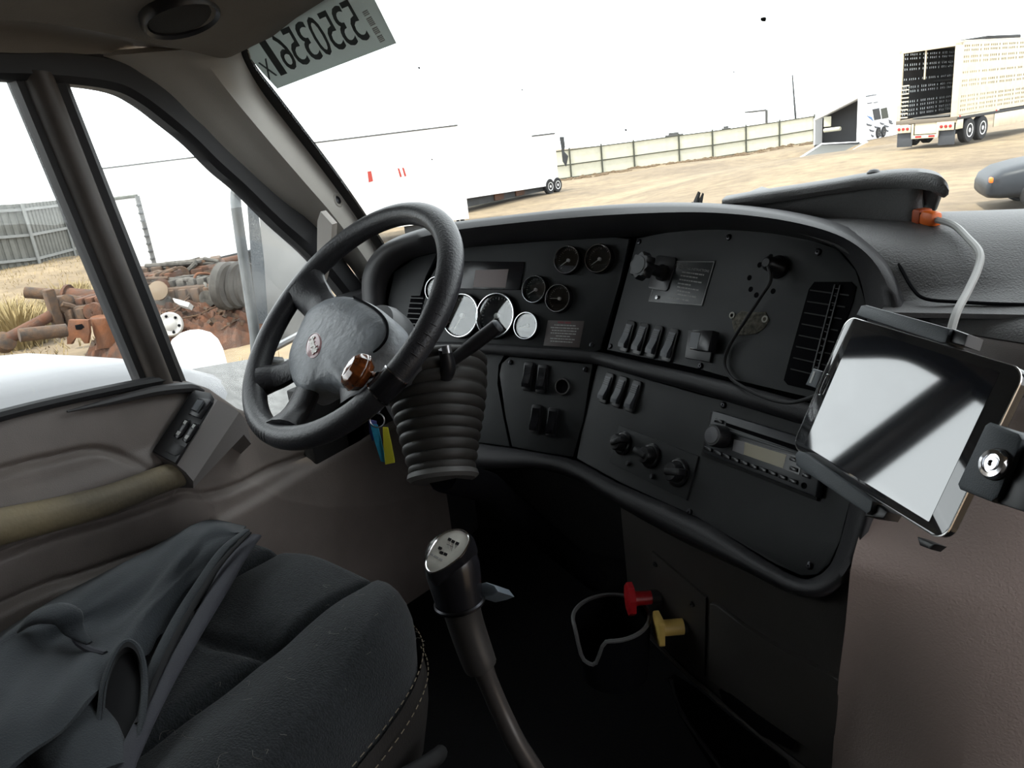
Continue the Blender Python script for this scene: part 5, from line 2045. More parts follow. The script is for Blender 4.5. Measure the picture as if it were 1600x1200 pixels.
GZ = -1.05
ctl = [(x, y, GZ) for x in (-9, -3, 3, 9) for y in (-12, -4, 4, 12)] + [(-11.5, 8.9, GZ), (-9.3, 7, GZ), (-12.6, 5.5, GZ), (0, 17.5, GZ), (8, 30, GZ), (3, 45, GZ - 0.1), (15, 80, GZ - 0.8), (-60, -20, -1.6), (-40, -10, -1.5)]
for q in ((62, 412, 37), (0, 415, 38), (130, 394, 43), (-60, 430, 37), (885, 279, 72), (1118, 246, 79), (1272, 222, 85), (872, 300, 54), (720, 335, 46), (1240, 253, 57), (1400, 214, 62), (250, 470, 26), (330, 455, 27), (392, 440, 29), (420, 425, 40), (560, 385, 39.5), (680, 365, 39), (1402, 234, 38.8), (1515, 229, 36.8), (1600, 206, 44)):
    ctl.append(tuple(gp(*q)))
CX = np.array([c[0] for c in ctl])
CY = np.array([c[1] for c in ctl])
CZ = np.array([c[2] for c in ctl])


def gz(x, y):
    w_ = 1.0 / (((CX - x) ** 2 + (CY - y) ** 2 + 1.5) ** 1.5)
    return float((w_ * CZ).sum() / w_.sum())


gx = np.concatenate([np.arange(-100, -30, 3.0), np.arange(-30, 14, 1.0), np.arange(14, 44, 3.0)])
gy = np.concatenate([np.arange(-40, 0, 4.0), np.arange(0, 60, 1.0), np.arange(60, 126, 3.0)])
bm = B()
rng = random.Random(3)
loft(bm, [[(x, y, gz(x, y) + rng.uniform(-0.015, 0.015)) for y in gy] for x in gx])
gm = bpy.data.materials.new('sandy_ground')
MATS['sandy_ground'] = gm
gm.use_nodes = True
nt = gm.node_tree
bs = nt.nodes['Principled BSDF']
bs.inputs['Roughness'].default_value = 0.95
tc = nt.nodes.new('ShaderNodeTexCoord')
n1 = nt.nodes.new('ShaderNodeTexNoise')
n1.inputs['Scale'].default_value = 0.11
n1.inputs['Detail'].default_value = 9
n1.inputs['Roughness'].default_value = 0.62
r1 = nt.nodes.new('ShaderNodeValToRGB')
r1.color_ramp.elements[0].position = 0.33
r1.color_ramp.elements[0].color = (0.100, 0.070, 0.042, 1)
r1.color_ramp.elements[1].position = 0.66
r1.color_ramp.elements[1].color = (0.215, 0.160, 0.095, 1)
n2 = nt.nodes.new('ShaderNodeTexNoise')
n2.inputs['Scale'].default_value = 1.3
n2.inputs['Detail'].default_value = 9
n2.inputs['Roughness'].default_value = 0.75
mx = nt.nodes.new('ShaderNodeMixRGB')
mx.blend_type = 'MULTIPLY'
mx.inputs[0].default_value = 0.7
r2 = nt.nodes.new('ShaderNodeValToRGB')
r2.color_ramp.elements[0].position = 0.35
r2.color_ramp.elements[0].color = (0.42, 0.39, 0.36, 1)
r2.color_ramp.elements[1].position = 0.6
r2.color_ramp.elements[1].color = (1, 1, 1, 1)
nt.links.new(tc.outputs['Object'], n1.inputs['Vector'])
nt.links.new(tc.outputs['Object'], n2.inputs['Vector'])
nt.links.new(n1.outputs['Fac'], r1.inputs['Fac'])
nt.links.new(n2.outputs['Fac'], r2.inputs['Fac'])
nt.links.new(r1.outputs['Color'], mx.inputs[1])
nt.links.new(r2.outputs['Color'], mx.inputs[2])
nt.links.new(mx.outputs[0], bs.inputs['Base Color'])
part('ground', bm, 'sandy_ground', None, 'pale sandy yard ground outside the truck', 'ground', kind='structure', angle=180)


def V2(p):
    return Vector((p[0], p[1], 0))


def wallbox(bm, a, b, z0, z1, t):
    """upright slab between ground points a and b"""
    a, b = Vector((a[0], a[1], 0)), Vector((b[0], b[1], 0))
    n = Vector((-(b - a).y, (b - a).x, 0)).normalized() * t / 2
    lo = [a + n, b + n, b - n, a - n]
    z0 = z0 if isinstance(z0, tuple) else (z0, z0)
    z1 = z1 if isinstance(z1, tuple) else (z1, z1)
    zz0 = [z0[0], z0[1], z0[1], z0[0]]
    zz1 = [z1[0], z1[1], z1[1], z1[0]]
    loft(bm, [[Vector((p.x, p.y, z)) for p, z in zip(lo, zz0)], [Vector((p.x, p.y, z)) for p, z in zip(lo, zz1)]], closed=True, cap0=True, cap1=True)


# --- far fence, bay by bay
FF = empty('yard_fence', gp(1000, 262, 75), 'pale far fence of panels between dark posts at the yard edge', 'fence')
fpx = [(840, 285, 71), (893, 278, 72.3), (942, 271, 73.8), (992, 264, 75.4), (1062, 254, 77.4), (1114, 247, 79), (1166, 239, 81), (1218, 231, 83), (1272, 222, 85)]
fp = [gp(*q) for q in fpx]
Hf = 2.55
for a, b in zip(fp, fp[1:]):
    bm = B()
    wallbox(bm, a, b, (a.z - 0.2, b.z - 0.2), (a.z + Hf - 0.05, b.z + Hf - 0.05), 0.04)
    part('fence_panel', bm, 'fence_far', FF)
    for k, f in enumerate((0.02, 0.47, 0.97)):
        off = (CAM - a)
        off.z = 0
        off = off.normalized() * 0.09
        bm = B()
        wallbox(bm, a + off, b + off, (a.z + Hf * f - 0.04, b.z + Hf * f - 0.04), (a.z + Hf * f + 0.05, b.z + Hf * f + 0.05), 0.06)
        part('rail', bm, 'fence_post', FF)
for a in fp:
    off = (CAM - a)
    off.z = 0
    off = off.normalized() * 0.12
    bm = B()
    tube(bm, [a + off + Vector((0, 0, -0.2)), a + off + Vector((0, 0, Hf + 0.12))], 0.075, seg=8)
    part('post', bm, 'fence_post', FF)
# --- left fence, nearer, with ribbed sheets
LFN = empty('metal_fence', gp(40, 412, 37), 'grey ribbed metal fence with rails seen through the driver window', 'fence')
lpx = [(-70, 432, 36.2), (-10, 419, 36.6), (62, 411, 37.2), (117, 396, 40.5), (132, 391, 42.5), (170, 385, 45)]
lpz = [gp(*q) for q in lpx]
Hl = 2.42
for a, b in zip(lpz, lpz[1:]):
    L_ = (b - a).length
    nr = max(6, int(L_ / 0.30))
    pts = []
    nrm = Vector((-(b - a).y, (b - a).x, 0)).normalized()
    for k in range(nr):
        for s, o in ((0.0, 0.0), (0.55, 0.0), (0.65, 0.05), (0.9, 0.05)):
            p = a.lerp(b, (k + s) / nr)
            pts.append(p + nrm * o)
    pts.append(b.copy())
    bm = B()
    loft(bm, [[p + Vector((0, 0, -0.3)) for p in pts], [p + Vector((0, 0, Hl)) for p in pts]])
    thicken(bm, 0.01)
    part('fence_panel', bm, 'fence_grey', LFN, angle=15)
    off = (CAM - a)
    off.z = 0
    off = off.normalized() * 0.10
    for f in (0.08, 0.48, 0.90):
        bm = B()
        wallbox(bm, a + off, b + off, (a.z + Hl * f - 0.05, b.z + Hl * f - 0.05), (a.z + Hl * f + 0.06, b.z + Hl * f + 0.06), 0.06)
        part('rail', bm, 'fence_rail', LFN)
for a in lpz:
    off = (CAM - a)
    off.z = 0
    off = off.normalized() * 0.18
    bm = B()
    tube(bm, [a + off + Vector((0, 0, -0.3)), a + off + Vector((0, 0, Hl + 0.02))], 0.06, seg=8)
    part('post', bm, 'fence_rail', LFN)


# --- white trailers
def tri(p, q, z):
    return Vector((p.x, p.y, z))


WT = empty('white_trailer', gp(800, 320, 50), 'white box trailer with dark underside in front of the far fence', 'trailer')
a, b = gp(720, 335, 46), gp(874, 300, 54)
fw = (V2(b) - V2(a)).normalized()
sd_ = Vector((fw.y, -fw.x, 0))
if sd_.dot(V2(CAM) - V2(a)) > 0:
    sd_ = -sd_
bm = B()
q = [V2(a), V2(b), V2(b) + sd_ * 2.5, V2(a) + sd_ * 2.5]
zb, zt = gp(718, 312, 46).z, gp(869, 208, 54).z
zb2 = gp(872, 288, 54).z
loft(bm, [[Vector((p.x, p.y, z)) for p, z in zip(q, (zb, zb2, zb2, zb))], [Vector((p.x, p.y, zt)) for p in q]], closed=True, cap0=True, cap1=True)
part('box_body', bm, 'white_paint', WT)
bm = B()
rl = [V2(a).lerp(V2(b), t) - sd_ * 0.02 for t in (0.75, 1.0)]
tube(bm, [Vector((p.x, p.y, zt)) for p in rl], 0.05, seg=6)
part('roof_rail', bm, 'roof_grey', WT)
bm = B()
qi = [V2(a).lerp(V2(b), 0.01) + sd_ * 0.25, V2(a).lerp(V2(b), 0.95) + sd_ * 0.25, V2(a).lerp(V2(b), 0.95) + sd_ * 2.2, V2(a).lerp(V2(b), 0.01) + sd_ * 2.2]
loft(bm, [[Vector((p.x, p.y, zb - 0.55)) for p in qi], [Vector((p.x, p.y, zb + 0.05)) for p in qi]], closed=True, cap0=True, cap1=True)
part('undercarriage', bm, 'under_dark', WT)
for t in (0.34, 0.55):
    bm = B()
    p = V2(a).lerp(V2(b), t) + sd_ * 0.2
    wallbox(bm, p, p + fw * 0.9, zb - 0.5, zb - 0.1, 0.1)
    part('side_box', bm, 'rust', WT)


def wheel(parent, c, axis, R, W, rim='white_paint', name='wheel'):
    M = axis_mat(c, axis)
    bm = B()
    lathe(bm, [(R * 0.55, -W / 2), (R * 0.92, -W / 2), (R, -W * 0.35), (R, W * 0.35), (R * 0.92, W / 2), (R * 0.55, W / 2)], M, 28)
    w_ = part(name, bm, 'tyre', parent)
    bm = B()
    lathe(bm, [(R * 0.56, W * 0.30), (R * 0.56, W * 0.52), (R * 0.48, W * 0.50), (R * 0.40, W * 0.36), (R * 0.2, W * 0.36), (R * 0.17, W * 0.52), (0.01, W * 0.54)], M, 24)
    lathe(bm, [(R * 0.56, -W * 0.30), (R * 0.56, -W * 0.52), (R * 0.4, -W * 0.36), (0.01, -W * 0.36)], M, 24)
    part('wheel_rim', bm, rim, w_)
    return w_


for t in (0.90, 0.985):
    p = V2(a).lerp(V2(b), t) + sd_ * 0.1
    gzp = a.z + (b.z - a.z) * t
    wheel(WT, Vector((p.x, p.y, gzp + 0.5)), -sd_, 0.5, 0.3)
bm = B()
p = V2(a).lerp(V2(b), 0.06) + sd_ * 0.3
wallbox(bm, p, p + fw * 0.25, a.z, zb, 0.2)
part('landing_leg', bm, 'under_dark', WT)
# torn dark flap at its far end
bm = B()
e = gp(878, 240, 53.6)
pts = [gp(874, 214, 53.6), gp(880, 214, 53.6), gp(882, 230, 53.6), gp(880, 236, 53.6), gp(887, 244, 53.6), gp(884, 260, 53.6), gp(879, 252, 53.6), gp(877, 232, 53.6)]
loft(bm, [[p + Vector((0, 0.1, 0)) for p in pts], pts], closed=True, cap0=True, cap1=True)
part('torn_flap', bm, 'under_dark', WT)

LT = empty('long_trailer', gp(430, 340, 40), 'long white trailer with red marks behind the steering wheel and door window', 'trailer')
a, b = gp(120, 268, 42), gp(715, 195.5, 39)
fw = (V2(b) - V2(a)).normalized()
sd_ = Vector((fw.y, -fw.x, 0))
if sd_.dot(V2(CAM) - V2(a)) > 0:
    sd_ = -sd_
q = [V2(a), V2(b), V2(b) + sd_ * 2.5, V2(a) + sd_ * 2.5]
zt = [a.z, b.z, b.z, a.z]
bm = B()
loft(bm, [[Vector((p.x, p.y, -2.45)) for p in q], [Vector((p.x, p.y, z)) for p, z in zip(q, zt)]], closed=True, cap0=True, cap1=True)
part('box_body', bm, 'white_paint', LT)
bm = B()
tube(bm, [a - sd_ * 0.03, b - sd_ * 0.03], 0.035, seg=6)
part('roof_rail', bm, 'roof_grey', LT)
for px in ([(574, 268), (580, 267), (583, 283), (576, 285)], [(621, 263), (624, 263), (628, 276), (625, 277)], [(628, 262), (631, 262), (635, 275), (632, 276)]):
    pts = []
    for x, y in px:
        v = ray(x, y)
        n_ = sd_
        pts.append(CAM + v * ((a - CAM).dot(n_) / v.dot(n_)) - sd_ * 0.02)
    bm = B()
    loft(bm, [[p - sd_ * -0.03 for p in pts], pts], closed=True, cap0=True, cap1=True)
    part('red_mark', bm, mat('mark_red', (0.30, 0.03, 0.02), 0.6), LT)
for t in (0.08, 0.14, 0.9, 0.96):
    p = V2(a).lerp(V2(b), t) + sd_ * 0.15
    wheel(LT, Vector((p.x, p.y, gz(p.x, p.y) + 0.5)) + sd_ * 0.2, -sd_, 0.5, 0.3)
bm = B()
for t in (0.1, 0.9):
    p = V2(a).lerp(V2(b), t)
    wallbox(bm, p + sd_ * 0.3 - fw * 1.5, p + sd_ * 0.3 + fw * 1.5, gz(p.x, p.y) + 0.05, -2.4, 0.2)
    wallbox(bm, p + sd_ * 2.2 - fw * 1.5, p + sd_ * 2.2 + fw * 1.5, gz(p.x, p.y) + 0.05, -2.4, 0.2)
part('bogie_frame', bm, 'under_dark', LT)

BT = empty('box_truck', gp(250, 430, 26), 'white box truck body with dark corner edge behind the scrap heap', 'truck')
c1t, c1b = gp(214, 306, 26), gp(250, 424, 26)
c0 = gp(118, 318, 28)
c2 = gp(392, 278, 29)
q = [V2(c0), V2(c1t), V2(c2), V2(c2) + V2(c0) - V2(c1t)]
bm = B()
zt = [c0.z, c1t.z, c2.z, c2.z]
loft(bm, [[Vector((p.x, p.y, c1b.z)) for p in q], [Vector((p.x, p.y, z)) for p, z in zip(q, zt)]], closed=True, cap0=True, cap1=True)
part('box_body', bm, 'white_paint', BT)
bm = B()
tube(bm, [Vector((c1t.x, c1t.y, c1b.z)), c1t], 0.07, seg=6)
part('corner_post', bm, 'grey_cowl', BT)
bm = B()
tube(bm, [c1t, c1t.lerp(c0, 0.45)], 0.055, seg=6)
part('roof_edge', bm, 'fence_post', BT)
bm = B()
k = 0
for k in range(9):
    p = Vector((c1t.x, c1t.y, c1b.z)).lerp(c1t, 0.08 + k * 0.1) + Vector((0.05, -0.05, 0))
    box(bm, p, (0.12, 0.12, 0.06), bev=0.01)
part('hinges', bm, 'under_dark', BT)
bm = B()
wallbox(bm, c1t.lerp(c0, .5), c2, gz(c1t.x, c1t.y) + 0.5, c1b.z, 1.2)
part('chassis', bm, 'under_dark', BT)
for t in (0.25, 0.8):
    p = V2(c1t).lerp(V2(c2), t) + (V2(c0) - V2(c1t)).normalized() * 0.6
    wheel(BT, Vector((p.x, p.y, gz(p.x, p.y) + 0.48)), (CAM - p).normalized().xy.to_3d(), 0.48, 0.28)

# --- livestock trailer
rl, rr = gp(1402, 232, 38.8), gp(1492, 229, 37.4)
ax_f = Vector((0.36, 0.933, 0)).normalized()
ax_r = Vector((ax_f.y, -ax_f.x, 0))
W_ = 2.5
o = V2(rr)
z0 = -1.02
MLV = Matrix(((ax_r.x, ax_f.x, 0, o.x - ax_r.x * W_), (ax_r.y, ax_f.y, 0, o.y - ax_r.y * W_), (0, 0, 1, z0), (0, 0, 0, 1)))
CT = empty('livestock_trailer', MLV @ Vector((1.25, 5, 0)), 'cream livestock trailer with punched sides and open dark rear', 'trailer')
LEN, HT, FLR = 14.0, 3.95, 1.05


def perforated(x, t, ylen, z_lo, z_hi, rows, skip=None):
    bm = B()
    zc = z_lo
    for (zr, h) in rows:
        box(bm, (x, ylen / 2, (zc + zr) / 2), (t, ylen, zr - zc))
        y = 0.0
        k = 0
        while y < ylen:
            wd = 0.16 if k % 4 == 3 else 0.06
            if k % 8 in (0,):
                wd = 0.22
            box(bm, (x, y + wd / 2, zr + h / 2), (t, wd, h))
            y += wd + 0.11
            k += 1
        zc = zr + h
    box(bm, (x, ylen / 2, (zc + z_hi) / 2), (t, ylen, z_hi - zc))
    bm.transform(MLV)
    return bm


rows_ = [(1.30, 0.09), (1.47, 0.09), (1.66, 0.09), (1.83, 0.09), (2.25, 0.09), (2.42, 0.09), (2.75, 0.08), (3.15, 0.09), (3.33, 0.09), (3.58, 0.08), (3.74, 0.08)]
part('side_wall', perforated(W_ - 0.03, 0.05, LEN, FLR + 0.1, HT, rows_), 'trailer_cream', CT)
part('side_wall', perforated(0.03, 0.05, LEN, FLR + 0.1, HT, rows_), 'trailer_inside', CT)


def lbox(name, c, s, m, bev=0.01, label=None, par=None):
    bm = B()
    box(bm, c, s, MLV, bev)
    return part(name, bm, m, par or CT, label)


lbox('roof', (W_ / 2, LEN / 2, HT + 0.02), (W_, LEN, 0.05), 'trailer_cream')
lbox('floor_deck', (W_ / 2, LEN / 2, FLR), (W_, LEN, 0.12), 'trailer_dark')
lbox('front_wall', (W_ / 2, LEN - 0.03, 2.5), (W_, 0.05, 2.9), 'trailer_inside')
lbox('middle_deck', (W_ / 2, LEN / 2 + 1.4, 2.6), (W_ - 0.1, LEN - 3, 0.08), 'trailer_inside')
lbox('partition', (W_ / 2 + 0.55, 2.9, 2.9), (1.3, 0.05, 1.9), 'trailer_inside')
lbox('corner_post', (0.08, 0.04, 2.5), (0.16, 0.10, 2.9), 'trailer_cream')
lbox('corner_post', (W_ - 0.13, 0.04, 2.5), (0.26, 0.10, 2.9), 'trailer_cream')
lbox('header', (W_ / 2, 0.04, HT - 0.06), (W_, 0.10, 0.14), 'trailer_cream')
lbox('gate_bar', (W_ * 0.42, 0.10, 3.3), (0.06, 0.06, 1.2), 'trailer_cream')
for k in range(9):
    lbox('ladder_rung', (0.30, 0.02, 1.25 + k * 0.16), (0.34, 0.04, 0.05), 'trailer_cream', 0.005)
lbox('ramp_plate', (W_ / 2 + 0.1, 0.8, FLR + 0.14), (1.5, 1.2, 0.05), mat('ramp_grey', (0.11, 0.105, 0.10), 0.5))
lbox('sill_beam', (W_ / 2, 0.02, FLR), (W_, 0.10, 0.16), mat('sill_brown', (0.14, 0.115, 0.09), 0.6))
for xx in (0.34, W_ - 0.40):
    lp_ = lbox('light_panel', (xx, 0.0, 0.78), (0.62, 0.06, 0.32), 'trailer_cream')
    for dx in (-0.18, 0.0, 0.18):
        bm = B()
        lathe(bm, [(0.062, 0), (0.062, 0.03), (0.05, 0.045), (0.01, 0.05)], MLV @ axis_mat((xx + dx, -0.03, 0.78), (0, -1, 0)), 14)
        part('tail_light', bm, 'lamp_red', lp_)
lbox('bumper', (W_ / 2, 0.0, 0.42), (1.1, 0.08, 0.14), 'trailer_cream')
lbox('bumper_upright', (W_ / 2 - 0.52, 0.0, 0.70), (0.08, 0.08, 0.5), 'trailer_cream')
lbox('bumper_upright', (W_ / 2 + 0.52, 0.0, 0.70), (0.08, 0.08, 0.5), 'trailer_cream')
lbox('rear_plate', (W_ / 2, 0.04, 0.75), (0.9, 0.04, 0.45), 'trailer_cream')
for xx in (-0.25, 0.30):
    lbox('reflector_tape', (W_ / 2 + xx, -0.045, 0.43), (0.26, 0.012, 0.08), 'lamp_red', 0.002)
for xx in (0.36, W_ - 0.40):
    lbox('mud_flap', (xx, 0.10, 0.34), (0.66, 0.03, 0.62), mat('flap_grey', (0.045, 0.048, 0.055), 0.7))
lbox('skirt_panel', (W_ - 0.03, 4.0 + 4.0, 0.75), (0.05, 9.0, 0.62), 'trailer_cream')
lbox('fender_panel', (W_ - 0.03, 2.0, 1.13), (0.05, 3.8, 0.16), 'trailer_cream')
lbox('fender_panel', (W_ - 0.03, 0.32, 0.85), (0.05, 0.55, 0.45), 'trailer_cream')
lbox('axle_box', (W_ / 2, 2.0, 0.55), (1.0, 2.6, 0.4), 'under_dark')
for k, yy in enumerate((1.25, 2.45)):
    for xx, sgn_ in ((W_ - 0.16, 1), (0.16, -1)):
        wheel(CT, MLV @ Vector((xx, yy, 0.50)), ax_r * sgn_, 0.50, 0.30)
lbox('side_lamp', (W_ + 0.005, 0.25, 1.12), (0.02, 0.10, 0.06), 'lamp_red', 0.003)
lbox('side_lamp', (W_ + 0.005, 3.6, 1.12), (0.02, 0.10, 0.06), 'lamp_red', 0.003)
lbox('roof_tarp', (W_ / 2 + 0.5, 4.2, HT + 0.12), (1.2, 3.2, 0.16), 'tyre', 0.05)

# --- toy-hauler caravan with its ramp down
RV = empty('caravan', gp(1340, 228, 60), 'white caravan with open dark rear and lowered ramp beside the livestock trailer', 'caravan')
A0, A1, A2, A3 = gp(1273, 187, 62.5), gp(1342, 151.5, 60), gp(1354, 221, 60), gp(1281, 226, 62.5)
rw = (V2(A1) - V2(A0))
fwv = Vector((-rw.y, rw.x, 0)).normalized()
if fwv.y < 0:
    fwv = -fwv
face = [A0, A1, Vector((A1.x, A1.y, A2.z)), Vector((A0.x, A0.y, A3.z))]
bk_ = fwv * 7.0
S0, S1_ = gp(1400, 143, 66), gp(1400, 207, 66)
sdv = (V2(S1_) - V2(A1)).normalized()
bm = B()
far = [p + sdv * 7 for p in face]
# roof, left wall, floor, side wall as slabs
for i, j in ((0, 1), (3, 0)):
    pts = [face[i], face[j], far[j], far[i]]
    loft(bm, [pts, [p + Vector((0, 0, 0.06)) for p in pts]], closed=True, cap0=True, cap1=True)
part('shell', bm, 'white_panel', RV)
bm = B()
pts = [face[1], face[2], far[2], far[1]]
offn = Vector((sdv.y, -sdv.x, 0)) * 0.05
loft(bm, [pts, [p + offn for p in pts]], closed=True, cap0=True, cap1=True)
sw_ = part('side_wall', bm, 'white_panel', RV)
bm = B()
ins = [p + sdv * 1.2 for p in face]
loft(bm, [ins, [p + sdv * 0.1 for p in ins]], closed=True, cap0=True, cap1=True)
pts = [face[3], face[2], far[2], far[3]]
loft(bm, [pts, [p + Vector((0, 0, -0.5)) for p in pts]], closed=True, cap0=True, cap1=True)
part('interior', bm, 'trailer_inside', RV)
bm = B()
for i in range(4):
    if i == 2:
        continue
    tube(bm, [face[i], face[(i + 1) % 4]], 0.10 if i == 0 else 0.06, seg=6)
part('rear_frame', bm, 'white_panel', RV)
bm = B()
box(bm, (0, 0, 0), (0.5, 0.05, 0.7), T(*(gp(1293, 190, 62.0))) , 0.02)
part('inner_window', bm, 'fence_far', RV)
bm = B()
tube(bm, [gp(1288, 204, 61.9), gp(1313, 201, 61.2)], 0.14, seg=8)
part('bench', bm, 'fence_far', RV)


def onside(px, py, h=0.06):
    n_ = Vector((sdv.y, -sdv.x, 0))
    v = ray(px, py)
    return CAM + v * ((A1 - CAM).dot(n_) / v.dot(n_)) + n_ * (h if n_.dot(CAM - A1) > 0 else -h)


def sidepatch(name, px, m, h=0.08):
    bm = B()
    f_ = [onside(x, y, h) for x, y in px]
    b_ = [onside(x, y, 0.0) for x, y in px]
    loft(bm, [b_, f_], closed=True, cap0=True, cap1=True)
    return part(name, bm, m, RV)


sidepatch('window', [(1362, 171), (1372, 169), (1375, 186), (1365, 188)], 'trailer_dark')
sidepatch('window', [(1375, 170), (1384, 168), (1387, 184), (1377, 186)], 'fence_post')
sidepatch('stripe', [(1353, 181), (1360, 183), (1363, 189)], 'blue_stripe')
rs = random.Random(5)
for (x, y, wd) in ((1357, 195, 9), (1370, 199, 10), (1377, 193, 7), (1384, 197, 8), (1361, 204, 8), (1374, 205, 7), (1362, 212, 5), (1376, 212, 6), (1391, 192, 7), (1390, 189, 6), (1385, 204, 5)):
    sidepatch('stripe', [(x - wd / 2, y - 2), (x + wd / 2, y + 0.5), (x + wd / 2 - 2, y + 2.5), (x - wd / 2 + 1, y + 1)], 'grey_stripe')
for q in (((1352, 150), (1368, 147), (1368, 148.6), (1352, 151.6)), ((1354, 161), (1361, 160), (1361, 161.4), (1354, 162.4)), ((1364, 160), (1370, 159), (1370, 160.2), (1364, 161.2))):
    sidepatch('vent_slot', q, 'grey_stripe')
# ramp
rp = [gp(1284, 226, 62.2), gp(1354, 223, 60), gp(1313, 248, 57.5), gp(1240, 254, 58)]
bm = B()
rc = sum(rp, Vector()) / 4
tube(bm, rp, 0.11, seg=6, closed=True)
rmp = part('ramp_frame', bm, 'white_panel', RV)
bm = B()
loft(bm, [rp, [p + Vector((0, 0, -0.06)) for p in rp]], closed=True, cap0=True, cap1=True)
part('ramp_mesh', bm, mat('ramp_mesh_grey', (0.075, 0.075, 0.072), 0.7), rmp)
pw = V2(A1).lerp(V2(A1 + sdv * 7), 0.5)
for dd in (3.2, 4.1):
    p = V2(A1) + sdv * dd
    zz = gz(p.x, p.y)
    wheel(RV, Vector((p.x, p.y, zz + 0.38)), Vector((sdv.y, -sdv.x, 0)), 0.38, 0.24, 'ramp_grey')
bm = B()
p = V2(A1) + sdv * 1.5 - rw * 0.1
wallbox(bm, p, p + sdv * 4.5, gz(p.x, p.y) + 0.3, A2.z - 0.3, 0.3)
part('chassis', bm, 'under_dark', RV)

# --- far things over the fence
bm = B()
tube(bm, [gp(1244, 235, 110), gp(1243, 183, 110), gp(1238, 117, 110)], [0.16, 0.14, 0.08], seg=8)
UP = part('utility_pole', bm, 'under_dark', None, 'thin dark pole rising behind the far fence', 'pole')
FB = empty('far_building', gp(1188, 200, 112), 'pale flat-roofed shed behind the far fence', 'building')
bm = B()
a, b = gp(1171, 215, 112), gp(1204, 210, 112)
zt = gp(1186, 173, 112).z
wallbox(bm, a, b, min(a.z, b.z) - 1, zt, 4)
part('walls', bm, 'white_paint', FB)
bm = B()
tube(bm, [Vector((p.x, p.y - 2.1, zt)) for p in (a, b)], 0.10, seg=6)
part('roof_edge', bm, 'roof_grey', FB)
bm = B()
tube(bm, [Vector((b.x, b.y - 2.1, zt)), Vector((b.x, b.y - 2.1, zt - 1.6))], 0.16, seg=6)
part('downpipe', bm, 'roof_grey', FB)
for i, (x0, x1, y, d, lb_) in enumerate(((1040, 1068, 207, 108, 'dark vehicle roof showing over the far fence'), (1128, 1142, 197, 108, 'small dark roof just over the far fence left of the shed'), (930, 975, 226, 104, 'low dark scrap row over the far fence near the white trailer'))):
    bm = B()
    a, b = gp(x0, y + 25, d), gp(x1, y + 20, d)
    zt = gp((x0 + x1) / 2, y, d).z
    wallbox(bm, a, b, a.z, zt - 0.25, 1.6)
    wallbox(bm, a.lerp(b, 0.2), a.lerp(b, 0.75), zt - 0.3, zt, 1.3)
    part('far_vehicle', bm, 'roof_grey', None, lb_, 'vehicle')

# --- dark car at the right edge
CAR = empty('parked_car', gp(1620, 330, 17), 'dark blue grey car nosing in at the right edge outside', 'car')
co_ = gp(1543, 331, 17.2)
cfw = Vector((0.98, 0.2, 0)).normalized()
crt = Vector((-cfw.y, cfw.x, 0))
MCA = Matrix(((cfw.x, crt.x, 0, co_.x), (cfw.y, crt.y, 0, co_.y), (0, 0, 1, GZ), (0, 0, 0, 1)))
bm = B()
secs = [(0.0, 0.30, 0.55, 0.62), (0.06, 0.24, 0.68, 0.74), (0.25, 0.22, 0.80, 0.82), (0.6, 0.22, 0.88, 0.86), (1.2, 0.22, 0.96, 0.88), (2.0, 0.22, 1.0, 0.9), (3.2, 0.22, 1.02, 0.9), (4.2, 0.24, 0.95, 0.86), (4.4, 0.35, 0.8, 0.75)]
rows = []
for x, zl_, zh, hw in secs:
    rows.append([MCA @ Vector((x, 0.9 + hw * math.copysign(abs(cos(a_)) ** 0.45, cos(a_)), (zl_ + zh) / 2 + (zh - zl_) / 2 * math.copysign(abs(sin(a_)) ** 0.45, sin(a_)))) for a_ in np.linspace(0, 2 * pi, 29)[:-1]])
loft(bm, rows, closed=True, cap0=True, cap1=True)
part('body', bm, 'car_dark', CAR, angle=60)
bm = B()
rows = []
for x, zh, hw in ((1.3, 0.95, 0.72), (1.9, 1.40, 0.62), (3.1, 1.45, 0.62), (3.8, 1.0, 0.7)):
    rows.append([MCA @ Vector((x, 0.9 + hw * sx_, z_)) for sx_, z_ in ((-1, 0.9), (-1, zh - 0.1), (-0.85, zh), (0.85, zh), (1, zh - 0.1), (1, 0.9))])
loft(bm, rows, closed=True, cap0=True, cap1=True)
part('cabin', bm, 'black_gloss', CAR)
for x in (0.85, 3.5):
    for yy in (0.12, 1.68):
        wheel(CAR, MCA @ Vector((x, yy, 0.32)), crt * (-1 if yy < 1 else 1), 0.32, 0.22, 'steel')
bm = B()
box(bm, (0.02, 0.05, 0.62), (0.06, 0.14, 0.10), MCA, 0.02)
part('indicator', bm, 'orange_plastic', CAR)

# --- silver vehicle alongside, below the driver window
SV = empty('silver_vehicle', (-2.6, 0.2, GZ), 'silver vehicle parked right beside the driver door', 'vehicle')
bm = B()
secs = []
zt = 0.73
for y in np.linspace(-2.0, 1.62, 24):
    t = (y + 2.0) / 3.62
    front = max(0, (t - 0.82) / 0.18)
    hw = 0.72 * (1 - 0.25 * front ** 2)
    top_ = 0.93 - 0.13 * max(0, (y - 0.5)) ** 1.2 - 0.22 * front ** 2.5
    row = []
    for a_ in np.linspace(0, pi, 25):
        c, s = cos(a_), sin(a_)
        row.append(Vector((-2.10 + hw * math.copysign(abs(c) ** 0.55, c), y, GZ + 0.4 + (top_ - GZ - 0.4) * abs(s) ** 0.40 + 0.025 * math.exp(-((c - 0.35) / 0.2) ** 2))))
    secs.append(row)
loft(bm, secs)
cap = secs[-1]
bm.faces.new([bm.verts.new(p) for p in cap])
part('bonnet', bm, 'silver_paint', SV, angle=60)
bm = B()
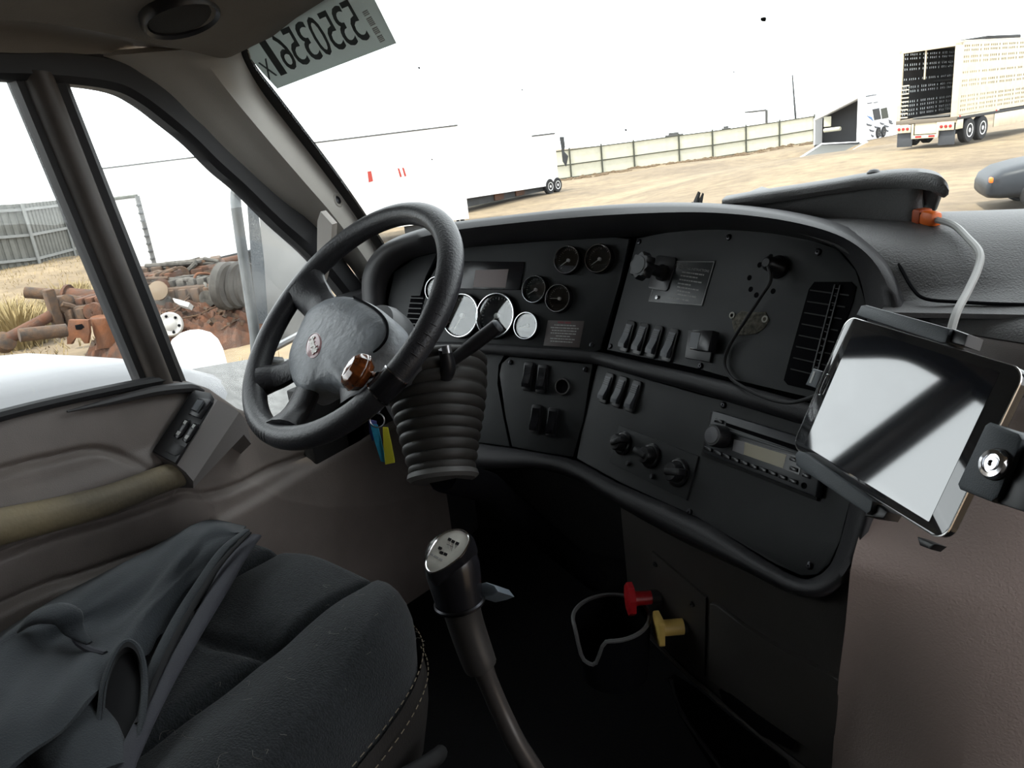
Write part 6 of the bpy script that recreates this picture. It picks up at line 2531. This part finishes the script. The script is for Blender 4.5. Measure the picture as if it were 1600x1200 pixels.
box(bm, (-2.25, -0.5, GZ + 0.42), (1.3, 2.7, 0.25), bev=0.03)
part('chassis', bm, 'under_dark', SV)
for y in (-1.5, 0.35):
    for x in (-2.85, -1.68):
        wheel(SV, Vector((x, y, GZ + 0.45)), (1 if x > -2 else -1, 0, 0), 0.45, 0.26, 'steel')
dc = at(306, 552, 3.1)
bm = B()
lathe(bm, [(0.11, -0.9), (0.10, -0.05), (0.098, 0.0), (0.090, 0.035), (0.070, 0.065), (0.04, 0.082), (0.005, 0.09)], axis_mat(dc, (0, 0, 1)), 28)
part('air_cleaner_cap', bm, 'white_paint', SV, 'white domed cap', angle=60)
bm = B()
cw = [at(292, 578, 2.75), at(385, 562, 2.8), at(470, 560, 2.9), at(470, 700, 2.4), at(385, 700, 2.3), at(300, 640, 2.35)]
loft(bm, [[p + Vector((0, 0.02, -0.05)) for p in cw], cw], closed=True, cap0=True, cap1=True)
part('cowl', bm, 'grey_cowl', SV)

# --- the truck's own door mirror
MR = empty('door_mirror', at(430, 440, 2.1), 'tall grey door mirror on a bent tube outside the vent window', 'mirror')
bm = B()
tube(bm, cr([at(432, 296, 2.2), at(402, 288, 2.16), at(378, 290, 2.12), at(368, 306, 2.1), at(374, 360, 2.08), at(386, 440, 2.05), at(398, 520, 2.02), at(404, 560, 2.02), at(440, 566, 2.05)], 6), 0.0135, seg=12)
part('mirror_tube', bm, 'tube_grey', MR)
bm = B()
mo = [at(386, 316, 2.16), at(402, 318, 2.18), at(412, 400, 2.14), at(419, 505, 2.10), at(404, 506, 2.07), at(394, 430, 2.1)]
loft(bm, [[p + (p - CAM).normalized() * 0.05 for p in mo], mo], closed=True, cap0=True, cap1=True)
part('housing_edge', bm, mat('housing_mesh', (0.13, 0.14, 0.15), 0.6, noise=(260, 0.6)), MR)
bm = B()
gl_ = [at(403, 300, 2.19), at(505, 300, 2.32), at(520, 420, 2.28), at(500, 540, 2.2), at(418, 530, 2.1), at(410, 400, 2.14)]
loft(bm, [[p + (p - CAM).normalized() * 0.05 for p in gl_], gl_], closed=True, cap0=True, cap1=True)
part('mirror_glass', bm, 'painted_reflection_grey', MR)
bm = B()
tube(bm, [at(398, 560, 2.0), at(470, 522, 2.1), at(520, 500, 2.15)], 0.010, seg=8)
tube(bm, [at(470, 522, 2.1), Vector((-1.04, 1.30, 0.95))], 0.010, seg=8)
part('lower_bracket', bm, 'steel', MR)
# ------------------------------------------------------------------ burnt scrap heap and dry brush beside the truck
def thing(name, bm, m, label, cat, group=None):
    return part(name, bm, m, None, label, cat, group)


def rod(px0, px1, d0, d1, r0_, r1_=None, seg=12):
    bm = B()
    tube(bm, [at(*px0, d0), at(*px1, d1)], [r0_, r1_ or r0_], seg=seg)
    return bm


# long axle
AX = empty('truck_axle', at(110, 465, 13), 'long rusty truck axle tube lying across the scrap', 'axle')
bm = rod((40, 457), (110, 462), 13.2, 13, 0.085)
part('tube_end', bm, 'burnt', AX)
bm = rod((106, 463), (186, 472), 13, 12.7, 0.13, 0.16)
part('axle_tube', bm, 'rust', AX)
bm = B()
tube(bm, [at(104, 462, 13.02), at(108, 462.4, 13.0)], 0.17, seg=16)
part('flange', bm, 'rust', AX)
# slanting drive shaft
DS = empty('drive_shaft', at(60, 505, 12.5), 'slanting brown drive shaft with knuckle end in the dry brush', 'shaft')
part('shaft_tube', rod((8, 532), (96, 484), 12.2, 12.6, 0.085, 0.075), 'rust', DS)
bm = B()
lathe(bm, [(0.10, -0.12), (0.15, -0.08), (0.15, 0.08), (0.10, 0.12)], axis_mat(at(101, 477, 12.6), (1, 0.3, 0.1)), 14)
part('knuckle', bm, 'burnt', DS)
bm = B()
lathe(bm, [(0.06, -0.1), (0.14, -0.05), (0.14, 0.05), (0.06, 0.1)], axis_mat(at(6, 535, 12.2), (1, 0.2, 0.6)), 14)
part('yoke', bm, 'burnt', DS)
thing('steel_beam', rod((30, 524), (104, 516), 11.7, 11.8, 0.09), 'burnt', 'short black beam lying below the slanting shaft', 'beam')
bm = B()
box(bm, (0, 0, 0), (0.13, 0.13, 0.70), T(*at(86, 490, 12.5)), 0.02)
thing('upright_stub', bm, 'burnt', 'short dark upright stub beside the slanting shaft', 'stub')


def engine(name, px, d, size, label, seed, m1='burnt', m2='rust'):
    rs = random.Random(seed)
    c = at(*px, d)
    E_ = empty(name, c, label, 'engine')
    R0 = Matrix.Translation(c) @ rotz(rs.uniform(-0.3, 0.3) + 0.6)
    sx_, sy_, sz_ = size
    bm = B()
    box(bm, (0, 0, 0), (sx_, sy_, sz_ * 0.6), R0, 0.03)
    for k in range(5):
        box(bm, ((k - 2) * sx_ / 5.2, -sy_ * 0.5, 0), (sx_ / 8, 0.1, sz_ * 0.5), R0, 0.02)
    part('block', bm, m1, E_)
    bm = B()
    for k in range(6):
        box(bm, ((k - 2.5) * sx_ / 6.2, 0, sz_ * 0.38), (sx_ / 8, sy_ * 0.7, sz_ * 0.22), R0, 0.02)
    part('cylinder_heads', bm, m2, E_)
    bm = B()
    for k in range(9):
        p = [R0 @ Vector((rs.uniform(-.5, .5) * sx_, rs.uniform(-.6, .3) * sy_, rs.uniform(-.3, .55) * sz_)) for _ in range(3)]
        tube(bm, cr(p, 4), rs.uniform(0.015, 0.04), seg=7)
    part('pipes', bm, m1 if seed % 2 else 'ash', E_)
    bm = B()
    for k in range(3):
        lathe(bm, [(0.10, -0.04), (0.12, -0.03), (0.12, 0.03), (0.05, 0.04)], R0 @ T(rs.uniform(-.4, .4) * sx_, -sy_ * 0.55, rs.uniform(-.2, .2) * sz_) @ Matrix.Rotation(pi / 2, 4, 'X'), 14)
    part('pulleys', bm, m2, E_)
    return E_


engine('burnt_engine', (152, 487), 12.6, (1.0, 0.6, 0.5), 'black burnt engine on top of the orange drums', 1)
engine('burnt_engine', (285, 430), 13.0, (1.3, 0.6, 0.42), 'long rusty burnt engine at the top of the heap right of the window bar', 2, 'rust', 'burnt')
engine('burnt_engine', (305, 458), 12.2, (1.0, 0.6, 0.5), 'ashy burnt engine in the middle of the heap', 4, 'burnt', 'ash')
engine('burnt_engine', (245, 452), 12.6, (0.8, 0.5, 0.5), 'smaller burnt engine half hidden by the window bar', 3, 'burnt', 'rust')
# two orange drums
for i, (px, lb_) in enumerate((((165, 517), 'rusty orange drum, the one nearer the pierced bracket'), ((194, 517), 'rusty orange drum half hidden behind the window bar'))):
    bm = B()
    c = at(*px, 12.0)
    lathe(bm, [(0.05, -0.21), (0.155, -0.21), (0.16, -0.19), (0.15, -0.10), (0.155, 0.0), (0.15, 0.10), (0.16, 0.19), (0.15, 0.21), (0.12, 0.20), (0.05, 0.19)], axis_mat(c, (0.05, 0.0, 1)), 20)
    thing('rusty_drum', bm, 'rust_orange', lb_, 'drum', 'rusty drums under the burnt engine')
# pierced bracket
bm = B()
BK = Frame(at(122, 518, 11.9), (1, 0.7, 0), (0.6, -0.8, 0.05))
outl = [BK.uv(*q) for q in ((107, 500), (138, 500), (140, 520), (137, 537), (131, 537), (126, 527), (117, 527), (112, 538), (104, 538), (104, 515))]
prism(bm, outl, -0.06, 0, BK.mat(), 0.01)
br_ = thing('bracket', bm, 'rust_orange', 'rusty pierced bracket standing left of the drums', 'bracket')
bm = B()
prism(bm, [BK.uv(*q) for q in ((117, 508), (128, 506), (132, 511), (127, 515), (119, 515))], -0.01, 0.004, BK.mat())
part('hole', bm, 'black_void', br_)
# heap of ash and rust
bm = B()
hc = at(298, 500, 12.2)
hc.z = GZ
NQ = 60
rs = random.Random(9)
rows = []
for i in range(NQ):
    row = []
    for j in range(NQ):
        x = (i / (NQ - 1) - 0.5) * 3.2
        y = (j / (NQ - 1) - 0.5) * 2.4
        e = max(0, 1 - (x / 1.5) ** 2 - (y / 1.1) ** 2)
        z = 0.62 * e ** 0.7 + (rs.uniform(-0.05, 0.06) if e > 0 else -0.05)
        row.append(Vector((hc.x + x * 0.8 - y * 0.5, hc.y + x * 0.6 + y * 0.8, hc.z + z)))
    rows.append(row)
loft(bm, rows)
part('scrap_heap', bm, 'rust', None, 'low heap of rust and ash below the burnt engines', 'scrap heap', kind='stuff', angle=20)
bm = B()
for k in range(170):
    a = rs.uniform(0, 6.28)
    r_ = rs.uniform(0, 1) ** 0.5
    x, y = r_ * 1.35 * cos(a), r_ * 1.0 * sin(a)
    e = max(0, 1 - (x / 1.5) ** 2 - (y / 1.1) ** 2)
    p = Vector((hc.x + x * 0.8 - y * 0.5, hc.y + x * 0.6 + y * 0.8, hc.z + 0.62 * e ** 0.7))
    if k % 3:
        box(bm, (0, 0, 0), (rs.uniform(.03, .14), rs.uniform(.03, .1), rs.uniform(.02, .08)), Matrix.Translation(p) @ Matrix.Rotation(rs.uniform(0, 3), 4, 'X') @ rotz(rs.uniform(0, 3)))
    else:
        tube(bm, cr([p, p + Vector((rs.uniform(-.2, .2), rs.uniform(-.2, .2), rs.uniform(0, .15))), p + Vector((rs.uniform(-.3, .3), rs.uniform(-.3, .3), rs.uniform(-.05, .1)))], 3), 0.010, seg=5)
part('scrap_bits', bm, 'burnt', None, 'small burnt scraps strewn over the rusty heap', 'scrap', kind='stuff')
thing('frame_rail', rod((282, 425), (382, 402), 13.6, 14.2, 0.07), 'rust', 'thin rusty frame rail along the white box above the heap', 'rail')
thing('exhaust_pipe', rod((238, 438), (300, 440), 12.3, 12.2, 0.055), 'ash', 'straight ashy pipe across the middle of the heap', 'pipe')
bm = B()
tube(bm, cr([at(302, 444, 12.0), at(306, 430, 12.0), at(316, 427, 12.0), at(338, 430, 12.1)], 5), 0.02, seg=8)
thing('bent_pipe', bm, 'rust_orange', 'bent orange pipe end above the heap', 'pipe')
bm = B()
lathe(bm, [(0.165, -0.05), (0.17, 0.0), (0.15, 0.03), (0.09, 0.02), (0.05, 0.05), (0.01, 0.055)], axis_mat(at(266, 507, 11.3), (0.75, -0.6, 0.25)), 24)
wr_ = thing('wheel_disc', bm, 'cloth_white', 'pale round wheel disc leaning at the foot of the heap', 'wheel')
bm = B()
for k in range(6):
    a = k * pi / 3
    lathe(bm, [(0.02, 0.015), (0.02, 0.034), (0.002, 0.034)], axis_mat(at(266, 507, 11.3), (0.75, -0.6, 0.25)) @ T(0.115 * cos(a), 0.115 * sin(a), 0), 8)
part('bolt_holes', bm, 'black_void', wr_)
bm = B()
ragp = [at(270, 468, 11.6), at(280, 470, 11.55), at(297, 475, 11.5), at(294, 482, 11.45), at(280, 478, 11.5), at(273, 474, 11.55)]
loft(bm, [[p + Vector((0, 0.05, -0.04)) for p in ragp], [p + Vector((0, 0, 0.02)) for p in ragp]], closed=True, cap0=True, cap1=True)
thing('white_rag', bm, 'cloth_white', 'crumpled white rag lying on the heap', 'rag')
bm = B()
lathe(bm, [(0.06, -0.05), (0.13, -0.03), (0.14, 0.04), (0.05, 0.06)], axis_mat(at(248, 455, 11.9), (0.6, -0.7, 0.4)), 16)
thing('hub_casting', bm, mat('casting_tan', (0.11, 0.075, 0.045), 0.7), 'tan metal hub casting at the left of the heap', 'casting')
bm = B()
pts = [at(336, 450, 12.0), at(352, 438, 12.1), at(354, 480, 12.0), at(350, 486, 11.9), at(332, 482, 11.9)]
loft(bm, [[p + Vector((0.03, 0.06, 0)) for p in pts], pts], closed=True, cap0=True, cap1=True)
thing('scrap_sheet', bm, 'ash', 'bent grey sheet standing in front of the tyres', 'panel')
# tyres in a row
for i, (x, lb_) in enumerate(((384, 'dusty tyre at the mirror end of the row of tyres'), (371, 'dusty tyre in the middle of the row of tyres'), (357, 'dusty tyre at the heap end of the row of tyres'))):
    bm = B()
    c = at(x - 4, 444 + i * 1.5, 11.7 - i * 0.14)
    lathe(bm, [(0.17, -0.07), (0.30, -0.08), (0.335, -0.05), (0.335, 0.05), (0.30, 0.08), (0.17, 0.07), (0.16, 0.0), (0.17, -0.07)], axis_mat(c, (-0.92, -0.35, 0.1)), 28, cap=False)
    thing('tyre', bm, 'tyre_dusty', lb_, 'tyre', 'row of old tyres beyond the heap')


# dry brush: clumps one could count near the fence
def bush(px, d, R, n, m, label):
    c = gp(*px, d)
    c.z = gz(c.x, c.y)
    bm = B()
    for k in range(n):
        a = random.uniform(0, 6.28)
        r_ = R * random.random() ** 0.6
        p = c + Vector((r_ * 0.6 * cos(a), r_ * 0.6 * sin(a), -0.02))
        h = R * random.uniform(0.6, 1.25) * (1 - 0.4 * r_ / R)
        t_ = Vector((cos(a), sin(a), 0)) * random.uniform(0.2, 0.6) * R
        w_ = Vector((-sin(a), cos(a), 0)) * 0.010 * R / 0.4
        q = p + t_ * 0.4 + Vector((0, 0, h * 0.6))
        e = p + t_ + Vector((random.uniform(-.05, .05), random.uniform(-.05, .05), h))
        v = [bm.verts.new(x) for x in (p - w_, p + w_, q + w_ * 0.8, q - w_ * 0.8)]
        bm.faces.new(v)
        tip = bm.verts.new(e)
        bm.faces.new((v[3], v[2], tip))
    return part('dry_bush', bm, m, None, label, 'bush', 'dry bushes beyond the driver window')


bush((12, 440, ), 19, 0.55, 420, 'straw', 'dry straw bush at the far left of the driver window')
bush((55, 437), 22, 0.55, 420, 'straw_pale', 'pale dry bush below the first fence post')
bush((95, 447), 19, 0.70, 520, 'straw', 'wide dry bush above the axle tube')
bush((132, 447), 18, 0.55, 420, 'straw_pale', 'dry bush close to the window bar')
bush((20, 500), 14.5, 0.75, 520, 'straw', 'tall dry bush left of the slanting shaft')
bush((50, 470), 16, 0.45, 320, 'straw_pale', 'small dry bush behind the end of the axle')
bush((110, 415), 30, 0.55, 300, 'straw_pale', 'dry tuft at the foot of the metal fence')
bush((5, 475), 17, 0.6, 420, 'straw_pale', 'pale bush at the window edge above the shaft')
bm = B()
rs = random.Random(11)
for k in range(9000):
    px = rs.uniform(-60, 420)
    d = rs.uniform(9, 38)
    c = gp(px, 450, d)
    c.z = gz(c.x, c.y)
    if (c - hc).length < 1.8 or rs.random() < 0.35 + (0.5 if px > 200 else 0):
        continue
    h = rs.uniform(0.05, 0.18)
    a = rs.uniform(0, 6.28)
    w_ = Vector((cos(a), sin(a), 0)) * 0.012
    v = [bm.verts.new(x) for x in (c - w_, c + w_, c + Vector((rs.uniform(-.08, .08), rs.uniform(-.08, .08), h)))]
    bm.faces.new(v)
part('dry_grass', bm, 'straw', None, 'sparse dry grass over the sandy ground by the fence', 'grass', kind='stuff')
# clods along the far fence foot
bm = B()
for k in range(260):
    t = rs.random()
    i = min(len(fp) - 2, int(t * (len(fp) - 1)))
    p = fp[i].lerp(fp[i + 1], t * (len(fp) - 1) - i)
    off = (CAM - p)
    off.z = 0
    p = p + off.normalized() * rs.uniform(0.3, 3.5)
    s = rs.uniform(0.08, 0.32)
    b2 = B()
    bmesh.ops.create_icosphere(b2, subdivisions=1, radius=s)
    b2.transform(T(p.x, p.y, gz(p.x, p.y)) @ Matrix.Diagonal((1.4, 1.0, 0.6, 1)))
    join(bm, b2)
part('earth_clods', bm, mat('clod', (0.10, 0.065, 0.035), 0.95, noise=(5, 0.4)), None, 'low bank of earth clods along the far fence', 'clods', kind='stuff')

# ------------------------------------------------------------------ sale number sheet stuck inside the windscreen
NS = empty('number_sheet', WF.pix(500, 70, 0.004), 'white number sheet stuck high on the windscreen, print seen mirrored', 'sign')
shp = [(376 + 12, 78), (390, 60), (440, 26), (508, -14), (578, -14), (619, 68), (433, 139), (408, 112), (392, 92)]
suv = [WF.uv(*q, 0.004) for q in shp]
bm = B()
prism(bm, suv, 0.0025, 0.0035, WF.mat())
paper = bpy.data.materials.new('thin_paper')
MATS['thin_paper'] = paper
paper.use_nodes = True
nt = paper.node_tree
bs = nt.nodes['Principled BSDF']
out = nt.nodes['Material Output']
bs.inputs['Base Color'].default_value = (0.60, 0.64, 0.62, 1)
bs.inputs['Roughness'].default_value = 0.8
tl_ = nt.nodes.new('ShaderNodeBsdfTranslucent')
tl_.inputs[0].default_value = (0.62, 0.66, 0.64, 1)
ms_ = nt.nodes.new('ShaderNodeMixShader')
ms_.inputs[0].default_value = 0.30
nt.links.new(bs.outputs[0], ms_.inputs[1])
nt.links.new(tl_.outputs[0], ms_.inputs[2])
nt.links.new(ms_.outputs[0], out.inputs[0])
part('sheet', bm, 'thin_paper', NS)
ink = mat('sheet_ink', (0.060, 0.074, 0.074), 0.8)


def sheet_pt(x, y):
    return WF.uv(370 + x * 0.1625, y * 0.1625, 0.004)


# digits, written to read from outside: mirrored here; each set by its own middle, height and lean
def mirrored(s, cx_, cy_, top, bot, right, left):
    c = Vector(sheet_pt(cx_, cy_))
    upv = Vector(sheet_pt(*top)) - Vector(sheet_pt(*bot))
    sd2 = Vector(sheet_pt(*right)) - Vector(sheet_pt(*left))
    me = text_mesh(s, 1.0, 0.0, bold=0.004)
    co = np.empty(len(me.vertices) * 3)
    me.vertices.foreach_get('co', co)
    co = co.reshape(-1, 3)
    w_ = co[:, 0].max() - co[:, 0].min()
    h_ = co[:, 1].max() - co[:, 1].min()
    xm = (co[:, 0].max() + co[:, 0].min()) / 2
    ym = (co[:, 1].max() + co[:, 1].min()) / 2
    out_ = []
    for x, y, z in co:
        a = -(x - xm) / w_
        b = (y - ym) / h_
        p = c + sd2 * a + upv * b
        out_.append(WF.pt(p.x, p.y, 0.0042))
    me.vertices.foreach_set('co', [v for p in out_ for v in p])
    me.update()
    me.materials.append(ink)
    return link('digit', me, None, None, NS)


digs = [('5', (1135, 205), (1035, 20), (1250, 400)), ('3', (1030, 255), (935, 70), (1130, 445)), ('5', (915, 300), (810, 125), (1010, 490)), ('0', (795, 350), (690, 170), (900, 535)), ('3', (685, 400), (575, 220), (785, 580)), ('5', (565, 450), (465, 275), (670, 630)), ('6', (455, 500), (350, 330), (555, 670)), ('1', (345, 550), (228, 380), (455, 720))]
for s, c, t_, b_ in digs:
    wpx = 105 if s != '1' else 62
    mirrored(s, c[0], c[1], t_, b_, (c[0] + wpx / 2, c[1] - wpx * 0.21), (c[0] - wpx / 2, c[1] + wpx * 0.21))
mirrored('X', 297, 665, (245, 580), (350, 745), (340, 640), (255, 690))
bm = B()
for k in range(19):
    if k in (3, 9, 14):
        continue
    t0 = k / 19
    a_ = Vector(sheet_pt(1228, 105)).lerp(Vector(sheet_pt(1405, 405)), t0)
    b_ = Vector(sheet_pt(1228, 105)).lerp(Vector(sheet_pt(1405, 405)), t0 + 0.032)
    n_ = Vector(sheet_pt(1228, 105)) - Vector(sheet_pt(1205, 118))
    prism(bm, [tuple(a_ - n_), tuple(a_ + n_), tuple(b_ + n_), tuple(b_ - n_)], 0.0036, 0.0042)
bm.transform(WF.mat())
part('barcode', bm, 'print_grey', NS)
